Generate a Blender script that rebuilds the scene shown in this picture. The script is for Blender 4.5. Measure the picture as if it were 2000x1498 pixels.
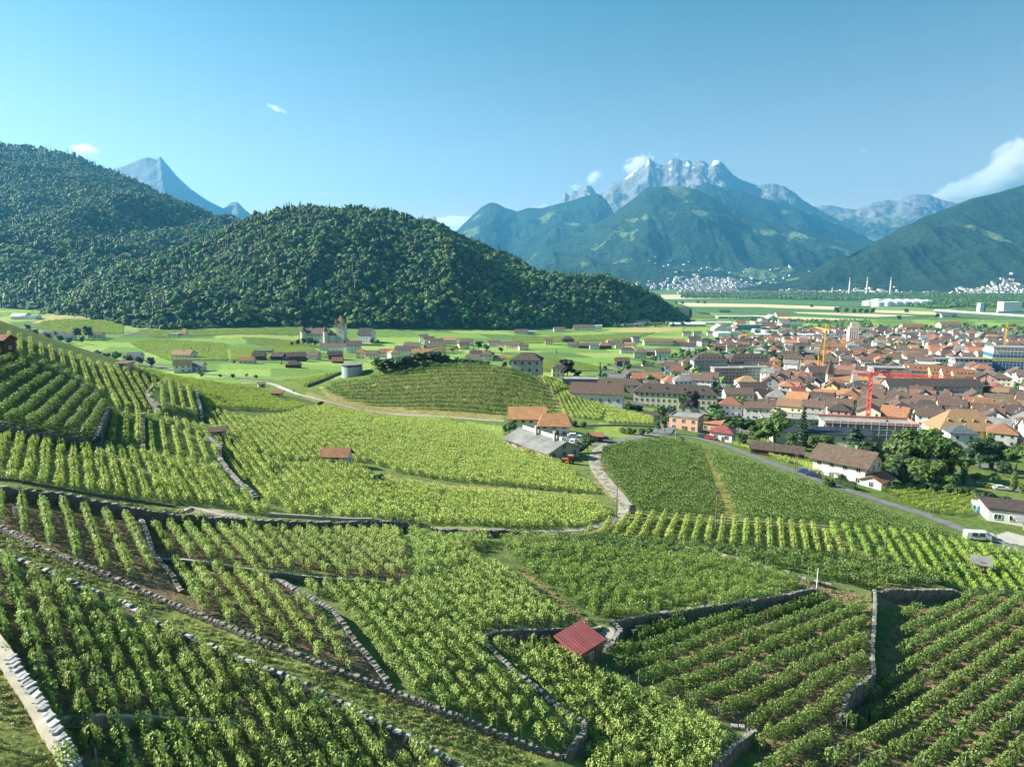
import bpy, math, random
import numpy as np
from mathutils import Vector, Matrix
for _o in list(bpy.data.objects): bpy.data.objects.remove(_o)
SC = bpy.context.scene
COL = SC.collection
R = math.radians
rng = np.random.default_rng(7)
random.seed(7)
CAMZ = 130.0
PITCH = 9.12
FPX = 1333.0
# ---------------------------------------------------------------- camera
cam_d = bpy.data.cameras.new('camera'); cam = bpy.data.objects.new('camera', cam_d); COL.objects.link(cam)
cam.location = (0, 0, CAMZ); cam.rotation_euler = (R(90 - PITCH), 0, 0)
cam_d.sensor_width = 36; cam_d.lens = 36 * FPX / 2000; cam_d.clip_start = 0.5; cam_d.clip_end = 120000
SC.camera = cam
# ---------------------------------------------------------------- sky, sun, exposure
SUN_AZ, SUN_EL = -83.0, 33.0       # azimuth from the view axis (minus = left)
w = bpy.data.worlds.new('World'); SC.world = w; w.use_nodes = True
nt = w.node_tree; nt.nodes.clear()
sky = nt.nodes.new('ShaderNodeTexSky'); sky.sky_type = 'NISHITA'; sky.sun_disc = False
sky.sun_elevation = R(SUN_EL); sky.sun_rotation = R(SUN_AZ)
sky.altitude = 400; sky.air_density = 0.85; sky.dust_density = 0.7; sky.ozone_density = 0.7
hs = nt.nodes.new('ShaderNodeMixRGB'); hs.blend_type = 'MULTIPLY'; hs.inputs[0].default_value = 1
hs.inputs[2].default_value = (0.72, 1.03, 0.97, 1)
bg = nt.nodes.new('ShaderNodeBackground'); bg.inputs['Strength'].default_value = 0.064
out = nt.nodes.new('ShaderNodeOutputWorld')
# hand-set tint multiplied over the sky, warmer low down, dimmer and bluer above
tcw = nt.nodes.new('ShaderNodeTexCoord'); sxw = nt.nodes.new('ShaderNodeSeparateXYZ'); mrw = nt.nodes.new('ShaderNodeMapRange'); mxw = nt.nodes.new('ShaderNodeMixRGB')
mrw.inputs[1].default_value = 0.04; mrw.inputs[2].default_value = 0.38; mxw.inputs[1].default_value = (1.90, 0.90, 0.74, 1); mxw.inputs[2].default_value = (0.40, 0.64, 0.60, 1)
ml2 = nt.nodes.new('ShaderNodeMixRGB'); ml2.blend_type = 'MULTIPLY'; ml2.inputs[0].default_value = 1
nt.links.new(tcw.outputs['Generated'], sxw.inputs[0]); nt.links.new(sxw.outputs['Z'], mrw.inputs[0]); nt.links.new(mrw.outputs[0], mxw.inputs[0])
nt.links.new(sky.outputs[0], hs.inputs[1]); nt.links.new(hs.outputs[0], ml2.inputs[1]); nt.links.new(mxw.outputs[0], ml2.inputs[2]); nt.links.new(ml2.outputs[0], bg.inputs['Color']); nt.links.new(bg.outputs[0], out.inputs['Surface'])
sun_d = bpy.data.lights.new('sun', 'SUN'); sun_d.energy = 5.0; sun_d.angle = R(0.55); sun_d.color = (1.0, 0.955, 0.86)
sun = bpy.data.objects.new('sun', sun_d); COL.objects.link(sun)
_sd = Vector((math.sin(R(SUN_AZ)) * math.cos(R(SUN_EL)), math.cos(R(SUN_AZ)) * math.cos(R(SUN_EL)), math.sin(R(SUN_EL))))
sun.rotation_euler = _sd.to_track_quat('Z', 'Y').to_euler()
SC.view_settings.view_transform = 'Standard'; SC.view_settings.look = 'None'; SC.view_settings.exposure = 1.66
SC.view_settings.gamma = 1.0; SC.view_settings.use_curve_mapping = False
SC.cycles.max_bounces = 7; SC.cycles.diffuse_bounces = 4; SC.cycles.glossy_bounces = 2; SC.cycles.transmission_bounces = 3
SC.cycles.volume_bounces = 3; SC.cycles.transparent_max_bounces = 24
SC.cycles.use_denoising = True; SC.cycles.denoiser = 'OPENIMAGEDENOISE'; SC.cycles.denoising_input_passes = 'RGB_ALBEDO_NORMAL'; SC.cycles.denoising_prefilter = 'ACCURATE'
SC.cycles.caustics_reflective = False; SC.cycles.caustics_refractive = False
SC.cycles.volume_step_rate = 1.0; SC.cycles.volume_max_steps = 64

# ---------------------------------------------------------------- pixel <-> world
SP, CP = math.sin(R(PITCH)), math.cos(R(PITCH))
def ray(u, v):
    x = (u - 1000.0) / FPX; y = (749.0 - v) / FPX
    return np.array([x, CP + y * SP, -SP + y * CP])
def proj(x, y, z):
    dz = z - CAMZ; f = y * CP - dz * SP; up = y * SP + dz * CP
    return 1000 + FPX * x / f, 749 - FPX * up / f
def at_drop(u, v, drop):
    d = ray(u, v); t = -drop / d[2]
    return d[0] * t, d[1] * t
def at_dist(u, v, Y):
    d = ray(u, v); t = Y / d[1]
    return d[0] * t, Y, CAMZ + d[2] * t

# ---------------------------------------------------------------- noise
_perm = rng.permutation(512); _perm = np.concatenate([_perm, _perm])
def vnoise(x, y):
    xi = np.floor(x).astype(np.int64); yi = np.floor(y).astype(np.int64)
    fx = x - xi; fy = y - yi
    fx = fx * fx * (3 - 2 * fx); fy = fy * fy * (3 - 2 * fy)
    h = lambda a, b: _perm[(_perm[a & 511] + b) & 511] / 511.0
    return (h(xi, yi) * (1 - fx) + h(xi + 1, yi) * fx) * (1 - fy) + (h(xi, yi + 1) * (1 - fx) + h(xi + 1, yi + 1) * fx) * fy
def fbm(x, y, o=5, g=0.5):
    s = 0; a = 1; t = 0
    for k in range(o):
        s = s + a * vnoise(x * 2 ** k + 17.3 * k, y * 2 ** k - 9.1 * k); t += a; a *= g
    return s / t
def ridged(x, y, o=5, g=0.5):
    s = 0; a = 1; t = 0
    for k in range(o):
        s = s + a * (1 - np.abs(2 * vnoise(x * 2 ** k + 31.7 * k, y * 2 ** k + 5.3 * k) - 1)); t += a; a *= g
    return s / t

# ---------------------------------------------------------------- materials
def mat(name, c1, c2=None, scale=1.0, rough=0.9, bump=0.0, bscale=None, attr=None, detail=4.0, spec=0.25, rnd=0.0,
        translucent=0.0, coords='Object', metal=0.0, wave=None, c3=None, s3=None, f3=0.5, aniso=None):
    """procedural Principled material: base colour mixed from c1/c2 by noise, with optional per-object and attribute variation"""
    m = bpy.data.materials.new(name); m.use_nodes = True; n = m.node_tree.nodes; l = m.node_tree.links
    b = n['Principled BSDF']; b.inputs['Roughness'].default_value = rough; b.inputs['Metallic'].default_value = metal
    b.inputs['Specular IOR Level'].default_value = spec
    tc = n.new('ShaderNodeTexCoord'); vec = tc.outputs[coords]
    if aniso:
        mp = n.new('ShaderNodeMapping'); mp.inputs['Scale'].default_value = aniso; l.new(vec, mp.inputs[0]); vec = mp.outputs[0]
    def rgb(c): return (c[0], c[1], c[2], 1)
    cur = None
    if attr:
        a = n.new('ShaderNodeAttribute'); a.attribute_name = attr; cur = a.outputs['Color']
    nz = n.new('ShaderNodeTexNoise'); nz.inputs['Scale'].default_value = scale; nz.inputs['Detail'].default_value = detail
    l.new(vec, nz.inputs['Vector'])
    if c1 is not None:
        rp = n.new('ShaderNodeMapRange'); rp.inputs[1].default_value = 0.32; rp.inputs[2].default_value = 0.68
        l.new(nz.outputs['Fac'], rp.inputs[0])
        mx = n.new('ShaderNodeMixRGB'); mx.inputs[1].default_value = rgb(c1); mx.inputs[2].default_value = rgb(c2 or c1)
        l.new(rp.outputs[0], mx.inputs[0])
        if cur is not None:
            mm = n.new('ShaderNodeMixRGB'); mm.blend_type = 'MULTIPLY'; mm.inputs[0].default_value = 1
            l.new(cur, mm.inputs[1]); l.new(mx.outputs[0], mm.inputs[2]); cur = mm.outputs[0]
        else: cur = mx.outputs[0]
    if c3 is not None:
        nz3 = n.new('ShaderNodeTexNoise'); nz3.inputs['Scale'].default_value = s3; nz3.inputs['Detail'].default_value = 3; l.new(vec, nz3.inputs['Vector'])
        r3 = n.new('ShaderNodeMapRange'); r3.inputs[1].default_value = f3; r3.inputs[2].default_value = f3 + 0.12; l.new(nz3.outputs['Fac'], r3.inputs[0])
        m3 = n.new('ShaderNodeMixRGB'); l.new(r3.outputs[0], m3.inputs[0]); l.new(cur, m3.inputs[1]); m3.inputs[2].default_value = rgb(c3); cur = m3.outputs[0]
    if wave:
        ws, wb, wdir = wave
        wv = n.new('ShaderNodeTexWave'); wv.bands_direction = wdir; wv.inputs['Scale'].default_value = ws; wv.inputs['Distortion'].default_value = 0.4; l.new(tc.outputs['Object'], wv.inputs['Vector'])
        wr = n.new('ShaderNodeMapRange'); wr.inputs[3].default_value = 1 - wb; wr.inputs[4].default_value = 1; l.new(wv.outputs['Fac'], wr.inputs[0])
        wm = n.new('ShaderNodeMixRGB'); wm.blend_type = 'MULTIPLY'; wm.inputs[0].default_value = 1; l.new(cur, wm.inputs[1]); l.new(wr.outputs[0], wm.inputs[2]); cur = wm.outputs[0]
    if rnd:
        oi = n.new('ShaderNodeObjectInfo'); hv = n.new('ShaderNodeHueSaturation')
        r1 = n.new('ShaderNodeMapRange'); r1.inputs[3].default_value = 1 - rnd; r1.inputs[4].default_value = 1 + rnd; l.new(oi.outputs['Random'], r1.inputs[0])
        m7 = n.new('ShaderNodeMath'); m7.operation = 'MULTIPLY'; m7.inputs[1].default_value = 7.31; l.new(oi.outputs['Random'], m7.inputs[0])
        fr = n.new('ShaderNodeMath'); fr.operation = 'FRACT'; l.new(m7.outputs[0], fr.inputs[0])
        r2 = n.new('ShaderNodeMapRange'); r2.inputs[3].default_value = 0.5 - rnd * 0.09; r2.inputs[4].default_value = 0.5 + rnd * 0.09; l.new(fr.outputs[0], r2.inputs[0])
        l.new(r1.outputs[0], hv.inputs['Value']); l.new(r2.outputs[0], hv.inputs['Hue']); l.new(cur, hv.inputs['Color']); cur = hv.outputs[0]
    l.new(cur, b.inputs['Base Color'])
    if bump:
        bn = n.new('ShaderNodeTexNoise'); bn.inputs['Scale'].default_value = bscale or scale * 3; bn.inputs['Detail'].default_value = 5; l.new(vec, bn.inputs['Vector'])
        bp = n.new('ShaderNodeBump'); bp.inputs['Strength'].default_value = 1.0; bp.inputs['Distance'].default_value = bump
        l.new(bn.outputs['Fac'], bp.inputs['Height']); l.new(bp.outputs[0], b.inputs['Normal'])
    if translucent:
        tr = n.new('ShaderNodeBsdfTranslucent'); ms = n.new('ShaderNodeMixShader'); ms.inputs[0].default_value = translucent
        l.new(cur, tr.inputs['Color']); l.new(b.outputs[0], ms.inputs[1]); l.new(tr.outputs[0], ms.inputs[2])
        l.new(ms.outputs[0], n['Material Output'].inputs['Surface'])
    return m

def leafmat(name, c1, c2, tr=0.3, rnd=0.15, rough=0.55, spec=0.35):
    """leaf material: face attribute 'rnd' picks between two greens"""
    m = bpy.data.materials.new(name); m.use_nodes = True; n = m.node_tree.nodes; l = m.node_tree.links
    b = n['Principled BSDF']; b.inputs['Roughness'].default_value = rough; b.inputs['Specular IOR Level'].default_value = spec
    a = n.new('ShaderNodeAttribute'); a.attribute_name = 'rnd'
    mx = n.new('ShaderNodeMixRGB'); mx.inputs[1].default_value = (*c1, 1); mx.inputs[2].default_value = (*c2, 1); l.new(a.outputs['Fac'], mx.inputs[0])
    oi = n.new('ShaderNodeObjectInfo'); hv = n.new('ShaderNodeHueSaturation')
    r1 = n.new('ShaderNodeMapRange'); r1.inputs[3].default_value = 1 - rnd; r1.inputs[4].default_value = 1 + rnd; l.new(oi.outputs['Random'], r1.inputs[0])
    m7 = n.new('ShaderNodeMath'); m7.operation = 'MULTIPLY'; m7.inputs[1].default_value = 7.31; l.new(oi.outputs['Random'], m7.inputs[0])
    fr = n.new('ShaderNodeMath'); fr.operation = 'FRACT'; l.new(m7.outputs[0], fr.inputs[0])
    r2 = n.new('ShaderNodeMapRange'); r2.inputs[3].default_value = 0.5 - rnd * 0.1; r2.inputs[4].default_value = 0.5 + rnd * 0.1; l.new(fr.outputs[0], r2.inputs[0])
    l.new(r1.outputs[0], hv.inputs['Value']); l.new(r2.outputs[0], hv.inputs['Hue']); l.new(mx.outputs[0], hv.inputs['Color'])
    l.new(hv.outputs[0], b.inputs['Base Color'])
    trn = n.new('ShaderNodeBsdfTranslucent'); ms = n.new('ShaderNodeMixShader'); ms.inputs[0].default_value = tr
    l.new(hv.outputs[0], trn.inputs['Color']); l.new(b.outputs[0], ms.inputs[1]); l.new(trn.outputs[0], ms.inputs[2])
    l.new(ms.outputs[0], n['Material Output'].inputs['Surface'])
    return m

# ---------------------------------------------------------------- mesh + object helpers
def npmesh(name, verts, faces, m=None, smooth=False, mats=None, midx=None, face_rnd=None):
    """faces: (n,3) or (n,4) int array"""
    me = bpy.data.meshes.new(name); verts = np.asarray(verts, dtype=np.float32); faces = np.asarray(faces, dtype=np.int32)
    nf, k = faces.shape
    me.vertices.add(len(verts)); me.vertices.foreach_set('co', verts.ravel())
    me.loops.add(nf * k); me.loops.foreach_set('vertex_index', faces.ravel())
    me.polygons.add(nf); me.polygons.foreach_set('loop_start', np.arange(0, nf * k, k, dtype=np.int32))
    me.polygons.foreach_set('loop_total', np.full(nf, k, dtype=np.int32))
    if smooth: me.polygons.foreach_set('use_smooth', np.ones(nf, dtype=bool))
    for x in (mats or ([m] if m else [])): me.materials.append(x)
    if midx is not None: me.polygons.foreach_set('material_index', np.asarray(midx, dtype=np.int32))
    me.update(calc_edges=True)
    if face_rnd is not None:
        a = me.attributes.new('rnd', 'FLOAT', 'FACE'); a.data.foreach_set('value', np.asarray(face_rnd, dtype=np.float32))
    return me
def obj(name, me, parent=None, loc=None, rz=None, **props):
    o = bpy.data.objects.new(name, me); COL.objects.link(o)
    if parent is not None: o.parent = parent
    if loc is not None: o.location = loc
    if rz is not None: o.rotation_euler = (0, 0, rz)
    for k, v in props.items():
        if v is not None: o[k] = v
    return o
class MB:
    """collects polygons of mixed size into one mesh"""
    def __init__(s): s.v = []; s.f = []; s.mi = []
    def add(s, vs, fs, mi=0):
        b = len(s.v); s.v += [tuple(map(float, p)) for p in vs]; s.f += [tuple(b + i for i in f) for f in fs]; s.mi += [mi] * len(fs); return s
    def box(s, x0, x1, y0, y1, z0, z1, mi=0, rot=0.0, c=(0, 0)):
        vs = [(x, y, z) for z in (z0, z1) for x, y in ((x0, y0), (x1, y0), (x1, y1), (x0, y1))]
        if rot:
            ca, sa = math.cos(rot), math.sin(rot)
            vs = [(c[0] + (x - c[0]) * ca - (y - c[1]) * sa, c[1] + (x - c[0]) * sa + (y - c[1]) * ca, z) for x, y, z in vs]
        return s.add(vs, [(0, 3, 2, 1), (4, 5, 6, 7), (0, 1, 5, 4), (1, 2, 6, 5), (2, 3, 7, 6), (3, 0, 4, 7)], mi)
    def prism(s, poly, z0, z1, mi=0):
        n = len(poly); vs = [(x, y, z0) for x, y in poly] + [(x, y, z1) for x, y in poly]
        return s.add(vs, [tuple(range(n - 1, -1, -1)), tuple(range(n, 2 * n))] + [(i, (i + 1) % n, n + (i + 1) % n, n + i) for i in range(n)], mi)
    def beam(s, p, q, r, mi=0, n=4, r2=None):
        p = Vector(p); q = Vector(q); d = (q - p); L = d.length
        if L < 1e-6: return s
        d.normalize(); a = d.orthogonal().normalized(); b = d.cross(a); r2 = r if r2 is None else r2
        vs = []
        for c, rr in ((p, r), (q, r2)):
            for k in range(n):
                t = 2 * math.pi * (k + 0.5) / n; vs.append(c + a * (rr * math.cos(t)) + b * (rr * math.sin(t)))
        return s.add(vs, [tuple(range(n - 1, -1, -1)), tuple(range(n, 2 * n))] + [(i, (i + 1) % n, n + (i + 1) % n, n + i) for i in range(n)], mi)
    def mesh(s, name, *mats, smooth=False):
        me = bpy.data.meshes.new(name); me.from_pydata(s.v, [], s.f)
        for m in mats: me.materials.append(m)
        me.polygons.foreach_set('material_index', s.mi)
        if smooth: me.polygons.foreach_set('use_smooth', [True] * len(s.f))
        me.update(); return me
def copy_tree(o, parent=None):
    c = o.copy(); COL.objects.link(c)
    if parent is not None: c.parent = parent
    for ch in o.children: copy_tree(ch, c)
    return c
# ================================================================ TERRAIN
CT = []          # control points: a = x/y, ln(y), drop below the camera
def vis(u, v, drop):
    x, y = at_drop(u, v, drop); CT.append((x / y, math.log(y), drop))
def hid(a_u, D, drop):
    CT.append(((a_u - 1000) / FPX / 0.99, math.log(D), drop))
for u, L in {
    -250: [(1600, 27), (1250, 28), (950, 25), (800, 21), (700, 15), (630, 9)],
    0: [(1498, 28), (1250, 28.5), (1080, 28.5), (950, 27), (840, 25), (760, 22), (700, 19), (643, 15), ],
    250: [(1498, 33), (1250, 33), (1100, 32.5), (1000, 32), (900, 32), (820, 31), (760, 30), (718, 28.5)],
    500: [(1498, 37), (1250, 36), (1120, 36), (1020, 36), (900, 38), (820, 40), (780, 42), (757, 45)],
    750: [(1498, 41), (1250, 39), (1130, 39), (1030, 40), (950, 42), (880, 44), (830, 46.5), (800, 59), (760, 54), (716, 47.5)],
    1000: [(1498, 44), (1250, 42.5), (1130, 42.5), (1040, 43.5), (980, 45), (920, 47.5), (870, 51), (840, 54.5), (800, 59.5), (745, 50.5), (726, 47.5)],
    1250: [(1498, 48), (1250, 47.5), (1130, 47), (1040, 47.5), (960, 49.5), (900, 53), (850, 57), (815, 62)],
    1500: [(1498, 51), (1300, 50.5), (1180, 50), (1090, 50.5), (1020, 51.5), (950, 54), (900, 58), (870, 64)],
    1750: [(1498, 55), (1300, 55), (1180, 55.5), (1080, 56), (1010, 58), (950, 62), (900, 70), (870, 78)],
    2000: [(1498, 58), (1300, 59), (1180, 60), (1090, 60.5), (1020, 62), (950, 70), (900, 78), (860, 86)],
    2300: [(1498, 62), (1300, 62), (1180, 63), (1090, 64), (1020, 66), (950, 74), (900, 82), (860, 90)],
}.items():
    for v, d in L: vis(u, v, d)
for u, v, d in [(560, 715, 75), (500, 700, 80), (500, 660, 82), (400, 660, 80), (370, 692, 78), (350, 722, 72), (250, 640, 72), (300, 655, 78), (30, 628, 62), (130, 618, 58),
                (750, 695, 91), (650, 682, 92), (640, 672, 93), (750, 648, 86), (560, 640, 78), (690, 732, 50.5), (620, 762, 56), (800, 708, 47), (900, 708, 47),
                (1010, 712, 90), (1000, 690, 96), (1000, 660, 99), (1000, 647, 98), (1290, 790, 91), (1250, 740, 97), (1250, 700, 103), (1250, 660, 108),
                (1250, 640, 112), (1270, 626, 118), (1500, 830, 88), (1500, 780, 95), (1500, 740, 100), (1500, 700, 105), (1500, 660, 112), (1500, 632, 121),
                (1750, 830, 88), (1750, 780, 96), (1750, 740, 100), (1750, 700, 105), (1750, 660, 112), (1750, 635, 120), (2000, 800, 94), (2000, 740, 100),
                (2000, 700, 105), (2000, 660, 112), (2000, 635, 120), (2300, 740, 100), (2300, 660, 112), (1120, 738, 62), (1130, 765, 62), (1180, 790, 62)]:
    vis(u, v, d)
for u, D, d in [(0, 260, 20), (0, 350, 48), (0, 500, 66), (250, 285, 42), (250, 380, 66), (500, 330, 58), (620, 520, 74), (750, 430, 66), (750, 600, 84), (1000, 410, 66), (1000, 540, 87), (1130, 480, 82),
                (1250, 340, 74), (1250, 420, 88), (1400, 330, 76), (-250, 300, 14), (-250, 420, 45), (-250, 900, 60),
                (0, 1150, 56), (300, 1150, 76), (750, 1300, 84), (1000, 1400, 100), (1200, 1700, 115), (-250, 1300, 56)]:
    hid(u, D, d)
for u in (-400, 0, 500, 1000, 1500, 2000, 2400):
    for D in (2300, 3500, 6000, 14000, 40000): hid(u, D, 130)
CT = np.array(CT)
def _tps_fit(P, z):
    n = len(P); d = np.hypot(P[:, None, 0] - P[None, :, 0], P[:, None, 1] - P[None, :, 1])
    K = np.where(d > 0, d * d * np.log(d + 1e-12), 0) + np.eye(n) * 2e-4
    A = np.zeros((n + 3, n + 3)); A[:n, :n] = K; A[:n, n] = 1; A[:n, n + 1:] = P; A[n, :n] = 1; A[n + 1:, :n] = P.T
    b = np.zeros(n + 3); b[:n] = z; return np.linalg.solve(A, b)
_W = _tps_fit(CT[:, :2], CT[:, 2])
def drop_raw(a, L):
    sh = a.shape; a = a.ravel(); L = L.ravel(); o = np.empty(len(a))
    for i in range(0, len(a), 40000):
        aa = a[i:i + 40000]; ll = L[i:i + 40000]
        r2 = (aa[:, None] - CT[None, :, 0]) ** 2 + (ll[:, None] - CT[None, :, 1]) ** 2
        o[i:i + 40000] = (0.5 * r2 * np.log(r2 + 1e-12)) @ _W[:-3] + _W[-3] + _W[-2] * aa + _W[-1] * ll
    return o.reshape(sh)
NA = 540
AG = np.linspace(-1.12, 1.12, NA)
LG = np.concatenate([np.linspace(math.log(18), math.log(300), 420, endpoint=False), np.linspace(math.log(300), math.log(1300), 260, endpoint=False),
                     np.linspace(math.log(1300), math.log(45000), 70)])
_ac = np.linspace(-1.12, 1.12, 160); _lc = np.linspace(LG[0], LG[-1], 420)
_A, _L = np.meshgrid(_ac, _lc)
_Dc = drop_raw(_A, _L)
def _bil(G, gx, gy, x, y):
    ix = np.clip(np.searchsorted(gx, x) - 1, 0, len(gx) - 2); iy = np.clip(np.searchsorted(gy, y) - 1, 0, len(gy) - 2)
    fx = np.clip((x - gx[ix]) / (gx[ix + 1] - gx[ix]), 0, 1); fy = np.clip((y - gy[iy]) / (gy[iy + 1] - gy[iy]), 0, 1)
    return (G[iy, ix] * (1 - fx) + G[iy, ix + 1] * fx) * (1 - fy) + (G[iy + 1, ix] * (1 - fx) + G[iy + 1, ix + 1] * fx) * fy
_A, _L = np.meshgrid(AG, LG)
DR = _bil(_Dc, _ac, _lc, _A, _L)
_Y = np.exp(_L); _X = _A * _Y
_t = np.clip((_Y - 1700) / 600, 0, 1); _t = _t * _t * (3 - 2 * _t)
DR = DR * (1 - _t) + 130 * _t
ZG = CAMZ - DR
# small natural unevenness
ZG += (fbm(_X / 14, _Y / 14, 3) - 0.5) * 0.5 * np.clip(1 - _Y / 900, 0, 1)
def H(x, y):
    x = np.asarray(x, dtype=float); y = np.asarray(y, dtype=float); ys = np.maximum(y, 18.0)
    return _bil(ZG, AG, LG, np.clip(x / ys, -1.12, 1.12), np.log(ys))
def Hf(x, y): return float(H(np.array([x]), np.array([y]))[0])
_TS = np.exp(np.linspace(math.log(20), math.log(9000), 2600))
def hit(u, v, dmax=8000.0, dmin=20.0, nearest=False):
    """first point of the ground seen through pixel (u, v); if the ray clears the ground, the place where it comes closest"""
    d = ray(u, v); k = (_TS <= dmax) & (_TS >= dmin); Y = _TS[k]; t = Y / d[1]
    X = d[0] * t; Zr = CAMZ + d[2] * t; g = Zr - H(X, Y)
    i = np.where(g < 0)[0]
    if len(i) and i[0] > 0:
        i = i[0]; f = g[i - 1] / (g[i - 1] - g[i]); y = Y[i - 1] + f * (Y[i] - Y[i - 1])
    else: y = Y[np.argmin(g)] if not len(i) else Y[0]
    return d[0] * y / d[1], y
def hits(pts, dmax=8000.0, dmin=20.0): return [hit(u, v, dmax, dmin) for u, v in pts]
def densify(P, step):
    out = []
    for (x0, y0), (x1, y1) in zip(P[:-1], P[1:]):
        n = max(1, int(math.hypot(x1 - x0, y1 - y0) / step)); out += [(x0 + (x1 - x0) * k / n, y0 + (y1 - y0) * k / n) for k in range(n)]
    return out + [P[-1]]
def inpoly(x, y, poly):
    c = np.zeros(x.shape, bool); n = len(poly)
    for i in range(n):
        x0, y0 = poly[i]; x1, y1 = poly[(i + 1) % n]
        if y0 == y1: continue
        k = ((y0 > y) != (y1 > y)) & (x < (x1 - x0) * (y - y0) / (y1 - y0) + x0); c ^= k
    return c

# ---- retaining walls: world polylines from their top edge in the photograph; 'side' tells on which side of the running direction the ground is higher
WALLS = {}
def wallstep(key, px, h, side, width=6.0, dmax=400, taper=(3, 3), up=0.5):
    P = hits(px, dmax); WALLS[key] = dict(P=P, h=h, side=side, taper=taper)
    A = np.array(P); x0, x1 = A[:, 0].min() - 25, A[:, 0].max() + 25; y0, y1 = A[:, 1].min() - 25, A[:, 1].max() + 25
    k = (_X > x0) & (_X < x1) & (_Y > y0) & (_Y < y1); X = _X[k]; Y = _Y[k]
    best = np.full(X.shape, 1e9); sgn = np.ones(X.shape); tt = np.zeros(X.shape); s0 = 0
    tot = sum(math.hypot(b[0] - a[0], b[1] - a[1]) for a, b in zip(P[:-1], P[1:]))
    for (ax, ay), (bx, by) in zip(P[:-1], P[1:]):
        dx, dy = bx - ax, by - ay; L = math.hypot(dx, dy); t = np.clip(((X - ax) * dx + (Y - ay) * dy) / (L * L), 0, 1)
        d = np.hypot(X - ax - t * dx, Y - ay - t * dy); c = (dx * (Y - ay) - dy * (X - ax))
        m = d < best - 1e-9; best[m] = d[m]; sgn[m] = np.sign(c)[m]; tt[m] = (s0 + t * L)[m]; s0 += L
    tp = np.ones(X.shape)
    if taper[0]: tp *= np.clip(tt / taper[0], 0, 1)
    if taper[1]: tp *= np.clip((tot - tt) / taper[1], 0, 1)
    s = sgn * side
    dd = s * best            # >0 on the high side
    # the jump sits just behind the wall line on the high side
    z = np.where(dd > 0.0, up * h * np.exp(-np.maximum(dd, 0) / width), -(1 - up) * h * np.exp(dd / width))
    ZG[k] += z * tp
# ---- the terrace walls (top edges as seen in the photograph); 'side' = +1 when the high ground lies to the left of the running direction
W_ROAD = [(-60, 952), (0, 960), (60, 966), (130, 975), (190, 987), (270, 1003), (340, 1012), (430, 1019), (500, 1023), (620, 1027), (765, 1026), (820, 1028)]
W_ROAD2 = [(840, 1033), (870, 1038), (920, 1041), (975, 1040), (1010, 1039)]
W_PATHU = [(-60, 1010), (0, 1032), (76, 1072), (152, 1106), (243, 1144), (318, 1176), (379, 1201), (440, 1226), (500, 1252), (576, 1282), (652, 1315), (765, 1355), (841, 1385), (920, 1415), (1000, 1445), (1050, 1465), (1098, 1481)]
W_PATHL = [(-60, 1055), (0, 1082), (76, 1112), (152, 1146), (243, 1180), (303, 1218), (379, 1252), (500, 1302), (595, 1341), (671, 1377), (727, 1410), (790, 1440), (830, 1461), (870, 1484), (930, 1520)]
W_C1 = [(273, 1021), (288, 1055), (298, 1093), (322, 1120), (352, 1157)]
W_D = [(308, 1093), (379, 1102), (440, 1110), (515, 1123), (625, 1133), (700, 1138), (770, 1141)]
W_E = [(535, 1135), (564, 1154), (614, 1182), (645, 1200), (659, 1214), (690, 1260), (727, 1305), (765, 1352)]
W_G = [(930, 1245), (1000, 1243), (1060, 1241), (1176, 1235)]
W_F = [(930, 1245), (959, 1282), (1000, 1322), (1038, 1350), (1068, 1377), (1095, 1400), (1141, 1427), (1138, 1450), (1100, 1480)]
W_H = [(1188, 1268), (1212, 1246), (1196, 1229), (1265, 1214), (1371, 1199), (1440, 1190), (1500, 1182), (1545, 1174), (1600, 1161)]
W_J = [(1428, 1421), (1474, 1437), (1436, 1466), (1398, 1500)]
W_K = [(1706, 1157), (1707, 1195), (1705, 1233), (1701, 1290), (1703, 1336), (1686, 1351), (1663, 1366), (1638, 1412)]
W_L = [(1708, 1157), (1730, 1162), (1800, 1164), (1879, 1162)]
W_M = [(-80, 1180), (-20, 1262), (0, 1290), (30, 1340), (65, 1395), (95, 1450), (128, 1505), (160, 1570)]
W_N = [(500, 1420), (400, 1418), (300, 1414), (200, 1412), (100, 1418)]
# upper left terraces
W_UA = [(-40, 836), (0, 840), (60, 849), (130, 862), (200, 880)]
W_UB = [(214, 803), (206, 825), (196, 850), (188, 872)]
W_UC = [(330, 752), (300, 764), (288, 778), (300, 795), (316, 810)]
W_UD = [(382, 768), (390, 800), (395, 825)]
W_UE = [(400, 857), (430, 880), (428, 905), (445, 930), (470, 958), (500, 975)]
W_UF = [(279, 812), (279, 876)]
wallstep('road', W_ROAD, 2.0, +1, width=5, up=0.35)
wallstep('road2', W_ROAD2, 1.2, +1, width=4, up=0.4)
wallstep('pathu', W_PATHU, 0.6, +1, width=4)
wallstep('pathl', W_PATHL, 0.6, +1, width=4)
wallstep('c1', W_C1, 1.6, -1, width=4)
wallstep('d', W_D, 1.0, +1, width=3)
wallstep('e', W_E, 1.0, -1, width=4)
wallstep('g', W_G, 1.5, +1, width=4)
wallstep('f', W_F, 1.6, -1, width=4)
wallstep('h', W_H, 2.0, +1, width=5)
wallstep('j', W_J, 1.4, -1, width=4)
wallstep('k', W_K, 3.0, -1, width=6)
wallstep('l', W_L, 2.2, +1, width=5)
wallstep('m', W_M, 1.6, -1, width=3)
wallstep('n', W_N, 0.5, -1, width=2)
wallstep('ua', W_UA, 2.4, +1, width=6)
wallstep('ub', W_UB, 2.6, -1, width=5)
wallstep('uc', W_UC, 3.0, +1, width=6)
wallstep('ud', W_UD, 3.0, -1, width=6)
wallstep('ue', W_UE, 2.0, -1, width=6)
wallstep('uf', W_UF, 1.2, -1, width=4)

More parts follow.
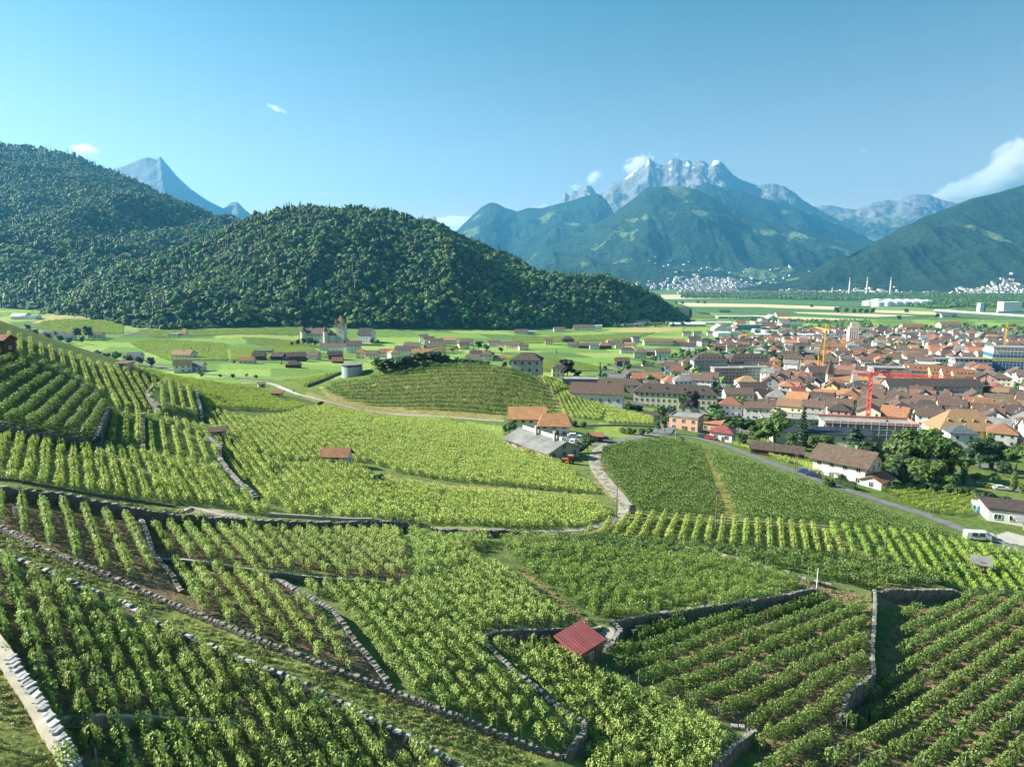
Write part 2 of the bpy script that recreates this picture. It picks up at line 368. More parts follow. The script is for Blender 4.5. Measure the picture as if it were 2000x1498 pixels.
# ---- what covers the ground: real land colours per vertex
CV = np.zeros(ZG.shape + (3,)); CV[:] = (0.105, 0.150, 0.040)
def paint(px, col, dmax=8000, dmin=20, world=None, jit=0.0):
    P = world or hits(px, dmax, dmin); A = np.array(P)
    k = (_X > A[:, 0].min()) & (_X < A[:, 0].max()) & (_Y > A[:, 1].min()) & (_Y < A[:, 1].max())
    idx = np.where(k); X = _X[idx]; Y = _Y[idx]
    if jit: X = X + (vnoise(X / 2, Y / 2) - .5) * jit; Y = Y + (vnoise(X / 2 + 9, Y / 2 + 9) - .5) * jit
    m = inpoly(X, Y, P); CV[idx[0][m], idx[1][m]] = col
    return P
SOIL = (0.185, 0.130, 0.078); SOILG = (0.125, 0.165, 0.055); DRY = (0.23, 0.20, 0.085); GRASSL = (0.14, 0.20, 0.05); GRAVEL = (0.33, 0.30, 0.25)
GR2 = (0.10, 0.155, 0.035)
near = [(-300, 600), (0, 640), (240, 714), (500, 757), (560, 778), (700, 810), (1000, 860), (1180, 860), (1300, 850), (1500, 885), (1880, 1060), (2300, 1100), (2300, 1800), (-300, 1800)]
paint(near, SOILG, 420)
# upper road verge, diagonal path, plots
paint([(-80, 935), (0, 945), (150, 968), (340, 992), (345, 1012), (270, 1003), (130, 975), (0, 960), (-80, 950)], GRASSL, 200, jit=.6)
paint([(340, 990), (500, 1015), (760, 1024), (760, 1028), (500, 1023), (340, 1012)], GRASSL, 200, jit=.5)
paint([(345, 996), (370, 990), (420, 994), (500, 1012), (500, 1020), (430, 1016)], GRAVEL, 200)
paint([(840, 1028), (1000, 1038), (1150, 1034), (1225, 1012), (1228, 1000), (1240, 1010), (1200, 1028), (1150, 1042), (1000, 1047), (850, 1038)], DRY, 200, jit=.5)
_pp = [(u, v) for u, v in W_PATHU] + [(u, v) for u, v in reversed(W_PATHL)]
paint(_pp, (0.20, 0.235, 0.065), 200, jit=.5)
for P in ([(-60, 960), (340, 1016), (330, 1170), (240, 1140), (-60, 1012)], [(290, 1020), (780, 1030), (800, 1140), (310, 1092)], [(310, 1097), (530, 1124), (765, 1352), (330, 1180)],
          [(-60, 1090), (380, 1256), (900, 1500), (-60, 1560)]):
    paint(P, SOIL, 200)
paint([(-60, 1270), (0, 1292), (120, 1500), (120, 1560), (-60, 1560)], (0.17, 0.19, 0.055), 100)
paint([(1011, 1115), (1020, 1112), (1160, 1222), (1140, 1226)], DRY, 200)
paint([(1120, 1232), (1190, 1225), (1215, 1248), (1182, 1275), (1170, 1250)], GRAVEL, 200)
paint([(1500, 1110), (1560, 1128), (1620, 1148), (1700, 1165), (1860, 1155), (1880, 1162), (1710, 1158), (1690, 1185), (1620, 1170), (1500, 1118)], (0.24, 0.17, 0.10), 200)
paint([(1190, 1300), (1600, 1168), (1700, 1190), (1700, 1340), (1600, 1500), (1475, 1500), (1480, 1436), (1425, 1415)], (0.21, 0.155, 0.085), 200)
paint([(1745, 1200), (1880, 1165), (2300, 1160), (2300, 1600), (1600, 1600), (1640, 1415), (1705, 1340)], (0.22, 0.16, 0.085), 200)
paint([(1640, 1180), (1706, 1170), (1704, 1338), (1650, 1370), (1600, 1500), (1570, 1500), (1690, 1330)], (0.17, 0.17, 0.06), 200, jit=1)
paint([(1590, 1025), (1640, 1030), (1780, 1160), (1700, 1150)], (0.2, 0.21, 0.07), 250)
# mid: verges and lawns
paint([(1172, 868), (1150, 905), (1165, 950), (1215, 995), (1232, 1003), (1225, 985), (1190, 945), (1180, 905), (1190, 868)], DRY, 300, jit=.6)
paint([(905, 820), (985, 832), (985, 870), (960, 850)], (0.2, 0.27, 0.06), 320)
paint([(1170, 825), (1290, 850), (1230, 858), (1160, 848)], (0.19, 0.25, 0.06), 330)
paint([(1040, 735), (1060, 738), (1120, 810), (1105, 812)], DRY, 420)
paint([(985, 1060), (1000, 1060)] , DRY, 200) if False else None
paint([(620, 752), (700, 812), (860, 816), (985, 822), (985, 812), (860, 806), (740, 795), (660, 765)], DRY, 420, jit=1)
paint([(700, 700), (735, 716), (700, 735), (640, 742), (660, 730)], (0.19, 0.25, 0.06), 480)
paint([(600, 765), (690, 800), (680, 812), (590, 775)], DRY, 420)
paint([(480, 825), (580, 808), (640, 795), (650, 800), (590, 815), (490, 832)], DRY, 320, jit=1)
paint([(750, 925), (860, 945), (1160, 968), (1160, 975), (870, 955), (760, 940)], DRY, 320, jit=1)
paint([(1060, 888), (1130, 868), (1172, 876), (1162, 912), (1100, 918)], (0.15, 0.2, 0.055), 320)
paint([(630, 765), (660, 750), (720, 742), (790, 720), (850, 716), (980, 722), (1045, 742), (1085, 790), (1080, 812), (985, 812), (860, 806), (750, 796), (680, 785)], (0.19, 0.20, 0.065), 380)
paint([(1368, 885), (1382, 885), (1440, 1012), (1418, 1010)], (0.27, 0.25, 0.08), 320, jit=.8)
# valley floor: plots of vines and meadows, each with its own green
rs = np.random.default_rng(3)
_pal = [(0.17, 0.27, 0.06), (0.12, 0.20, 0.05), (0.21, 0.31, 0.07), (0.14, 0.225, 0.055), (0.24, 0.31, 0.09), (0.10, 0.165, 0.05)]
_k = (_Y > 420) & (_Y < 1900); _ca = math.cos(0.35); _sa = math.sin(0.35)
_gx = (_X * _ca + _Y * _sa); _gy = (-_X * _sa + _Y * _ca)
_gy2 = _gy + 12 * np.sin(_gx / 160); _row = np.floor(_gy2 / 62).astype(int); _cell = np.floor(_gx / 105 + 0.37 * _row).astype(int)
_h = (_row * 7919 + _cell * 104729) % 6
for i in range(6): CV[_k & (_h == i)] = _pal[i]
_edge = _k & (((_gy2 / 62) % 1 < 0.03))
CV[_edge] = (0.10, 0.12, 0.05)
paint([(60, 632), (95, 617), (215, 625), (200, 632)], (0.36, 0.31, 0.13), 1300, 500)
paint([(1180, 648), (1240, 637), (1340, 640), (1290, 650)], (0.36, 0.31, 0.13), 1800, 700)
# town ground: paved, parks
TOWN = [(1105, 745), (1180, 722), (1330, 695), (1400, 670), (1480, 650), (1480, 640), (1700, 640), (2300, 640), (2300, 940), (1960, 900), (1700, 880), (1560, 870), (1440, 850), (1320, 800), (1230, 790)]
TOWN_W = paint(TOWN, (0.17, 0.165, 0.15), 1900, 330)
_k = (_Y > 330) & (_Y < 1900) & inpoly(_X, _Y, TOWN_W) & (fbm(_X / 38, _Y / 38, 3) > 0.54); CV[_k] = (0.085, 0.12, 0.04)
paint([(1440, 850), (1560, 872), (1720, 905), (1840, 905), (2100, 960), (2100, 1010), (1960, 985), (1740, 930), (1600, 905), (1440, 870)], (0.14, 0.17, 0.05), 420, jit=2)

m_ground = mat('ground', (0.72, 0.72, 0.72), (1.28, 1.25, 1.2), scale=0.6, bump=0.12, bscale=2.2, attr='cover', detail=8, rough=1.0, spec=0.05, c3=(0.10, 0.13, 0.035), s3=0.35, f3=0.62)
def build_ground():
    V3 = np.stack([_X, _Y, ZG], -1).reshape(-1, 3); nr, nc = ZG.shape
    i = (np.arange(nr - 1)[:, None] * nc + np.arange(nc - 1)[None, :]).ravel(); F = np.stack([i, i + 1, i + nc + 1, i + nc], -1)
    me = npmesh('ground', V3, F, m_ground, smooth=True)
    a = me.attributes.new('cover', 'FLOAT_COLOR', 'POINT'); c = np.ones((nr * nc, 4), np.float32); c[:, :3] = CV.reshape(-1, 3); a.data.foreach_set('color', c.ravel())
    return obj('ground', me, kind='structure')
build_ground()
# ================================================================ MOUNTAINS AND FORESTED HILLS
def interp_line(L, u): 
    L = sorted(L); return np.interp(u, [p[0] for p in L], [p[1] for p in L])
def smooth1(a, k):
    if k < 2: return a
    w_ = np.hanning(k + 2)[1:-1]; w_ /= w_.sum(); p = np.pad(a, (k // 2, k - 1 - k // 2), mode='edge'); return np.convolve(p, w_, 'valid')
def mountain(name, ridge, dfront, dcrest, dback, zf, m, nu=300, nd=90, shape=1.0, rough=0.0, rscale=400.0, smooth=3, gully=0.0, gscale=600.0, gyk=1.7, jag=0.0, tooth=5, ksm=0.06, jscale=60.0, label=None, zfn=None, back_nd=14, vdrop=0.0):
    """a body of land: its crest line read as (pixel u, pixel v), carried to its own distance dcrest(u); front foot at dfront(u), back foot at dback"""
    u0, u1 = min(p[0] for p in ridge), max(p[0] for p in ridge)
    U = np.linspace(u0, u1, nu); V = interp_line(ridge, U); V = smooth1(V, smooth)
    f = lambda d: (interp_line(d, U) if isinstance(d, list) else np.full(nu, float(d)))
    DF, DC, DB = f(dfront), f(dcrest), f(dback)
    xr = (U - 1000) / FPX; yr = (749 - V - vdrop) / FPX; a = xr / (CP + yr * SP); zc = CAMZ + (-SP + yr * CP) / (CP + yr * SP) * DC
    if jag: zc = zc + (ridged(a * DC / jscale, np.zeros(nu) + 3.3, 4) - 0.62) * jag
    ZF = f(zf)
    T = np.concatenate([np.linspace(0, 1, nd), 1 + np.linspace(0, 1, back_nd + 1)[1:]])
    Tg, Ag = np.meshgrid(T, a); DFg = DF[:, None]; DCg = DC[:, None]; DBg = DB[:, None]
    Dg = np.where(Tg <= 1, DFg + (DCg - DFg) * Tg, DCg + (DBg - DCg) * (Tg - 1))
    s = np.where(Tg <= 1, Tg ** shape if not callable(shape) else shape(Tg), np.clip(2 - Tg, 0, 1) ** 1.2)
    X = Ag * Dg; Y = Dg
    zs = np.minimum(smooth1(zc, max(3, int(nu * ksm))), zc + 400); Z = ZF[:, None] + (zs - ZF)[:, None] * s + (zc - zs)[:, None] * np.clip(s, 0, 1) ** tooth
    env = np.clip(np.sin(np.clip(Tg, 0, 1) * math.pi) ** 0.6, 0, 1)
    amp = np.clip((zc - ZF)[:, None] / 200, 0.05, 1)
    if gully: Z += (ridged(X / gscale + 5, Y / (gscale * gyk), 4) - 0.6) * gully * env * amp
    if rough: Z += (fbm(X / rscale, Y / rscale, 5, 0.55) - 0.5) * rough * np.clip(env, 0.12, 1) * amp
    nT = len(T); V3 = np.stack([X, Y, Z], -1).reshape(-1, 3)
    i = np.arange(nu - 1)[:, None] * nT + np.arange(nT - 1)[None, :]; i = i.ravel()
    F = np.stack([i, i + nT, i + nT + 1, i + 1], -1)
    me = npmesh(name, V3, F, m, smooth=True)
    o = obj(name, me, kind='structure')
    return o, X, Y, Z

def landmat(name, forest, forest2, meadow, rock, snow=None, meadow_f=0.55, msc=0.0012, rock_z=None, snow_z=None, fsc=0.02, slope_rock=0.55, bump=25.0, bsc=0.02):
    """mountain material: forest with meadow clearings, bare rock on steep faces and above rock_z, old snow in patches"""
    m = bpy.data.materials.new(name); m.use_nodes = True; n = m.node_tree.nodes; l = m.node_tree.links; b = n['Principled BSDF']
    b.inputs['Roughness'].default_value = 0.95; b.inputs['Specular IOR Level'].default_value = 0.1
    ge = n.new('ShaderNodeNewGeometry')
    def noise(sc, det=5, rough=0.6):
        x = n.new('ShaderNodeTexNoise'); x.inputs['Scale'].default_value = sc; x.inputs['Detail'].default_value = det; x.inputs['Roughness'].default_value = rough
        l.new(ge.outputs['Position'], x.inputs['Vector']); return x.outputs['Fac']
    def rng_(src, lo, hi):
        x = n.new('ShaderNodeMapRange'); x.inputs[1].default_value = lo; x.inputs[2].default_value = hi; l.new(src, x.inputs[0]); return x.outputs[0]
    def mix(f, a, b_):
        x = n.new('ShaderNodeMixRGB'); l.new(f, x.inputs[0])
        for k, c in ((1, a), (2, b_)):
            if isinstance(c, tuple): x.inputs[k].default_value = (*c, 1)
            else: l.new(c, x.inputs[k])
        return x.outputs[0]
    def mul(a, b_):
        x = n.new('ShaderNodeMath'); x.operation = 'MULTIPLY'; l.new(a, x.inputs[0]); l.new(b_, x.inputs[1]); return x.outputs[0]
    def mx2(a, b_, op='MAXIMUM'):
        x = n.new('ShaderNodeMath'); x.operation = op; l.new(a, x.inputs[0]); l.new(b_, x.inputs[1]); return x.outputs[0]
    c = mix(rng_(noise(fsc, 6, 0.7), 0.36, 0.64), forest, forest2)
    sp = n.new('ShaderNodeSeparateXYZ'); l.new(ge.outputs['Position'], sp.inputs[0]); sn = n.new('ShaderNodeSeparateXYZ'); l.new(ge.outputs['Normal'], sn.inputs[0])
    if meadow is not None:
        c = mix(rng_(noise(msc, 7, 0.62), meadow_f, meadow_f + 0.03), c, meadow)
    if rock is not None:
        rc = mix(rng_(noise(fsc * 0.6, 8, 0.75), 0.35, 0.65), tuple(k * 0.55 for k in rock), rock)
        st = rng_(sn.outputs['Z'], slope_rock + 0.1, slope_rock - 0.1)
        st = mul(st, rng_(noise(0.004, 3), 0.42, 0.55))
        if rock_z:
            ad = n.new('ShaderNodeMath'); ad.operation = 'MULTIPLY_ADD'; l.new(noise(0.0016, 5), ad.inputs[0]); ad.inputs[1].default_value = 1500.0; l.new(sp.outputs['Z'], ad.inputs[2])
            st = mx2(st, rng_(ad.outputs[0], rock_z + 700, rock_z + 900))
        c = mix(st, c, rc)
    if snow_z:
        ad = n.new('ShaderNodeMath'); ad.operation = 'MULTIPLY_ADD'; l.new(noise(0.0028, 6, 0.65), ad.inputs[0]); ad.inputs[1].default_value = 3000.0; l.new(sp.outputs['Z'], ad.inputs[2])
        c = mix(mul(rng_(ad.outputs[0], snow_z + 1500, snow_z + 1560), rng_(sn.outputs['Z'], 0.35, 0.5)), c, (0.85, 0.87, 0.9))
    l.new(c, b.inputs['Base Color'])
    bp = n.new('ShaderNodeBump'); bp.inputs['Distance'].default_value = bump; bp.inputs['Strength'].default_value = 1.0
    l.new(noise(bsc, 7, 0.68), bp.inputs['Height']); l.new(bp.outputs[0], b.inputs['Normal'])
    return m
FO, FO2 = (0.008, 0.020, 0.014), (0.034, 0.062, 0.030)
MEAD = (0.12, 0.16, 0.06); ROCK = (0.32, 0.30, 0.28)
m_far = landmat('far_rock_mountain', FO, FO2, MEAD, (.23, .22, .21), rock_z=1150, snow_z=2330, slope_rock=0.75, bump=90, bsc=0.003, fsc=0.006)
m_mid = landmat('wooded_mountain', FO, FO2, MEAD, ROCK, meadow_f=0.575, msc=0.0016, rock_z=1750, slope_rock=0.5, bump=50, bsc=0.016, fsc=.028)
m_mid2 = landmat('wooded_mountain_dark', FO, FO2, MEAD, ROCK, meadow_f=0.645, msc=0.0013, rock_z=None, slope_rock=0.45, bump=34, bsc=0.022, fsc=.035)
m_alp = landmat('alpine_ridge', (0.05, 0.07, 0.045), (0.10, 0.12, 0.07), (0.10, 0.12, 0.07), (.17, .16, .155), rock_z=1000, slope_rock=0.8, bump=60, bsc=0.005, fsc=0.006)
# far pyramid behind the left mountain
mountain('mountain', [(120, 390), (180, 345), (245, 323), (268, 313), (285, 307), (296, 309), (305, 312), (312, 305), (322, 318), (345, 345), (372, 370), (405, 392), (436, 408), (450, 396), (462, 394), (478, 410), (520, 445)],
         7600, 9500, 12000, -50, m_alp, nu=260, nd=70, gully=170, gscale=700, rough=110, rscale=350, shape=0.9, smooth=2)
# the jagged rock massif
mountain('mountain', [(1040, 470), (1090, 396), (1104, 378), (1112, 384), (1118, 374), (1130, 376), (1146, 362), (1155, 363), (1170, 382), (1180, 372), (1196, 356), (1216, 354), (1240, 336), (1262, 322), (1267, 310),
          (1282, 318), (1295, 325), (1307, 318), (1314, 309), (1322, 310), (1333, 316), (1345, 313), (1352, 319), (1364, 316), (1374, 315), (1384, 322), (1396, 314), (1404, 315), (1412, 320), (1420, 330), (1436, 346), (1455, 354),
          (1480, 361), (1510, 358), (1530, 364), (1552, 376), (1570, 392), (1585, 400), (1620, 420), (1680, 455), (1740, 500)],
         [(1040, 10200), (1500, 10500), (1740, 11500)], 13500, 17000, 300, m_far, nu=700, nd=130, gully=300, gscale=520, gyk=.7, rough=520, rscale=560, shape=1.25, smooth=1, jag=26, jscale=70)
mountain('mountain', [(1500, 470), (1560, 420), (1590, 403), (1620, 402), (1650, 408), (1675, 408), (1705, 395), (1732, 391), (1752, 393), (1775, 382), (1790, 379), (1815, 381), (1850, 395), (1900, 400), (2060, 400)],
         11500, 15500, 18000, 200, m_far, nu=420, nd=110, gully=380, gscale=800, gyk=.8, rough=420, rscale=600, shape=1.1, smooth=1, jag=30, jscale=150)
# wooded shoulder at the left of the massif
mountain('mountain', [(855, 480), (890, 452), (912, 430), (940, 404), (955, 396), (968, 396), (985, 405), (1010, 413), (1030, 406), (1055, 408), (1085, 400), (1110, 394), (1140, 384), (1168, 379), (1184, 392), (1200, 420), (1260, 470), (1330, 540)],
         [(855, 7600), (1330, 8800)], 11000, 13500, 0, m_mid, nu=300, nd=100, gully=480, gscale=1100, rough=260, rscale=700, shape=1.0, smooth=2)
mountain('mountain', [(1290, 480), (1330, 400), (1360, 364), (1380, 360), (1410, 366), (1450, 374), (1490, 388), (1540, 402), (1600, 425), (1660, 450), (1720, 478), (1780, 520)],
         [(1290, 8600), (1780, 9500)], 11000, 12800, 0, m_mid, nu=280, nd=90, gully=420, gscale=1000, rough=300, rscale=700, shape=1.0, smooth=3)
# big wooded mountain in the middle with hamlets on its skirts
M_CEN = mountain('mountain', [(960, 558), (1000, 535), (1040, 502), (1100, 474), (1150, 446), (1200, 415), (1240, 385), (1262, 366), (1290, 364), (1330, 366), (1362, 372), (1400, 392), (1450, 418), (1500, 432), (1560, 448), (1620, 462), (1700, 478), (1760, 520)],
         [(960, 5400), (1300, 5600), (1760, 6200)], 9000, 11000, 0, m_mid, nu=440, nd=260, gully=380, gscale=800, rough=230, rscale=500, shape=1.35, smooth=4)
# right-hand mountain
M_RIGHT = mountain('mountain', [(1440, 566), (1520, 553), (1560, 545), (1640, 508), (1700, 476), (1760, 447), (1800, 425), (1850, 408), (1900, 388), (1950, 377), (2000, 362), (2060, 345), (2200, 300)],
         [(1440, 4700), (2000, 4700), (2200, 4700)], [(1440, 4900), (1560, 5400), (2000, 7200), (2200, 7600)], 10500, 0, m_mid2, nu=360, nd=260, gully=260, gscale=700, rough=170, rscale=420, shape=1.05, smooth=4)

# ---- near wooded hills, carried by real trees
m_floor = mat('forest_floor', (0.014, 0.026, 0.012), (0.03, 0.05, 0.02), scale=0.05, bump=1.0, bscale=0.2)
hillA = [(60, 640), (110, 600), (160, 562), (200, 537), (250, 515), (300, 498), (360, 482), (400, 470), (440, 446), (470, 432), (500, 424), (560, 412), (620, 408), (660, 410), (690, 405), (740, 412), (790, 422), (840, 436), (880, 452), (920, 468),
         (960, 484), (1000, 499), (1030, 515), (1050, 530), (1062, 534), (1100, 533), (1140, 533), (1180, 536), (1220, 548), (1260, 564), (1290, 582), (1315, 602), (1345, 628)]
_dfA = [(60, 960), (300, 930), (500, 1000), (750, 1060), (1000, 1210), (1200, 1450), (1345, 1700)]
_dcA = [(60, 1080), (300, 1330), (500, 1480), (700, 1560), (1000, 1620), (1060, 1560), (1200, 1640), (1345, 1740)]
_zfA = [(60, 62), (300, 50), (500, 48), (750, 42), (1000, 28), (1200, 14), (1345, 6)]
hA = mountain('hill', hillA, _dfA, _dcA, [(60, 2200), (1345, 2600)], _zfA, m_floor, nu=360, nd=110, gully=120, gscale=240, rough=40, rscale=120, shape=0.92, smooth=9, vdrop=9)
hB = mountain('hill', [(-330, 230), (-200, 255), (0, 281), (50, 283), (100, 290), (150, 302), (200, 322), (250, 343), (300, 368), (350, 390), (400, 411), (455, 437), (520, 475), (620, 560)],
         [(-330, 1180), (60, 1150), (620, 1500)], [(-330, 2900), (200, 2800), (620, 2500)], 4200, [(-330, 60), (620, 60)], m_floor, nu=320, nd=150, gully=230, gscale=560, rough=80, rscale=200, shape=1.15, smooth=7, vdrop=6)
# ================================================================ FOLIAGE
def rand_dirs(n, r): 
    v = r.normal(size=(n, 3)); return v / np.linalg.norm(v, axis=1, keepdims=True)
def leaf_quads(C, N, size, r, asp=1.0, bend=0.25):
    """quads centred at C, facing N (jittered), edge length 'size' (array)"""
    n = len(C); N = N / (np.linalg.norm(N, axis=1, keepdims=True) + 1e-9); t = np.cross(N, rand_dirs(n, r)); t /= (np.linalg.norm(t, axis=1, keepdims=True) + 1e-9); b = np.cross(N, t)
    s = (np.asarray(size) * 0.5).reshape(-1, 1)
    V = np.stack([C - t * s * asp - b * s * 0.55, C + t * s * 0.25 - b * s * 1.0 - N * s * bend, C + t * s * asp + b * s * 0.45, C - t * s * 0.25 + b * s * 1.0 - N * s * bend], 1)
    return V.reshape(-1, 3), np.arange(4 * n).reshape(n, 4)
def blob_crown(name, m, r, lobes, nq, size, core=True, sq=0.9):
    """crown of leaf clumps gathered on lobes [(x,y,z,rx,rz)]"""
    L = np.array(lobes, float); w_ = L[:, 3] ** 2; w_ /= w_.sum(); k = r.choice(len(L), nq, p=w_); D = rand_dirs(nq, r); D[:, 2] = np.where(D[:, 2] < -0.35, -D[:, 2], D[:, 2])
    rad = r.uniform(0.72, 1.06, nq) ** 0.7
    C = L[k, :3] + D * np.stack([L[k, 3], L[k, 3], L[k, 4]], 1) * rad[:, None]
    N = D + rand_dirs(nq, r) * 0.55 + np.array([0, 0, 0.25])
    V, F = leaf_quads(C, N, size * r.uniform(0.6, 1.3, nq), r)
    tone = np.clip(r.normal(0.5, 0.28, nq) + (vnoise(C[:, 0] * 0.7 + 40, C[:, 1] * 0.7 + C[:, 2] * 0.9 + 70) - 0.5) * 0.5, 0, 1)
    return V, F, tone
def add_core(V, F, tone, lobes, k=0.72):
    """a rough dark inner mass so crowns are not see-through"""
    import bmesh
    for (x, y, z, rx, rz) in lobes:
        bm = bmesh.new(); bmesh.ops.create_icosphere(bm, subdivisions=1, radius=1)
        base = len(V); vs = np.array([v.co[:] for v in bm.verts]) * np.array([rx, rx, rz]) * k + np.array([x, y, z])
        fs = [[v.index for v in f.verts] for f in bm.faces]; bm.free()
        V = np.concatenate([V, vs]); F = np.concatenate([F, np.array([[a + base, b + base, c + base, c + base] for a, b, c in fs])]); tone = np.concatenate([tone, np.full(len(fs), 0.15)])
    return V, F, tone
def mesh_q(name, V, F, tone, m):
    """quads, with degenerate quads turned to triangles"""
    me = bpy.data.meshes.new(name); deg = F[:, 2] == F[:, 3]; n3 = int(deg.sum()); Fq = F[~deg]; Ft = F[deg][:, :3]
    me.vertices.add(len(V)); me.vertices.foreach_set('co', np.asarray(V, np.float32).ravel())
    loops = np.concatenate([Fq.ravel(), Ft.ravel()]).astype(np.int32); tot = np.concatenate([np.full(len(Fq), 4), np.full(len(Ft), 3)]).astype(np.int32)
    me.loops.add(len(loops)); me.loops.foreach_set('vertex_index', loops); me.polygons.add(len(tot))
    me.polygons.foreach_set('loop_start', np.concatenate([[0], np.cumsum(tot)[:-1]]).astype(np.int32)); me.polygons.foreach_set('loop_total', tot)
    me.materials.append(m); me.update(calc_edges=True)
    a = me.attributes.new('rnd', 'FLOAT', 'FACE'); a.data.foreach_set('value', np.concatenate([tone[~deg], tone[deg]]).astype(np.float32))
    return me
def lobes_round(r, R_=4.5, h=9.0, n=9, zc=6.5, rz=3.6):
    L = [(0, 0, zc, R_ * 0.62, rz * 0.75)]
    for i in range(n):
        a = 2 * math.pi * i / n + r.uniform(-.4, .4); q = r.uniform(0.35, 0.68) * R_; z = zc + r.uniform(-0.55, 0.75) * rz
        s = r.uniform(0.28, 0.44) * R_; L.append((q * math.cos(a), q * math.sin(a), z, s, s * r.uniform(.75, 1.0)))
    return L
LEAF_A = leafmat('leaves_broad', (0.046, 0.088, 0.020), (0.130, 0.205, 0.044), tr=0.22)
LEAF_D = leafmat('leaves_dark', (0.020, 0.044, 0.018), (0.050, 0.092, 0.030), tr=0.15)
LEAF_L = leafmat('leaves_light', (0.060, 0.110, 0.024), (0.150, 0.220, 0.050), tr=0.28)
LEAF_C = leafmat('needles', (0.014, 0.034, 0.020), (0.036, 0.070, 0.034), tr=0.08)
LEAF_P = leafmat('leaves_purple', (0.016, 0.010, 0.014), (0.045, 0.026, 0.034), tr=0.1)
LEAF_F = leafmat('forest_leaves', (0.064, 0.138, 0.030), (0.220, 0.355, 0.075), tr=0.15, rnd=0.42)
LEAF_FC = leafmat('forest_needles', (0.018, 0.044, 0.022), (0.05, 0.09, 0.036), tr=0.08, rnd=0.3)
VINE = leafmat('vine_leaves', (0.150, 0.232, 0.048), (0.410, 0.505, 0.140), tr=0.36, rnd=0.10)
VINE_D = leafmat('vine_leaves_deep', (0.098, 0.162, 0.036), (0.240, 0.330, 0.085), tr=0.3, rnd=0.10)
VINE_M = leafmat('vine_leaves_mid', (0.185, 0.262, 0.044), (0.450, 0.530, 0.120), tr=0.36, rnd=0.10)  # yellower leaf green of the middle and upper plots
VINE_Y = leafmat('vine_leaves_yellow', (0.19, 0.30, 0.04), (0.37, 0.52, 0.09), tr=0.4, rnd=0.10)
BARK = mat('bark', (0.09, 0.065, 0.045), (0.14, 0.11, 0.08), scale=3)

PROTO = bpy.data.collections.new('prototypes')      # not linked to the scene
def proto(name, me):
    o = bpy.data.objects.new(name, me); PROTO.objects.link(o); return o
def subcol(name, objs):
    c = bpy.data.collections.new(name)
    for o in objs: c.objects.link(o)
    return c
def scatter(name, P, rot, scale, idx, col, **props):
    """one 'stuff' object: mesh points that a geometry-nodes modifier turns into instances of the objects in col"""
    me = bpy.data.meshes.new(name); n = len(P); me.vertices.add(n); me.vertices.foreach_set('co', np.asarray(P, np.float32).ravel())
    a = me.attributes.new('rot', 'FLOAT_VECTOR', 'POINT'); a.data.foreach_set('vector', np.asarray(rot, np.float32).ravel())
    a = me.attributes.new('scl', 'FLOAT_VECTOR', 'POINT'); a.data.foreach_set('vector', np.asarray(scale, np.float32).ravel())
    a = me.attributes.new('idx', 'INT', 'POINT'); a.data.foreach_set('value', np.asarray(idx, np.int32))
    me.update(); o = obj(name, me, **props)
    g = bpy.data.node_groups.new('scatter_' + name, 'GeometryNodeTree')
    g.interface.new_socket('Geometry', in_out='INPUT', socket_type='NodeSocketGeometry'); g.interface.new_socket('Geometry', in_out='OUTPUT', socket_type='NodeSocketGeometry')
    N = g.nodes; gi = N.new('NodeGroupInput'); go = N.new('NodeGroupOutput'); ip = N.new('GeometryNodeInstanceOnPoints'); ci = N.new('GeometryNodeCollectionInfo')
    ci.inputs['Collection'].default_value = col; ci.inputs['Separate Children'].default_value = True; ci.inputs['Reset Children'].default_value = True
    def att(nm, ty):
        x = N.new('GeometryNodeInputNamedAttribute'); x.data_type = ty; x.inputs['Name'].default_value = nm; return x.outputs['Attribute']
    ip.inputs['Pick Instance'].default_value = True
    g.links.new(gi.outputs[0], ip.inputs['Points']); g.links.new(ci.outputs[0], ip.inputs['Instance']); g.links.new(att('idx', 'INT'), ip.inputs['Instance Index'])
    e2r = N.new('FunctionNodeEulerToRotation'); g.links.new(att('rot', 'FLOAT_VECTOR'), e2r.inputs[0]); g.links.new(e2r.outputs[0], ip.inputs['Rotation'])
    g.links.new(att('scl', 'FLOAT_VECTOR'), ip.inputs['Scale']); g.links.new(ip.outputs[0], go.inputs[0])
    md = o.modifiers.new('scatter', 'NODES'); md.node_group = g
    return o
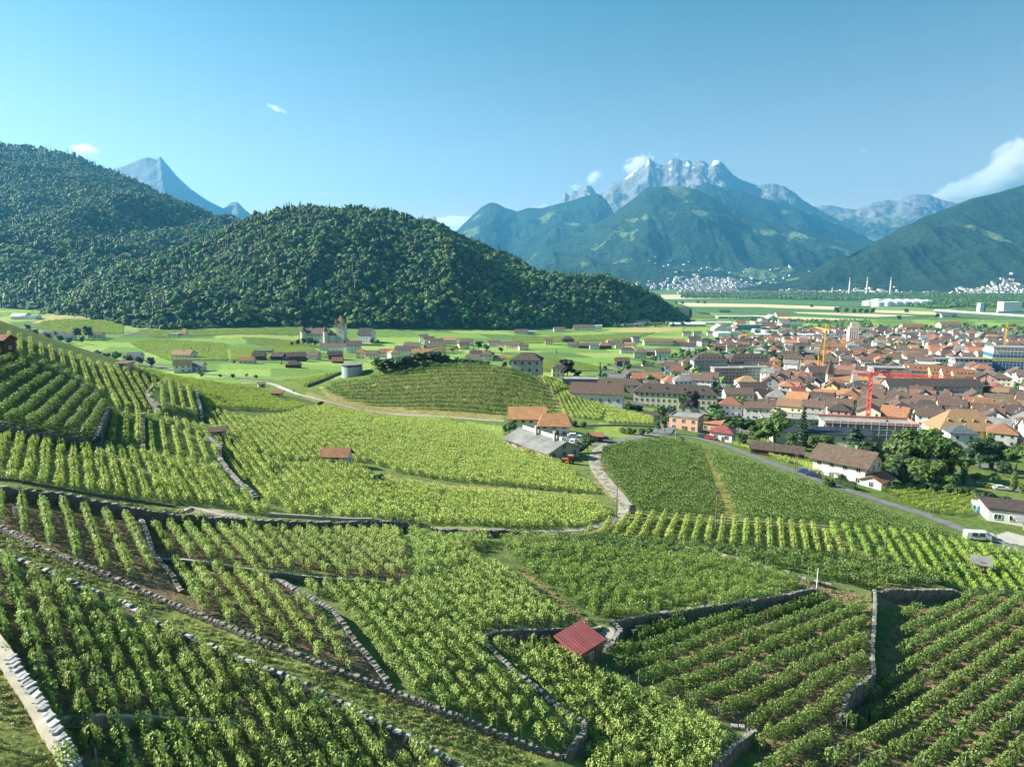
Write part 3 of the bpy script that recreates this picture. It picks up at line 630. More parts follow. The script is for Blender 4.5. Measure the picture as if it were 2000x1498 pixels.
# forest trees (seen at 5-10 pixels)
LEAF_F2 = leafmat('forest_leaves_deep', (0.036, 0.088, 0.026), (0.130, 0.225, 0.058), tr=.12, rnd=.35)
def forest_proto(i):
    r = np.random.default_rng(100 + i); L = lobes_round(r, 4.6, n=6, zc=6.0 + i * 0.4, rz=3.8)
    V, F, t = blob_crown('c', LEAF_F, r, L, 230, 1.25); V, F, t = add_core(V, F, t, L, 0.8); return mesh_q('forest_crown', V, F, t, LEAF_F if i < 2 else LEAF_F2)
def conifer_mesh(name, r, h=14.0, rad=3.0, nq=300, size=0.9, m=LEAF_FC, layers=11, core=True, droop=0.35):
    z = h * (1 - r.uniform(0, 1, nq) ** 0.62) ; z = h * 0.06 + z * 0.94; lay = np.round(z / h * layers) / layers * h * 0.6 + z * 0.4
    rr = rad * (1 - lay / (h * 1.03)) * (0.75 + 0.25 * np.cos((z / h) * layers * 2 * math.pi)) * r.uniform(0.45, 1.05, nq); a = r.uniform(0, 2 * math.pi, nq)
    C = np.stack([rr * np.cos(a), rr * np.sin(a), lay - rr * droop], 1); N = np.stack([np.cos(a) * .5, np.sin(a) * .5, np.full(nq, 0.9)], 1) + rand_dirs(nq, r) * .4
    V, F = leaf_quads(C, N, size * r.uniform(.6, 1.2, nq), r); t = np.clip(r.normal(.5, .25, nq), 0, 1)
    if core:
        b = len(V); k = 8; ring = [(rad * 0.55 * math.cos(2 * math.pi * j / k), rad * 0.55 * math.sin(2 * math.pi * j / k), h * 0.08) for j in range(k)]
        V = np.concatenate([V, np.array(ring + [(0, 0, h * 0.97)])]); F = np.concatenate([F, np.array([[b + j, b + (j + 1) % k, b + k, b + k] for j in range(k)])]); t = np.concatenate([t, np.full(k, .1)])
    return mesh_q(name, V, F, t, m)
FP = [proto('forest_tree_%d' % i, forest_proto(i)) for i in range(4)] + [proto('forest_tree_4', conifer_mesh('forest_conifer', np.random.default_rng(55)))]
FCOL = subcol('forest_prototypes', FP)
def forest_on(name, grid, spacing, seed, conif=0.1, clip=None, smin=0.7, smax=1.35, label=None):
    o_, X, Y, Z = grid; r = np.random.default_rng(seed); nu, nT = X.shape
    # sample faces in proportion to plan area
    x00, x10, x01 = X[:-1, :-1], X[1:, :-1], X[:-1, 1:]; y00, y10, y01 = Y[:-1, :-1], Y[1:, :-1], Y[:-1, 1:]
    ar = np.abs((x10 - x00) * (y01 - y00) - (x01 - x00) * (y10 - y00)); n = int(ar.sum() / spacing ** 2); p = (ar / ar.sum()).ravel()
    cdf = np.cumsum(p); k = np.searchsorted(cdf, r.uniform(0, 1, n)); k = np.clip(k, 0, len(p) - 1); i, j = np.unravel_index(k, ar.shape); fu, fv = r.uniform(0, 1, n), r.uniform(0, 1, n)
    def bl(G): return (G[i, j] * (1 - fu) + G[i + 1, j] * fu) * (1 - fv) + (G[i, j + 1] * (1 - fu) + G[i + 1, j + 1] * fu) * fv
    P = np.stack([bl(X), bl(Y), bl(Z)], 1)
    # keep what can be seen from about here: facing slopes plus a little beyond the crest, inside the frame with a margin
    d = np.linalg.norm(P - np.array([0, 0, CAMZ]), axis=1); u, v = proj(P[:, 0], P[:, 1], P[:, 2])
    tt = (j + fv) ; keep = (u > -200) & (u < 2200) & (tt < (nT - 15) + 2.5)
    if clip is not None: keep &= clip(P, u, v)
    P = P[keep]; n = len(P)
    cn = fbm(P[:, 0] / 90, P[:, 1] / 90, 3); con = r.uniform(0, 1, n) < np.clip((cn - 0.5) * 6 * conif + conif, 0, 0.8)
    idx = np.where(con, 4, r.integers(0, 2, n) + 2 * (fbm(P[:, 0] / 45 + 3, P[:, 1] / 45, 3) + r.normal(0, .07, n) > .5)); s = r.uniform(smin, smax, n) * (0.85 + 0.4 * fbm(P[:, 0] / 60 + 7, P[:, 1] / 60, 2)); sc = np.stack([s, s, s * r.uniform(.8, 1.2, n)], 1)
    rot = np.stack([np.zeros(n), np.zeros(n), r.uniform(0, 6.28, n)], 1); P[:, 2] -= 1.2
    print(name, n)
    return scatter(name, P, rot, sc, idx, FCOL, kind='stuff', label=label)
forest_on('forest', hA, 8.2, 5, conif=0.12, smin=.6, smax=1.65)
forest_on('forest', hB, 11.5, 6, conif=0.14, smin=1.0, smax=1.8, clip=lambda P, u, v: v < 640)
# ================================================================ VINES
def vine_plant(r, nq, size, L=1.0, wid=0.53, z0=0.35, z1=1.55, shoot=0.3):
    """leaf quads of one metre (L) of trained vine; row along +x, centred"""
    x = r.uniform(-L / 2, L / 2, nq); cl = np.sin(x / L * 2 * math.pi * r.integers(1, 3) + r.uniform(0, 6)) * 0.16
    z = r.uniform(0, 1, nq) ** 0.8; zz = z0 + (z1 - z0) * z; zz += np.where(r.uniform(0, 1, nq) < 0.13, r.uniform(0, shoot, nq), 0)
    half = wid * (0.55 + 0.5 * np.sin(np.clip(z, 0, 1) * math.pi) + cl); s = np.where(r.uniform(0, 1, nq) < .5, -1, 1)
    y = s * half * r.uniform(0.35, 1.0, nq) + r.normal(0, 0.03, nq)
    C = np.stack([x, y, zz], 1); N = np.stack([r.normal(0, .5, nq), s * 0.7 + r.normal(0, .4, nq), 0.45 + r.normal(0, .4, nq)], 1)
    V, F = leaf_quads(C, N, size * r.uniform(0.6, 1.35, nq), r, asp=0.95)
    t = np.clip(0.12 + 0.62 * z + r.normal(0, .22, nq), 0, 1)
    return V, t
VT = {}
for lod, nq, sz, in (('a', 280, .135), ('b', 165, .165), ('c', 100, .205)):
    VT[lod] = [vine_plant(np.random.default_rng(200 + k), nq, sz) for k in range(9)]
def order(n):
    w_ = ['first', 'second', 'third', 'fourth', 'fifth', 'sixth', 'seventh', 'eighth', 'ninth', 'tenth', 'eleventh', 'twelfth', 'thirteenth', 'fourteenth', 'fifteenth', 'sixteenth', 'seventeenth', 'eighteenth', 'nineteenth']
    t_ = ['twentieth', 'thirtieth', 'fortieth', 'fiftieth']; tt_ = ['twenty', 'thirty', 'forty', 'fifty']
    if n <= 19: return w_[n - 1]
    if n % 10 == 0: return t_[n // 10 - 2]
    return tt_[n // 10 - 2] + '-' + w_[n % 10 - 1]
m_stake = mat('galvanised_stake', (0.32, 0.33, 0.33), (0.45, 0.45, 0.44), scale=5, rough=0.6, metal=0.3)
m_wood = mat('weathered_wood', (0.13, 0.095, 0.065), (0.22, 0.17, 0.12), scale=2.5, aniso=(1, 1, .2))
m_trunkv = mat('vine_wood', (0.06, 0.045, 0.03), (0.10, 0.075, 0.05), scale=6)
_edges = lambda P: list(zip(P, P[1:] + P[:1]))
def row_segments(P, dirv, spacing, off=0.0, minlen=2.0):
    d = np.array(dirv) / np.linalg.norm(dirv); nrm = np.array([-d[1], d[0]]); A = np.array(P); pr = A @ nrm
    out = []; k = math.ceil((pr.min() + off) / spacing)
    while k * spacing - off < pr.max():
        c = k * spacing - off; k += 1; T = []
        for a, b in _edges(P):
            pa, pb = np.dot(a, nrm) - c, np.dot(b, nrm) - c
            if (pa > 0) != (pb > 0):
                f = pa / (pa - pb); q = np.array(a) + f * (np.array(b) - np.array(a)); T.append(float(q @ d))
        T.sort()
        for t0, t1 in zip(T[::2], T[1::2]):
            if t1 - t0 > minlen: out.append((d * t0 + nrm * c, d * t1 + nrm * c))
    return out
def vdir(x):
    if isinstance(x, tuple) and isinstance(x[0], tuple):
        a, b = hit(*x[0], 700), hit(*x[1], 700); return (b[0] - a[0], b[1] - a[1])
    return (math.sin(R(x)), math.cos(R(x)))
def vp(u, v): d = ray(u, v); return math.degrees(math.atan2(d[0], d[1]))
ROWS = []      # (label, side phrase, group, [objects])
def near_plot(poly, direction, spacing, where, m=None, vig=1.0, gap=0.03, off=0.0, hs=1.0, lodbias=0, order_by='u', frm='from the left', tone='green', wid=1.0, clump=0.22, stakes=5.0, dens=1.0, seed=0, maxrows=99, world=None):
    P = world or hits(poly, 400); D = vdir(direction); segs = row_segments(P, D, spacing, off); r = np.random.default_rng(seed + 11)
    rows = []
    for a, b in segs:
        u, v = proj((a[0] + b[0]) / 2, (a[1] + b[1]) / 2, Hf((a[0] + b[0]) / 2, (a[1] + b[1]) / 2)); rows.append((u if order_by == 'u' else -v, a, b))
    rows.sort(key=lambda x: x[0])
    if frm in ('from the right', 'from the top'): rows = rows[::-1] if frm == 'from the right' else rows[::-1]
    grp = 'vine rows ' + where
    for n, (_, a, b) in enumerate(rows):
        mid = (a + b) / 2; L = float(np.linalg.norm(b - a)); dist = math.hypot(mid[0], mid[1]) ; dist = math.hypot(dist, CAMZ - Hf(*mid))
        lod = 'a' if dist < 66 else 'b' if dist < 112 else 'c'
        npl = max(2, int(L / 0.84)); t = (np.arange(npl) + 0.5) / npl + r.normal(0, .01, npl); t = t[r.uniform(0, 1, npl) > gap]; npl = len(t)
        if npl < 2: continue
        pos = a[None] + (b - a)[None] * t[:, None] + r.normal(0, 0.05, (npl, 2)); z = H(pos[:, 0], pos[:, 1]); ang = math.atan2(b[1] - a[1], b[0] - a[0])
        c0 = a; z0 = Hf(*a); Vs = []; Ts = []
        kk = r.integers(0, 9, npl); fl = r.integers(0, 2, npl); hsc = hs * (1 + clump * r.normal(0, 1, npl)).clip(.62, 1.45); ws = wid * (1 + 1.2 * clump * r.normal(0, 1, npl)).clip(.5, 1.6)
        for j in range(npl):
            V, tn = VT[lod][kk[j]]
            if dens < 1: q = int(len(tn) * dens); V = V[:q * 4]; tn = tn[:q]
            an = ang + (math.pi if fl[j] else 0) + r.normal(0, .06); ca, sa = math.cos(an), math.sin(an); X = V[:, 0]; Y = V[:, 1] * ws[j]
            Vs.append(np.stack([X * ca - Y * sa + pos[j, 0] - c0[0], X * sa + Y * ca + pos[j, 1] - c0[1], V[:, 2] * hsc[j] + z[j] - z0], 1)); Ts.append(np.clip(tn + r.normal(0, .08), 0, 1))
        V = np.concatenate(Vs); T = np.concatenate(Ts)
        lab = '%s vine row %s, %s %s' % (tone, where, order(n + 1), frm)
        root = obj('vine_row', None, loc=(float(c0[0]), float(c0[1]), z0), label=lab, category='vine row', group=grp)
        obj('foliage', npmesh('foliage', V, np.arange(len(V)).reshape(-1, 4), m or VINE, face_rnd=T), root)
        sb = MB(); ns = max(2, int(L / stakes)) if stakes else 0
        for q in range(ns + 1 if ns else 0):
            p = a + (b - a) * (q / ns); zz = Hf(*p) - z0; x, y = p - c0; sb.box(x - .03, x + .03, y - .03, y + .03, zz - .2, zz + 1.62 * hs)
        if dist < 100:
            for j in range(npl):
                x, y = pos[j] - c0; zz = z[j] - z0; sb.beam((x, y, zz - .1), (x + r.normal(0, .05), y + r.normal(0, .05), zz + .6), .03, 1, 3)
        if sb.v: obj('stakes', sb.mesh('stakes', m_stake, m_trunkv), root, kind='stuff')
        ROWS.append(root)
# ---- plots, near to far
VPL = vp(-20, 450); VPR = vp(2706, 807)
near_plot([(118, 1498), (95, 1440), (30, 1330), (0, 1280), (-70, 1200), (-70, 1070), (0, 1095), (150, 1160), (375, 1265), (560, 1345), (700, 1410), (860, 1492), (900, 1560), (150, 1560)], -40.5, 1.8, 'below the diagonal grass path',
          gap=0.05, clump=.2, hs=1.05, seed=1, tone='loose leafy', stakes=4.5, m=VINE)
near_plot([(-60, 968), (0, 974), (130, 990), (268, 1020), (282, 1055), (290, 1095), (312, 1120), (240, 1136), (150, 1097), (0, 1024), (-60, 1000)], VPL, 2.15, 'under the left road wall', order_by='u', seed=2, clump=.12, wid=.8)
near_plot([(300, 1030), (345, 1028), (500, 1038), (620, 1040), (770, 1040), (800, 1080), (790, 1134), (700, 1130), (520, 1115), (380, 1096), (310, 1086)], VPL, 2.0, 'under the middle of the road wall', seed=3, clump=.14, wid=.85)
near_plot([(325, 1105), (515, 1130), (545, 1155), (610, 1192), (650, 1225), (682, 1270), (745, 1342), (650, 1306), (500, 1243), (380, 1192), (350, 1172)], VPL, 2.0, 'left of the stone steps', seed=4, clump=.15, wid=.9)
near_plot([(600, 1148), (780, 1150), (910, 1120), (925, 1090), (1010, 1125), (1125, 1218), (1000, 1236), (935, 1240), (955, 1285), (1000, 1330), (1060, 1378), (1130, 1430), (1095, 1470), (1000, 1438), (850, 1378), (775, 1350), (735, 1300), (700, 1260), (665, 1212)], VPL, 1.8, 'in the long middle plot', seed=5, clump=.11, gap=.01)
near_plot([(800, 1050), (870, 1052), (980, 1052), (930, 1080), (905, 1110), (790, 1142), (815, 1080)], VPL, 1.8, 'at the road wall end', seed=6, clump=.2, gap=.03)
near_plot([(975, 1060), (1175, 1076), (1385, 1086), (1470, 1108), (1560, 1140), (1585, 1158), (1500, 1174), (1370, 1190), (1195, 1222), (1160, 1215), (1025, 1112)], ((1060, 1160), (1500, 1125)), 1.75, 'in the central plot above the hut wall', order_by='v', frm='from the bottom', seed=7, clump=.22, gap=.04)
near_plot([(965, 1268), (1075, 1264), (1120, 1292), (1165, 1312), (1190, 1325), (1300, 1378), (1420, 1425), (1425, 1440), (1392, 1500), (1380, 1560), (1160, 1560), (1150, 1450), (1148, 1425), (1095, 1395), (1010, 1322)], vp(150, 470), 1.55, 'below the red-roofed hut', seed=8, clump=.2, gap=.01, wid=1.1)
near_plot([(1192, 1290), (1225, 1262), (1290, 1232), (1500, 1195), (1605, 1172), (1650, 1185), (1688, 1195), (1685, 1330), (1635, 1385), (1590, 1500), (1580, 1560), (1480, 1560), (1484, 1440), (1430, 1412), (1300, 1365), (1195, 1312)], VPR, 2.45, 'between the two stone walls', order_by='v', frm='from the bottom', seed=9, clump=.09, wid=1.25, hs=1.15, gap=.005, m=VINE_D)
near_plot([(1765, 1205), (1885, 1172), (2120, 1168), (2120, 1560), (1600, 1560), (1650, 1440), (1660, 1385), (1700, 1350), (1750, 1330)], VPR, 2.45, 'beyond the tall upright wall', order_by='v', frm='from the bottom', seed=10, clump=.09, wid=1.25, hs=1.15, gap=.005, m=VINE_D)
near_plot([(1000, 1050), (1090, 1052), (1250, 1060), (1400, 1070), (1500, 1082), (1700, 1100), (1820, 1122), (1858, 1145), (1725, 1150), (1610, 1132), (1500, 1106), (1400, 1080), (1180, 1068), (1000, 1058)], ((1250, 1065), (1700, 1120)), 1.9, 'in the dark curving band', order_by='v', frm='from the bottom', seed=12, clump=.14, m=VINE_D, wid=1.3)
near_plot([(1130, 1046), (1236, 1008), (1400, 1020), (1500, 1024), (1585, 1028), (1600, 1040), (1690, 1095), (1500, 1078), (1400, 1066), (1250, 1056)], vp(1472, 766), 2.2, 'fanning down below the round field', seed=13, clump=.12, m=VINE_M, tone='bright')
near_plot([(1592, 1030), (1680, 1036), (1830, 1052), (1880, 1064), (1950, 1075), (2100, 1090), (2100, 1170), (1990, 1162), (1880, 1156), (1800, 1130), (1700, 1094)], vp(1440, 740), 2.6, 'around the weathered shed', seed=14, clump=.2, gap=.08, m=VINE_Y, tone='yellow-green', wid=.8)
# upper left slope
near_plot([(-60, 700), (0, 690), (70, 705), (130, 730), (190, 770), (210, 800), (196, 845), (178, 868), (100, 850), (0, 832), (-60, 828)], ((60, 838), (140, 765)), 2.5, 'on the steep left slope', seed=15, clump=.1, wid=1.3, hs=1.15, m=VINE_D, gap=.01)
near_plot([(215, 806), (276, 812), (276, 870), (215, 872)], vp(269, 540), 2.2, 'beside the thin upright wall', seed=16, m=VINE_M, clump=.15)
near_plot([(283, 812), (300, 818), (410, 868), (424, 885), (428, 908), (400, 908), (283, 878)], vp(269, 540), 2.2, 'left of the zigzag steps', seed=17, m=VINE_M, clump=.12, wid=.75)
near_plot([(325, 752), (375, 762), (382, 795), (330, 785), (296, 775)], vp(300, 560), 2.2, 'inside the curved terrace wall', seed=18, m=VINE_M, clump=.12, wid=.8)
near_plot([(300, 780), (385, 798), (395, 825), (320, 808)], vp(300, 560), 2.2, 'just below the curved wall', seed=19, m=VINE_M, clump=.12, wid=.8)
# ---- farther plots: joined, one object per plot
def vine_far(i, L, nq, size, m, w_=.5): 
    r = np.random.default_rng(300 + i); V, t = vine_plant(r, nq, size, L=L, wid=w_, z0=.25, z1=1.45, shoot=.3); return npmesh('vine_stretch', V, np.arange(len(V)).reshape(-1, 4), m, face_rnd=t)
VP_MID = [proto('vine_mid_%02d' % i, vine_far(i, 2.0, 150, .20, VINE_M)) for i in range(5)] + [proto('vine_mid_%02d' % (5 + i), vine_far(i, 2.0, 150, .20, VINE_D)) for i in range(5)]
VP_FAR = [proto('vine_far_%02d' % i, vine_far(i + 20, 5.0, 110, .5, VINE_M, .6)) for i in range(4)]
C_MID = subcol('vine_mid', VP_MID); C_FAR = subcol('vine_far', VP_FAR)
def far_plot(poly, direction, spacing, label, dark=False, gap=.02, far=False, dmax=700, dmin=20, hs=1.0, seed=0, name='vineyard', world=None, jit=.06, skip=None):
    P = world or hits(poly, dmax, dmin); D = vdir(direction); segs = row_segments(P, D, spacing, 0.3); r = np.random.default_rng(seed + 77); L0 = 5.0 if far else 1.8
    pts = []; ang = []
    for a, b in segs:
        L = float(np.linalg.norm(b - a)); n = max(1, int(L / L0)); t = (np.arange(n) + .5) / n; t = t[r.uniform(0, 1, n) > gap]; n = len(t)
        pts.append(a[None] + (b - a)[None] * t[:, None] + r.normal(0, jit, (n, 2))); ang.append(np.full(n, math.atan2(b[1] - a[1], b[0] - a[0])) + r.normal(0, .04, n) + math.pi * r.integers(0, 2, n))
    if not pts: return
    pts = np.concatenate(pts); ang = np.concatenate(ang); z = H(pts[:, 0], pts[:, 1]); n = len(z); e = 1.5
    slope = (H(pts[:, 0] + np.cos(ang) * e, pts[:, 1] + np.sin(ang) * e) - H(pts[:, 0] - np.cos(ang) * e, pts[:, 1] - np.sin(ang) * e)) / (2 * e)
    s = hs * (1 + r.normal(0, .12, n)).clip(.7, 1.4)
    scatter(name, np.stack([pts[:, 0], pts[:, 1], z], 1), np.stack([np.zeros(n), -np.arctan(slope), ang], 1), np.stack([np.ones(n) * 1.05, s * r.uniform(.8, 1.2, n), s], 1),
            r.integers(0, 4, n) if far else r.integers(0, 5, n) + (5 if dark else 0), C_FAR if far else C_MID, kind='stuff', label=label)
VM = vp(207, 511)
far_plot([(-60, 846), (0, 850), (70, 862), (140, 876), (195, 890), (215, 878), (290, 885), (430, 915), (450, 945), (480, 972), (545, 1003), (500, 1008), (430, 990), (370, 985), (335, 985), (150, 962), (0, 940), (-60, 930)], vp(120, 450), 1.75, 'pale green vines above the grassy upper road', gap=.03, seed=1, jit=.12)
far_plot([(0, 648), (60, 668), (150, 700), (240, 722), (330, 740), (330, 750), (295, 762), (285, 780), (215, 800), (200, 770), (140, 726), (80, 700), (0, 680)], vp(60, 520), 2.2, 'sunlit vines along the crest of the left slope', seed=2)
far_plot([(240, 800), (300, 812), (390, 832), (470, 860), (500, 890), (560, 960), (640, 1015), (560, 1005), (500, 970), (452, 920), (435, 880), (300, 815), (285, 812)], VM, 1.8, 'vines beside the zigzag stone steps', seed=3)
far_plot([(395, 770), (520, 765), (600, 798), (560, 806), (400, 800)], ((400, 790), (580, 800)), 2.2, 'curved vine plot above the dirt track', seed=4)
far_plot([(395, 803), (500, 822), (560, 812), (640, 797), (720, 812), (880, 818), (985, 870), (1090, 905), (1160, 955), (1165, 965), (870, 940), (760, 920), (730, 905), (640, 900), (560, 905), (480, 880), (420, 850)], VM, 1.9, 'wide bright vineyard in the middle of the slope', seed=5)
far_plot([(480, 885), (560, 910), (640, 908), (700, 915), (740, 935), (860, 955), (1160, 978), (1195, 1010), (1140, 1030), (1000, 1033), (860, 1025), (770, 1018), (660, 1012), (560, 965)], VM, 1.8, 'bright vineyard just above the road wall', seed=6)
far_plot([(1178, 882), (1205, 872), (1300, 862), (1368, 876), (1374, 895), (1415, 1010), (1330, 1008), (1240, 1000), (1225, 975), (1190, 930), (1175, 900)], ((1200, 930), (1400, 945)), 2.0, 'deep green round field beside the lane', dark=True, seed=7, gap=.01, hs=1.15)
far_plot([(1384, 879), (1494, 921), (1560, 943), (1660, 979), (1780, 1024), (1872, 1056), (1780, 1048), (1600, 1025), (1440, 1014), (1388, 890)], ((1400, 940), (1700, 1000)), 2.0, 'deep green field right of the yellow strip', dark=True, seed=8, gap=.01, hs=1.15)
far_plot([(630, 765), (660, 750), (720, 742), (790, 720), (850, 716), (980, 722), (1045, 742), (1085, 790), (1080, 812), (985, 812), (860, 806), (750, 796), (680, 785)], ((700, 770), (1040, 775)), 4.4, 'dark contour rows on the rounded vineyard hill', dark=True, seed=9, hs=1.7, dmax=380, gap=.01)
far_plot([(550, 742), (660, 712), (672, 722), (590, 757)], ((560, 745), (660, 720)), 2.0, 'small vine plot left of the round reservoir', seed=10, dmax=420)
far_plot([(1052, 738), (1120, 740), (1180, 768), (1080, 772)], vp(900, 500), 2.0, 'vines on the shoulder below the dark house', seed=11, dmax=430)
far_plot([(1082, 780), (1185, 776), (1185, 800), (1170, 822), (1112, 815)], vp(900, 500), 2.0, 'vine plot above the farm parking place', seed=12, dmax=400)
far_plot([(1192, 785), (1275, 815), (1275, 832), (1180, 828)], vp(900, 500), 2.0, 'vine plot left of the orange flat-roofed building', seed=13, dmax=400)
far_plot([(1428, 868), (1500, 884), (1570, 900), (1604, 912), (1600, 930), (1560, 912), (1494, 890)], ((1450, 872), (1590, 920)), 2.0, 'strip of vines along the upper side of the road', seed=14, dmax=400)
far_plot([(1720, 960), (1760, 945), (1850, 955), (1910, 985), (1900, 1012), (1800, 1000)], ((1740, 975), (1880, 960)), 2.2, 'garden vineyard below the tall trees', seed=15, dmax=400)
far_plot([(245, 720), (330, 738), (395, 748), (500, 762), (520, 765), (395, 772), (335, 752)], 60, 2.2, 'vines along the dip behind the curved wall', seed=16)
far_plot([(285, 775), (300, 800), (240, 800), (215, 800), (200, 770), (240, 770)], vp(60, 520), 2.2, 'small vine patch left of the curved wall', seed=17)
# valley floor
def valley(px, az, label, seed, spacing=3.0): far_plot(px, az, spacing, label, far=True, dmax=1300, dmin=420, seed=seed, gap=.01, jit=.1)
valley([(255, 672), (300, 662), (440, 672), (445, 705), (330, 705)], 60, 'flat valley vineyard behind the left slope', 21)
valley([(450, 680), (600, 682), (580, 700), (450, 705)], 10, 'striped square vineyard near the small chalets', 22)
valley([(270, 645), (440, 645), (590, 640), (590, 655), (300, 660)], 85, 'dark low vines at the foot of the wooded hill', 23)
valley([(60, 640), (85, 628), (240, 630), (240, 652), (150, 655)], 20, 'fenced vineyard at the foot of the left mountain', 24)
valley([(470, 660), (590, 668), (650, 700), (600, 700)], 70, 'vines below the castle', 25)
valley([(960, 700), (1090, 700), (1200, 725), (1040, 728)], 80, 'vines on the flat before the school', 26)
valley([(1000, 660), (1160, 655), (1280, 650), (1240, 662), (1010, 672)], 85, 'valley vines below the wooded hill', 27)
print('rows', len(ROWS))
# ================================================================ DRY STONE WALLS
m_stone = mat('grey_stone', (0.15, 0.14, 0.125), (0.31, 0.29, 0.26), scale=1.6, rough=.95, bump=.03, bscale=9, rnd=.22)
m_stoned = mat('wall_face_stone', (0.10, 0.092, 0.080), (0.22, 0.20, 0.17), scale=1.3, rough=.95, bump=.04, bscale=6)
m_mortar = mat('wall_core', (0.10, 0.092, 0.08), (0.17, 0.155, 0.13), scale=2, rough=1)
m_concrete = mat('pale_mortar', (0.33, 0.29, 0.22), (0.46, 0.41, 0.31), scale=.9, rough=.95, bump=.015, bscale=12, detail=8)
def rough_stone(r, lx, ly, lz):
    v = np.array([(x, y, z) for z in (-.5, .5) for x, y in ((-.5, -.5), (.5, -.5), (.5, .5), (-.5, .5))]) + r.normal(0, .055, (8, 3)); v[4:, :2] *= .9
    return v * np.array([lx, ly, lz]), [(0, 3, 2, 1), (4, 5, 6, 7), (0, 1, 5, 4), (1, 2, 6, 5), (2, 3, 7, 6), (3, 0, 4, 7)]
_caps = {}
m_stone_l = mat('pale_stone', (0.26, 0.255, 0.245), (0.46, 0.45, 0.43), scale=1.6, rough=.95, bump=.03, bscale=9, rnd=.22)
def cap_mesh(k, ly, m_=None):
    m_ = m_ or m_stone; key = (k, round(ly, 2), m_.name)
    if key not in _caps:
        r = np.random.default_rng(900 + k); v, f = rough_stone(r, .96, ly, .17); _caps[key] = MB().add(v * np.array([1, 1, .75]), f).mesh('stone', m_)
    return _caps[key]
def stone_wall(key, label, thick=.5, cap=.5, caps=True, face=True, core=None, course=.24, slen=.42, capstones=True, over=.0, cat='stone wall', cap_off=0.0, cap_ly=None, yaw=0.0, gapk=0.0, blank=(), cm=None):
    wl = WALLS[key]; P = densify(wl['P'], .9); side = wl['side']; A = np.array(P); n = len(A)
    T = np.gradient(A, axis=0); T /= np.linalg.norm(T, axis=1, keepdims=True); Nn = np.stack([-T[:, 1], T[:, 0]], 1) * side      # towards high side
    th = thick; c = A - Nn * 0.05
    zh = H(*(A + Nn * .55).T); zh = np.maximum(zh, H(*(A + Nn * .25).T)); zl = np.minimum(H(*(A - Nn * .8).T), H(*(A - Nn * .5).T)); k = np.hanning(5)[1:-1]; 
    top = np.maximum(zh, zl + .15) + .06 + over; bot = zl - .35
    x0, y0 = A[0]; z0 = float(bot[0]); root = obj('stone_wall', None, loc=(float(x0), float(y0), z0), label=label, category=cat)
    O = np.array([x0, y0]); f1 = c - Nn * th / 2 - O; f2 = c + Nn * th / 2 - O
    V = []; F = []
    for i in range(n):
        V += [(f1[i, 0], f1[i, 1], bot[i] - z0), (f1[i, 0], f1[i, 1], top[i] - z0), (f2[i, 0], f2[i, 1], top[i] - z0), (f2[i, 0], f2[i, 1], bot[i] - z0)]
    for i in range(n - 1):
        b = i * 4; F += [(b + j, b + 4 + j, b + 4 + (j + 1) % 4, b + (j + 1) % 4) for j in range(4)]
    F += [(0, 1, 2, 3), ((n - 1) * 4 + 3, (n - 1) * 4 + 2, (n - 1) * 4 + 1, (n - 1) * 4)]
    obj('wall_core', MB().add(V, F).mesh('wall_core', core or m_mortar), root)
    r = np.random.default_rng(abs(hash(key)) % 1000 if False else sum(map(ord, key)))
    S = np.concatenate([[0], np.cumsum(np.linalg.norm(np.diff(A, axis=0), axis=1))]); tot = S[-1]
    ip = lambda arr, s: np.interp(s, S, arr)
    if face:
        fb = MB(); zc = 0.0
        row = 0
        while zc < float((top - bot).max()):
            s = r.uniform(0, .3); hgt = course * r.uniform(.75, 1.25)
            while s < tot:
                ln = slen * r.uniform(.6, 1.5); sm = s + ln / 2; b_, t_ = ip(bot, sm), ip(top, sm)
                z = b_ + zc + hgt / 2
                if z + hgt * .4 < t_ and sm < tot:
                    px, py = ip(f1[:, 0], sm), ip(f1[:, 1], sm); an = math.atan2(ip(T[:, 1], sm), ip(T[:, 0], sm)); v, f = rough_stone(r, ln * .93, .16 * r.uniform(.6, 1.3), hgt * .9)
                    ca, sa = math.cos(an), math.sin(an); v = np.stack([v[:, 0] * ca - v[:, 1] * sa + px, v[:, 0] * sa + v[:, 1] * ca + py, v[:, 2] + z - z0], 1); fb.add(v, f)
                s += ln
            zc += hgt; row += 1
        if fb.v: obj('wall_face', fb.mesh('wall_face', m_stoned), root, kind='stuff')
    if capstones:
        s = 0; q = 0; lst = max(cap, tot / 290.0)
        while s < tot - .1:
            ln = lst * r.uniform(.5, 1.7); sm = min(s + ln / 2, tot); me = cap_mesh(int(r.integers(0, 7)), cap_ly or th + .04, cm)
            if cap_ly is None and r.uniform() < .15: s += ln; continue
            if any(b0 < sm < b1 for b0, b1 in blank): s += ln; continue
            o = obj('stone', me, root, loc=(float(ip(c[:, 0] + Nn[:, 0] * cap_off, sm) - x0 + r.normal(0, .03)), float(ip(c[:, 1] + Nn[:, 1] * cap_off, sm) - y0 + r.normal(0, .03)), float(ip(top, sm) - z0 + .035 + r.normal(0, .035))))
            o.rotation_euler = (r.normal(0, .06), r.normal(0, .06), math.atan2(ip(T[:, 1], sm), ip(T[:, 0], sm)) + r.normal(0, .08) + yaw); o.scale = (ln * (.93 - gapk), r.uniform(.85, 1.15), r.uniform(.8, 1.3)); s += ln; q += 1
    return root
stone_wall('road', 'long stone retaining wall under the grassy upper road', thick=.5, cap=.9)
stone_wall('road2', 'short low wall where the upper road goes on', thick=.45, cap=.7)
stone_wall('pathu', 'grey capped wall along the upper side of the diagonal path', cap=.5, thick=.36)
stone_wall('pathl', 'pale capped wall along the lower side of the diagonal path', cap=.6, thick=.40, cm=m_stone_l)
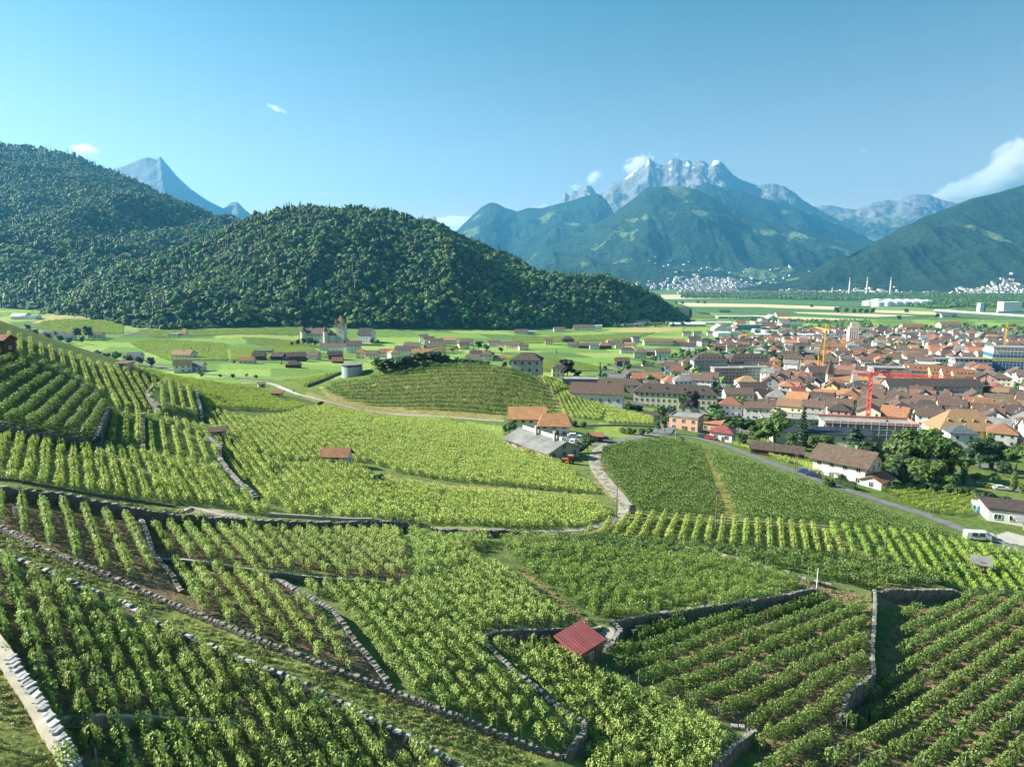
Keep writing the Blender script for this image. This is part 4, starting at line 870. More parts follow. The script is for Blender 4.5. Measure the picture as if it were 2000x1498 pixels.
stone_wall('c1', 'short rubble wall dropping from the road wall', cap=.4, thick=.45)
stone_wall('d', 'thin mortared terrace wall below the road wall', thick=.3, face=True, capstones=False, over=.1, core=m_concrete)
stone_wall('e', 'curving wall of stone steps in the middle slope', cap=.38, thick=.5, over=.1)
stone_wall('g', 'dark wall behind the red-roofed hut', cap=.6, thick=.4)
stone_wall('f', 'stone wall bending round the lower corner of the middle plot', cap=.42, thick=.48, over=.1)
stone_wall('h', 'long grey wall above the tidy vine block', cap=.5, thick=.5, over=.1)
stone_wall('j', 'corner wall with a flat mortar top at the dense plot', cap=.5, thick=.45, over=.12, core=m_mortar)
stone_wall('k', 'tall upright wall casting a broad dark shadow', cap=.6, thick=.5, over=.1)
stone_wall('l', 'wall under the triangular brown terrace', cap=.55, thick=.5, over=.1)
stone_wall('m', 'thick mortar wall set with slanting stones beside the grass plot', cap=.5, thick=1.05, over=.3, core=m_concrete, cap_off=-.2, cap_ly=.72, yaw=.5, gapk=.2, blank=((9.5, 14),), cm=m_stone_l)
stone_wall('n', 'low tan kerb wall crossing the loose vines', thick=.42, face=False, capstones=False, over=.4, core=m_concrete)
stone_wall('ua', 'shaded terrace wall below the steep left slope', cap=.8, thick=.5)
stone_wall('ub', 'rough wall at the end of the steep left rows', cap=.5, thick=.6)
stone_wall('uc', 'curved wall around the little terrace', cap=.8, thick=.6, over=.1)
stone_wall('ud', 'dark end wall of the little terrace', cap=.8, thick=.6)
stone_wall('ue', 'zigzag wall with stone steps down the slope', cap=.6, thick=.8, over=.15)
stone_wall('uf', 'thin upright wall between two narrow terraces', cap=.8, thick=.7, over=.2)
def loose_wall(px, h, label, thick=.4, core=None, capstones=False, dmax=700, cap=.8, name='low_wall', cat='low wall', both=False):
    """free-standing low wall or kerb following the ground"""
    P = densify(hits(px, dmax), 1.5); A = np.array(P); T = np.gradient(A, axis=0); T /= np.linalg.norm(T, axis=1, keepdims=True); Nn = np.stack([-T[:, 1], T[:, 0]], 1); z = H(*A.T); x0, y0 = A[0]; z0 = float(z[0])
    root = obj(name, None, loc=(float(x0), float(y0), z0), label=label, category=cat); V = []; F = []; n = len(A); O = A[0]
    for i in range(n):
        a, b = A[i] - Nn[i] * thick / 2 - O, A[i] + Nn[i] * thick / 2 - O
        V += [(a[0], a[1], z[i] - z0 - .4), (a[0], a[1], z[i] - z0 + h), (b[0], b[1], z[i] - z0 + h), (b[0], b[1], z[i] - z0 - .4)]
    for i in range(n - 1): F += [(i * 4 + j, i * 4 + 4 + j, i * 4 + 4 + (j + 1) % 4, i * 4 + (j + 1) % 4) for j in range(4)]
    F += [(0, 1, 2, 3), ((n - 1) * 4 + 3, (n - 1) * 4 + 2, (n - 1) * 4 + 1, (n - 1) * 4)]
    obj('wall_core', MB().add(V, F).mesh('wall_core', core or m_concrete), root)
    if capstones:
        r = np.random.default_rng(n); S = np.concatenate([[0], np.cumsum(np.linalg.norm(np.diff(A, axis=0), axis=1))]); s = 0
        while s < S[-1]:
            ln = cap * r.uniform(.7, 1.4); i = min(n - 1, int(np.searchsorted(S, s))); o = obj('stone', cap_mesh(int(r.integers(0, 7)), thick + .12), root, loc=(float(A[i, 0] - x0), float(A[i, 1] - y0), float(z[i] - z0 + h + .05)))
            o.rotation_euler = (r.normal(0, .08), r.normal(0, .08), math.atan2(T[i, 1], T[i, 0])); o.scale = (ln, 1, r.uniform(.8, 1.6)); s += ln
    return root
loose_wall([(0, 938), (150, 962), (250, 977), (340, 990)], .35, 'low dark kerb wall on the far side of the upper road', thick=.35, core=m_mortar)
loose_wall([(518, 1007), (600, 1012), (690, 1018), (763, 1022)], .5, 'low block wall on the far side of the road end', thick=.4, core=m_concrete)
loose_wall([(350, 1006), (375, 993), (400, 1000), (440, 1010)], .25, 'small mortar hump beside the upper road', thick=.5)
loose_wall([(1180, 1070), (1235, 1070), (1310, 1073)], .35, 'white-topped low wall under the dark vine band', thick=.4)
loose_wall([(1320, 1073), (1390, 1076), (1425, 1090), (1500, 1112)], .35, 'pale kerb running on from the white-topped wall', thick=.4)
loose_wall([(1538, 1123), (1570, 1136), (1618, 1147)], .6, 'low rubble wall by the white post', thick=.6, capstones=True, cap=.6, core=m_mortar)
loose_wall([(1400, 1018), (1500, 1022), (1600, 1028), (1700, 1034), (1800, 1044)], .25, 'thin pale kerb under the round field', thick=.3)
loose_wall([(165, 635), (200, 640)], .3, 'hidden kerb', thick=.3) if False else None
loose_wall([(200, 880), (230, 896), (260, 912), (300, 930)], .4, 'pale path kerb between the upper left plots', thick=.5)
loose_wall([(142, 740), (175, 765)], .4, 'short pale wall in the crest vines', thick=.5)
loose_wall([(1090, 832), (1130, 834), (1200, 832), (1280, 835)], .8, 'grey garden wall under the two small plots', thick=.3, dmax=420)
loose_wall([(600, 757), (640, 742), (675, 728)], 1.6, 'dark curved wall left of the round reservoir', thick=.4, dmax=420, core=m_mortar)
# ================================================================ GRASS AND WEEDS
TUFT = leafmat('grass_blades', (0.15, 0.19, 0.05), (0.32, 0.37, 0.12), tr=0.3, rnd=.25); TUFTD = leafmat('dry_blades', (0.24, 0.19, 0.09), (0.42, 0.35, 0.17), tr=0.3, rnd=.25)
def tuft(i, m, n=26, s=.16):
    r = np.random.default_rng(700 + i); a = r.uniform(0, 6.28, n); q = r.uniform(0, .30, n) ** 1.0; C = np.stack([q * np.cos(a), q * np.sin(a), r.uniform(.02, .20, n)], 1); N = np.stack([np.cos(a + 1.5), np.sin(a + 1.5), r.uniform(.6, 2.0, n)], 1)
    V, F = leaf_quads(C, N, s * r.uniform(.6, 1.3, n), r, asp=.5); return npmesh('grass_tuft', V, F, m, face_rnd=r.uniform(0, 1, n))
TCOL = subcol('tufts', [proto('tuft_%d' % i, tuft(i, TUFT)) for i in range(3)] + [proto('tuft_3', tuft(3, TUFTD)), proto('tuft_4', tuft(4, TUFTD))])
def grass(name, px, dens, s0=.6, s1=1.5, dmax=200, dry=.25, world=None, label=None):
    P = world or hits(px, dmax); A = np.array(P); area = np.prod(A.max(0) - A.min(0)); n = int(area * dens); x = rng.uniform(A[:, 0].min(), A[:, 0].max(), n); y = rng.uniform(A[:, 1].min(), A[:, 1].max(), n); k = inpoly(x, y, P) & (fbm(x / 2.3, y / 2.3, 3) > rng.uniform(.25, .6, n)); x, y = x[k], y[k]; n = len(x)
    s = rng.uniform(s0, s1, n); print(name, n); scatter(name, np.stack([x, y, H(x, y)], 1), np.stack([np.zeros(n), np.zeros(n), rng.uniform(0, 6.28, n)], 1), np.stack([s, s, s * rng.uniform(.6, 1.3, n)], 1), np.where(rng.uniform(0, 1, n) < dry, rng.integers(3, 5, n), rng.integers(0, 3, n)), TCOL, kind='stuff', label=label)
_gp = [(u, v + 3) for u, v in W_PATHU] + [(u, v - 2) for u, v in reversed(W_PATHL)]
grass('grass', _gp, 9, .5, 1.2, dry=.12)
grass('grass', [(-60, 1290), (0, 1300), (110, 1500), (110, 1560), (-60, 1560)], 12, .4, 1.0, dry=.25)
grass('grass', [(-80, 945), (0, 950), (150, 972), (340, 996), (500, 1017), (760, 1026), (500, 1021), (340, 1010), (130, 973), (0, 958), (-80, 952)], 6, .7, 1.4)
grass('weeds', [(-60, 1100), (380, 1262), (860, 1490), (860, 1560), (140, 1560), (30, 1330), (-60, 1250)], 2.2, .5, 1.3, dry=.55)
grass('weeds', [(1190, 1300), (1600, 1170), (1700, 1190), (1700, 1340), (1600, 1500), (1475, 1500), (1480, 1436), (1425, 1415)], 3.0, .5, 1.2, dry=.5)
grass('weeds', [(1745, 1200), (1880, 1165), (2100, 1160), (2100, 1560), (1600, 1560), (1640, 1415), (1705, 1340)], 2.6, .5, 1.2, dry=.6)
grass('grass', [(1640, 1185), (1704, 1175), (1700, 1338), (1650, 1372), (1600, 1510), (1560, 1510), (1690, 1330)], 8, .6, 1.3, dry=.4)
grass('weeds', [(-60, 970), (340, 1025), (770, 1040), (790, 1135), (320, 1095), (330, 1165), (240, 1138), (-60, 1015)], 1.6, .5, 1.2, dry=.6)
grass('weeds', [(320, 1100), (530, 1130), (755, 1345), (340, 1178)], 1.6, .5, 1.2, dry=.6)
grass('grass', [(1011, 1112), (1022, 1110), (1165, 1222), (1135, 1228)], 6, .6, 1.3, dry=.5)
grass('grass', [(1560, 1125), (1700, 1160), (1690, 1188), (1600, 1160)], 4, .6, 1.3, dry=.5)
grass('grass', [(1150, 905), (1172, 868), (1190, 868), (1182, 905), (1192, 945), (1228, 1000), (1205, 985)], 2, .8, 1.8, dry=.5, dmax=300)
# ================================================================ ROADS, FIELDS
m_asph = mat('asphalt', (0.13, 0.13, 0.13), (0.19, 0.185, 0.18), scale=.5, rough=.95, detail=8)
m_track = mat('gravel_track', (0.25, 0.22, 0.18), (0.36, 0.33, 0.27), scale=.6, rough=1, detail=8)
m_pave = mat('pale_paving', (0.36, 0.33, 0.28), (0.46, 0.43, 0.37), scale=.8, rough=.95)
def ribbon(name, px, width, m, dmax=700, lift=.07, dmin=20, world=None, wseq=None, **kw):
    P = densify(world or hits(px, dmax, dmin), max(1.0, width * .4)); A = np.array(P)
    for _ in range(3): A[1:-1] = (A[:-2] + 2 * A[1:-1] + A[2:]) / 4
    T = np.gradient(A, axis=0); T /= np.linalg.norm(T, axis=1, keepdims=True); N_ = np.stack([-T[:, 1], T[:, 0]], 1); k = 5; V = []
    W = np.full(len(A), width) if wseq is None else np.interp(np.linspace(0, 1, len(A)), np.linspace(0, 1, len(wseq)), wseq)
    for j in range(k):
        Q = A + N_ * (W * (j / (k - 1) - .5))[:, None]; z = H(Q[:, 0], Q[:, 1]) + lift; V.append(np.stack([Q[:, 0], Q[:, 1], z], 1))
    V = np.stack(V, 1).reshape(-1, 3); n = len(A); i = (np.arange(n - 1)[:, None] * k + np.arange(k - 1)[None, :]).ravel(); F = np.stack([i, i + k, i + k + 1, i + 1], -1)
    return obj(name, npmesh(name, V, F, m, smooth=True), kind='structure')
def patch(name, px, m, dmax=700, lift=.06, dmin=20, world=None):
    """small paved area as a draped sheet"""
    P = world or hits(px, dmax, dmin); A = np.array(P); st = max(.6, (A.max(0) - A.min(0)).max() / 60)
    gx = np.arange(A[:, 0].min(), A[:, 0].max() + st, st); gy = np.arange(A[:, 1].min(), A[:, 1].max() + st, st); X, Y = np.meshgrid(gx, gy); ins = inpoly(X, Y, P); Z = H(X, Y) + lift
    idx = np.arange(X.size).reshape(X.shape); q = ins[:-1, :-1] | ins[1:, :-1] | ins[:-1, 1:] | ins[1:, 1:]; F = np.stack([idx[:-1, :-1][q], idx[:-1, 1:][q], idx[1:, 1:][q], idx[1:, :-1][q]], -1)
    return obj(name, npmesh(name, np.stack([X, Y, Z], -1).reshape(-1, 3), F, m, smooth=True), kind='structure')
ribbon('lane', [(1222, 1006), (1226, 994), (1212, 975), (1186, 945), (1166, 918), (1160, 898), (1168, 880), (1186, 868)], 3.4, m_track, lift=.16)
ribbon('road', [(1150, 868), (1200, 862), (1240, 855), (1290, 848), (1320, 849), (1360, 855), (1402, 866), (1450, 883), (1494, 900), (1555, 922), (1617, 946), (1700, 972), (1800, 1003), (1880, 1034), (1950, 1060), (2100, 1112)], 4.4, m_asph)
patch('farm_yard', [(1088, 851), (1150, 853), (1200, 860), (1172, 872), (1120, 866)], m_asph, lift=.14)
ribbon('track', [(470, 740), (520, 748), (548, 757), (580, 770), (630, 783), (690, 798), (760, 808), (860, 814), (985, 822)], 2.4, m_track, dmax=420)
ribbon('path', [(545, 757), (585, 772), (640, 786), (700, 800)], 1.3, m_pave, dmax=420, lift=.16)
ribbon('path', [(1226, 1004), (1180, 1024), (1130, 1036), (1000, 1040), (940, 1033)], 1.6, m_track, wseq=[2, 1.6, 1.2, 1, .8])
ribbon('path', [(240, 702), (300, 715), (370, 727), (450, 735), (530, 742)], 5, m_asph, dmax=900, dmin=400, lift=.3)
ribbon('path', [(0, 636), (120, 650), (240, 655), (300, 640)], 5, m_asph, dmax=1200, dmin=500, lift=.3)
ribbon('street', [(1290, 848), (1350, 815), (1395, 790), (1420, 765), (1400, 735), (1330, 725)], 7, m_asph, dmax=1400, dmin=240, lift=.25)
ribbon('street', [(1740, 905), (1830, 897), (1900, 905), (2010, 930)], 8, m_asph, dmax=600, dmin=200, lift=.15)
ribbon('street', [(1870, 940), (1930, 950), (2010, 962)], 7, m_asph, dmax=600, dmin=150, lift=.15)
ribbon('street', [(1150, 715), (1250, 718), (1330, 725)], 6, m_asph, dmax=1400, dmin=400, lift=.3)
patch('terrace_paving', [(1935, 1050), (1970, 1040), (2010, 1052), (2010, 1068), (1960, 1058)], m_pave, dmax=300, lift=.1)
_fc = {'tan': ((0.46, 0.38, 0.20), (0.55, 0.47, 0.26)), 'green': ((0.055, 0.12, 0.032), (0.08, 0.16, 0.045)), 'lime': ((0.12, 0.20, 0.055), (0.16, 0.25, 0.07)), 'gold': ((0.38, 0.29, 0.12), (0.44, 0.36, 0.15)), 'mid': ((0.07, 0.13, 0.04), (0.10, 0.17, 0.05))}
_fm = {k: mat('field_' + k, *v, scale=.006, aniso=(.4, 2.5, 1), detail=6) for k, v in _fc.items()}
_fieldz = [0.0]
def plain_field(px, k):
    _fieldz[0] += .25; P = []
    for u, v in px: x, y = at_drop(u, v, 130.0); P.append((x, y))
    P = densify(P + [P[0]], 200)[:-1]; me = bpy.data.meshes.new('field'); z = _fieldz[0] + .6
    me.from_pydata([(x, y, z + 0 * y) for x, y in P], [], [tuple(range(len(P)))]); me.materials.append(_fm[k]); obj('field', me, kind='structure')
# the plain itself is level; the plots are thin sheets on it
for px, k in [([(1250, 570), (2300, 570), (2300, 576), (1250, 576)], 'mid'), ([(1280, 576), (1480, 576), (1480, 583), (1300, 585)], 'tan'), ([(1480, 576), (1700, 577), (1700, 590), (1480, 584)], 'mid'),
              ([(1300, 585), (1500, 585), (1700, 591), (1700, 600), (1500, 595), (1320, 592)], 'green'), ([(1320, 592), (1480, 595), (1640, 600), (1640, 607), (1480, 601), (1345, 600)], 'tan'),
              ([(1345, 600), (1500, 602), (1810, 612), (1810, 620), (1500, 611), (1360, 607)], 'green'), ([(1550, 611), (1700, 614), (1792, 619), (1690, 621), (1560, 614)], 'tan'),
              ([(1700, 600), (1870, 604), (1870, 612), (1700, 607)], 'lime'), ([(1700, 607), (1860, 612), (1860, 618), (1820, 617), (1700, 612)], 'tan'), ([(1820, 610), (2300, 618), (2300, 634), (1980, 628), (1850, 620)], 'green'),
              ([(1355, 607), (1500, 611), (1700, 621), (1900, 627), (1900, 634), (1700, 628), (1480, 618), (1365, 613)], 'green'), ([(1450, 617), (1700, 627), (2000, 637), (2300, 644), (2300, 652), (2000, 645), (1700, 635), (1500, 624)], 'tan'),
              ([(1385, 613), (1480, 619), (1500, 625), (1700, 636), (1860, 643), (1700, 647), (1500, 637), (1390, 620)], 'lime'), ([(1870, 644), (2000, 648), (2300, 654), (2300, 668), (2000, 660), (1880, 654)], 'gold')]:
    plain_field(px, k)
def viaduct():
    a = at_drop(1825, 608, 126); b = at_drop(2300, 636, 122); mb = MB(); n = 26
    P = [(a[0] + (b[0] - a[0]) * i / n, a[1] + (b[1] - a[1]) * i / n) for i in range(n + 1)]
    for i, (p, q) in enumerate(zip(P[:-1], P[1:])):
        mb.beam((p[0], p[1], 6), (q[0], q[1], 6), 4.5, 0, 4); mb.beam((p[0], p[1], 0), (p[0], p[1], 4), 1.5, 0, 6)
    obj('viaduct', mb.mesh('viaduct', mat('viaduct_concrete', (.42, .41, .38), (.5, .49, .46), scale=.05)), label='long pale motorway viaduct crossing the plain', category='viaduct')
viaduct()

# ================================================================ BUILDINGS
def tilemat(name, c1, c2): return mat(name, c1, c2, scale=.9, rough=.9, bump=.05, bscale=3, detail=7, rnd=.14, wave=(2.4, .28, 'Y'))
RM = {'brown': tilemat('roof_brown', (.100, .068, .052), (.165, .112, .086)), 'dark': tilemat('roof_dark', (.060, .045, .040), (.105, .078, .066)), 'orange': tilemat('roof_orange', (.29, .130, .065), (.40, .20, .105)),
      'red': tilemat('roof_red', (.19, .088, .054), (.27, .130, .082)), 'tan': tilemat('roof_tan', (.24, .145, .080), (.33, .21, .12)), 'slate': tilemat('roof_slate', (.07, .085, .10), (.12, .14, .16)),
      'grey': mat('roof_grey', (.13, .13, .125), (.22, .215, .20), scale=.3, rough=.9, detail=8), 'white': mat('roof_white', (.55, .56, .56), (.68, .68, .66), scale=.2, rough=.8),
      'flat': mat('roof_flat', (.20, .19, .175), (.30, .285, .26), scale=.25, rough=.95, detail=8), 'redmetal': mat('roof_red_metal', (.23, .062, .062), (.30, .095, .092), scale=.6, rough=.5, wave=(5.5, .35, 'X')), 'solar': mat('roof_solar', (.03, .035, .05), (.06, .065, .08), scale=.8, rough=.3, wave=(1.2, .5, 'X'))}
WM = {'white': mat('plaster_white', (.62, .61, .57), (.72, .70, .66), scale=.25, detail=7, rnd=.07), 'cream': mat('plaster_cream', (.58, .52, .38), (.68, .62, .47), scale=.25, detail=7, rnd=.08), 'yellow': mat('plaster_yellow', (.62, .45, .17), (.70, .54, .24), scale=.25, detail=7),
      'grey': mat('plaster_grey', (.34, .335, .31), (.44, .43, .40), scale=.25, detail=7, rnd=.1), 'pink': mat('plaster_pink', (.50, .27, .22), (.58, .34, .28), scale=.25, rnd=.06), 'orange': mat('plaster_orange', (.58, .26, .12), (.65, .32, .17), scale=.25),
      'wood': mat('timber_wall', (.075, .045, .030), (.13, .08, .05), scale=1.5, wave=(3.5, .4, 'X')), 'stone': mat('castle_stone', (.48, .43, .35), (.60, .55, .46), scale=.35, detail=8), 'salmon': mat('plaster_salmon', (.60, .33, .23), (.66, .38, .27), scale=.3), 'blue': mat('plaster_blue', (.10, .22, .30), (.15, .28, .36), scale=.4)}
m_glass = mat('window_glass', (.025, .035, .045), (.05, .065, .08), scale=.5, rough=.12, spec=.6)
m_frame = mat('window_frame', (.5, .49, .46), (.6, .59, .56), scale=1, rough=.6)
m_door = mat('door_brown', (.10, .055, .03), (.15, .09, .05), scale=2)
m_chim = mat('chimney_plaster', (.30, .285, .26), (.40, .38, .34), scale=1.5)
COLW = {'brown': 'brown', 'dark': 'dark brown', 'orange': 'orange', 'red': 'red', 'tan': 'tan', 'slate': 'blue-grey', 'grey': 'grey', 'white': 'white', 'flat': 'flat grey', 'redmetal': 'red metal', 'solar': 'solar-panelled'}
HOUSES = []        # (object, base phrase) - the label is finished once every landmark is known
def wall_poly(mb, W, D, hh, roof, rh, mi=0):
    x, y = W / 2, D / 2; mb.add([(-x, -y, -2.5), (x, -y, -2.5), (x, y, -2.5), (-x, y, -2.5), (-x, -y, hh), (x, -y, hh), (x, y, hh), (-x, y, hh)], [(0, 1, 5, 4), (1, 2, 6, 5), (2, 3, 7, 6), (3, 0, 4, 7), (4, 5, 6, 7)], mi)
    if roof == 'gable': mb.add([(-x, -y, hh), (-x, y, hh), (-x, 0, hh + rh), (x, -y, hh), (x, y, hh), (x, 0, hh + rh)], [(0, 2, 1), (3, 4, 5)], mi)
def roof_mesh(W, D, hh, roof, rh, ov=.6, th=.22, m=None, hipk=.9):
    mb = MB(); x, y = W / 2 + ov, D / 2 + ov; sl = rh / (D / 2); ez = hh - ov * sl
    if roof == 'gable':
        for s in (1, -1):
            a = [(-x, s * y, ez), (x, s * y, ez), (x, 0, hh + rh), (-x, 0, hh + rh)]; vs = [(p[0], p[1], p[2] + .05) for p in a] + [(p[0], p[1], p[2] + th + .05) for p in a]
            mb.add(vs, [(4, 5, 6, 7), (0, 3, 2, 1), (0, 1, 5, 4), (1, 2, 6, 5), (2, 3, 7, 6), (3, 0, 4, 7)] if s < 0 else [(7, 6, 5, 4), (1, 2, 3, 0), (4, 5, 1, 0), (5, 6, 2, 1), (6, 7, 3, 2), (7, 4, 0, 3)])
    elif roof in ('hip', 'halfhip'):
        q = min(x * .98, (D / 2) * hipk + ov) if roof == 'hip' else D / 2 * .45
        r_ = x - q; top = hh + rh
        b = [(-x, -y), (x, -y), (x, y), (-x, y)]; vs = [(p[0], p[1], ez) for p in b] + [(p[0], p[1], ez + th) for p in b] + [(-r_, 0, top + th), (r_, 0, top + th)]
        mb.add(vs, [(0, 3, 2, 1), (0, 1, 5, 4), (1, 2, 6, 5), (2, 3, 7, 6), (3, 0, 4, 7), (4, 5, 9, 8), (5, 6, 9), (6, 7, 8, 9), (7, 4, 8)])
    elif roof == 'pyramid':
        mb.add([(-x, -y, ez), (x, -y, ez), (x, y, ez), (-x, y, ez), (0, 0, hh + rh)], [(0, 3, 2, 1), (0, 1, 4), (1, 2, 4), (2, 3, 4), (3, 0, 4)])
    elif roof == 'mono':
        a = [(-x, -y, hh - .1), (x, -y, hh - .1), (x, y, hh + rh), (-x, y, hh + rh)]; mb.add(a + [(p[0], p[1], p[2] + th) for p in a], [(0, 3, 2, 1), (4, 5, 6, 7), (0, 1, 5, 4), (1, 2, 6, 5), (2, 3, 7, 6), (3, 0, 4, 7)])
    else:
        mb.box(-x, x, -y, y, hh, hh + .3); e = .3
        for bx in ((-x, x, -y, -y + e), (-x, x, y - e, y), (-x, -x + e, -y + e, y - e), (x - e, x, -y + e, y - e)): mb.box(bx[0], bx[1], bx[2], bx[3], hh + .3, hh + .75)
    return mb.mesh('roof', m)
def window_mesh(w_, h_, shutter=None):
    mb = MB(); mb.box(-w_ / 2, w_ / 2, -.03, .03, 0, h_, 0); f = .09
    for bx in ((-w_ / 2 - f, -w_ / 2, 0, h_), (w_ / 2, w_ / 2 + f, 0, h_), (-w_ / 2 - f, w_ / 2 + f, h_, h_ + f), (-w_ / 2 - f, w_ / 2 + f, -f, 0), (-.04, .04, 0, h_)): mb.box(bx[0], bx[1], -.10, .07, bx[2], bx[3], 1)
    if shutter:
        for s in (-1, 1): mb.box(s * (w_ / 2 + f + .28) - .26, s * (w_ / 2 + f + .28) + .26, -.08, -.02, 0, h_, 2)
        return mb.mesh('window', m_glass, m_frame, shutter)
    return mb.mesh('window', m_glass, m_frame)
_wcache = {}
def win(w_, h_, sh=None):
    k = (round(w_, 2), round(h_, 2), sh.name if sh else '')
    if k not in _wcache: _wcache[k] = window_mesh(w_, h_, sh)
    return _wcache[k]
m_shut_g = mat('shutter_green', (.05, .13, .08), (.08, .17, .10), scale=3); m_shut_b = mat('shutter_brown', (.11, .06, .035), (.15, .09, .05), scale=3)
def house(x, y, W, D, hh, ang, roof='gable', rh=None, rc='brown', wc='cream', name='house', label=None, phrase=None, cat='house', group=None, win_detail=0, floors=None, chim=1, z=None, ov=.6, wcol=None, skip=(), bays=None, shutter=None, dormers=0, base=None, ww=1.1, wh=1.35, balcony=False):
    """W along local x, D along local y (local -y faces the viewer when ang = 0). win_detail: 0 glazing joined, 1 each window its own part"""
    rh = rh if rh is not None else (D / 2) * .62; roof_ = roof
    if z is None: z = Hf(x, y)
    root = obj(name, None, loc=(x, y, z), rz=ang, label=label, category=cat, group=group)
    mb = MB(); wall_poly(mb, W, D, hh, roof, rh); obj('wall', mb.mesh('wall', WM[wc]), root)
    rf = obj('roof', roof_mesh(W, D, hh, roof, rh, ov, m=RM[rc]), root)
    r = random.Random(int(x * 13 + y * 7)); floors = floors or max(1, int(hh / 2.9)); fh = hh / floors
    gl = MB()
    for s, (Lw, off, a) in enumerate(((W, D / 2, 0), (W, D / 2, math.pi), (D, W / 2, math.pi / 2), (D, W / 2, -math.pi / 2))):
        if s in skip: continue
        n = bays[0 if s < 2 else 1] if bays else max(1, int(Lw / 3.6))
        for f in range(floors + (1 if roof == 'gable' and s > 1 and rh > 2.2 else 0)):
            nn = n if f < floors else 1
            for k in range(nn):
                px = (k + .5) / nn * Lw - Lw / 2; pz = f * fh + fh * .32 if f < floors else hh + .3; h_ = min(wh, fh * .55); w2 = ww
                if win_detail == 0 and r.random() < .12: continue
                ca, sa = math.cos(a), math.sin(a); q = (px * ca + off * sa, px * sa - off * ca)
                if win_detail:
                    o = obj('window', win(w2, h_, shutter), root, loc=(q[0] + .02 * sa, q[1] - .02 * ca, pz)); o.rotation_euler = (0, 0, a)
                else: gl.box(q[0] - w2 / 2, q[0] + w2 / 2, q[1] - .05, q[1] + .05, pz, pz + h_, rot=a, c=q)
    if gl.v: obj('glazing', gl.mesh('glazing', m_glass), root, kind='stuff')
    if win_detail:
        o = obj('door', MB().box(-.5, .5, -.06, .05, 0, 2.1).mesh('door', m_door), root, loc=(W * .1, -D / 2 - .02, 0))
    for k in range(chim):
        cx = r.uniform(-.32, .32) * W; cy = r.uniform(-.1, .35) * D * (1 if roof != 'flat' else .5); cz = hh + (rh * (1 - abs(cy) / (D / 2)) if roof in ('gable', 'hip', 'halfhip') else .3)
        cb = MB().box(-.32, .32, -.32, .32, -.6, 1.15); cb.box(-.4, .4, -.4, .4, 1.15, 1.3); obj('chimney', cb.mesh('chimney', m_chim), rf, loc=(cx, cy, cz))
    for k in range(dormers):
        dx = (k + .5) / dormers * W * .85 - W * .425; dm = MB(); yb = -D / 2 * .62; zb = hh + rh * .38; dm.box(dx - .7, dx + .7, yb - .3, yb + 1.6, zb - .4, zb + .8, 1); dm.add([(dx - .95, yb - .55, zb + .75), (dx + .95, yb - .55, zb + .75), (dx + .95, yb + 2.1, zb + .75), (dx - .95, yb + 2.1, zb + .75), (dx, yb - .55, zb + 1.45), (dx, yb + 2.1, zb + 1.45)], [(0, 1, 4), (3, 5, 2), (0, 4, 5, 3), (1, 2, 5, 4), (0, 3, 2, 1)], 0); dm.box(dx - .4, dx + .4, yb - .34, yb - .3, zb - .1, zb + .6, 2)
        obj('dormer', dm.mesh('dormer', RM[rc], WM[wc], m_glass), rf)
    if label is None: HOUSES.append((root, phrase or '%s-roofed %s' % (COLW[rc], {'gable': 'gabled', 'hip': 'hipped', 'halfhip': 'half-hipped', 'flat': 'flat-topped', 'mono': 'lean-to', 'pyramid': 'pyramid-topped'}[roof]) + ' %s house' % wc))
    return root
FOOT = []
def hp(u, v, W, D, hh, angd=0, dmax=2500, dmin=20, along=None, **kw):
    """place by the pixel of the footprint's centre on the ground"""
    x, y = hit(u, v, dmax, dmin); ang = R(angd)
    if along:
        a, b = hit(*along[0], dmax, dmin), hit(*along[1], dmax, dmin); ang = math.atan2(b[1] - a[1], b[0] - a[0])
    FOOT.append((x, y, max(W, D) * .5, W, D, ang)); return house(x, y, W, D, hh, ang, **kw)
# ---------------------------------------------------------------- farm, villas, huts near the vines
F1 = hit(1030, 843, 420); F2 = hit(1082, 846, 420)
hp(1030, 841, 11.2, 8.4, 5.7, -2, roof='gable', rh=2.7, rc='orange', wc='white', name='farmhouse', label='white farmhouse with a wide orange tiled roof beside the grey barn', cat='farmhouse', win_detail=1, chim=0, ov=1.3, floors=2, bays=(4, 3), dmax=420)
hp(1083, 847, 9.8, 8.6, 4.2, -4, roof='halfhip', rh=2.9, rc='orange', wc='white', name='farmhouse', label='lower farmhouse wing with a clipped orange roof and brown porch', cat='farmhouse', win_detail=1, chim=1, ov=1.1, floors=2, bays=(3, 2), dmax=420)
b_ = hp(1058, 881, 21, 11, 2.6, along=((1022, 862), (1092, 884)), roof='gable', rh=2.3, rc='grey', wc='grey', name='barn', label='long barn with a plain grey roof, white ridge wall and two chimneys', cat='barn', win_detail=1, chim=0, ov=.9, floors=1, bays=(5, 3), dmax=420)
obj('ridge_wall', MB().box(-9.5, 9.5, -.15, .15, 4.9, 6.0).mesh('ridge_wall', WM['white']), b_)
for dx in (-1.5, 7.2): obj('chimney', MB().box(-.35, .35, -.35, .35, 0, 3.0).box(-.45, .45, -.45, .45, 3.0, 3.2).mesh('chimney', m_chim), b_, loc=(dx, -.9, 4.2))
obj('awning', MB().add([(-1, -7.6, 1.8), (4, -7.6, 1.8), (4, -5.6, 2.4), (-1, -5.6, 2.4), (-1, -7.6, 1.9), (4, -7.6, 1.9), (4, -5.6, 2.5), (-1, -5.6, 2.5)], [(0, 3, 2, 1), (4, 5, 6, 7), (0, 1, 5, 4), (1, 2, 6, 5), (2, 3, 7, 6), (3, 0, 4, 7)]).mesh('awning', RM['red']), b_)
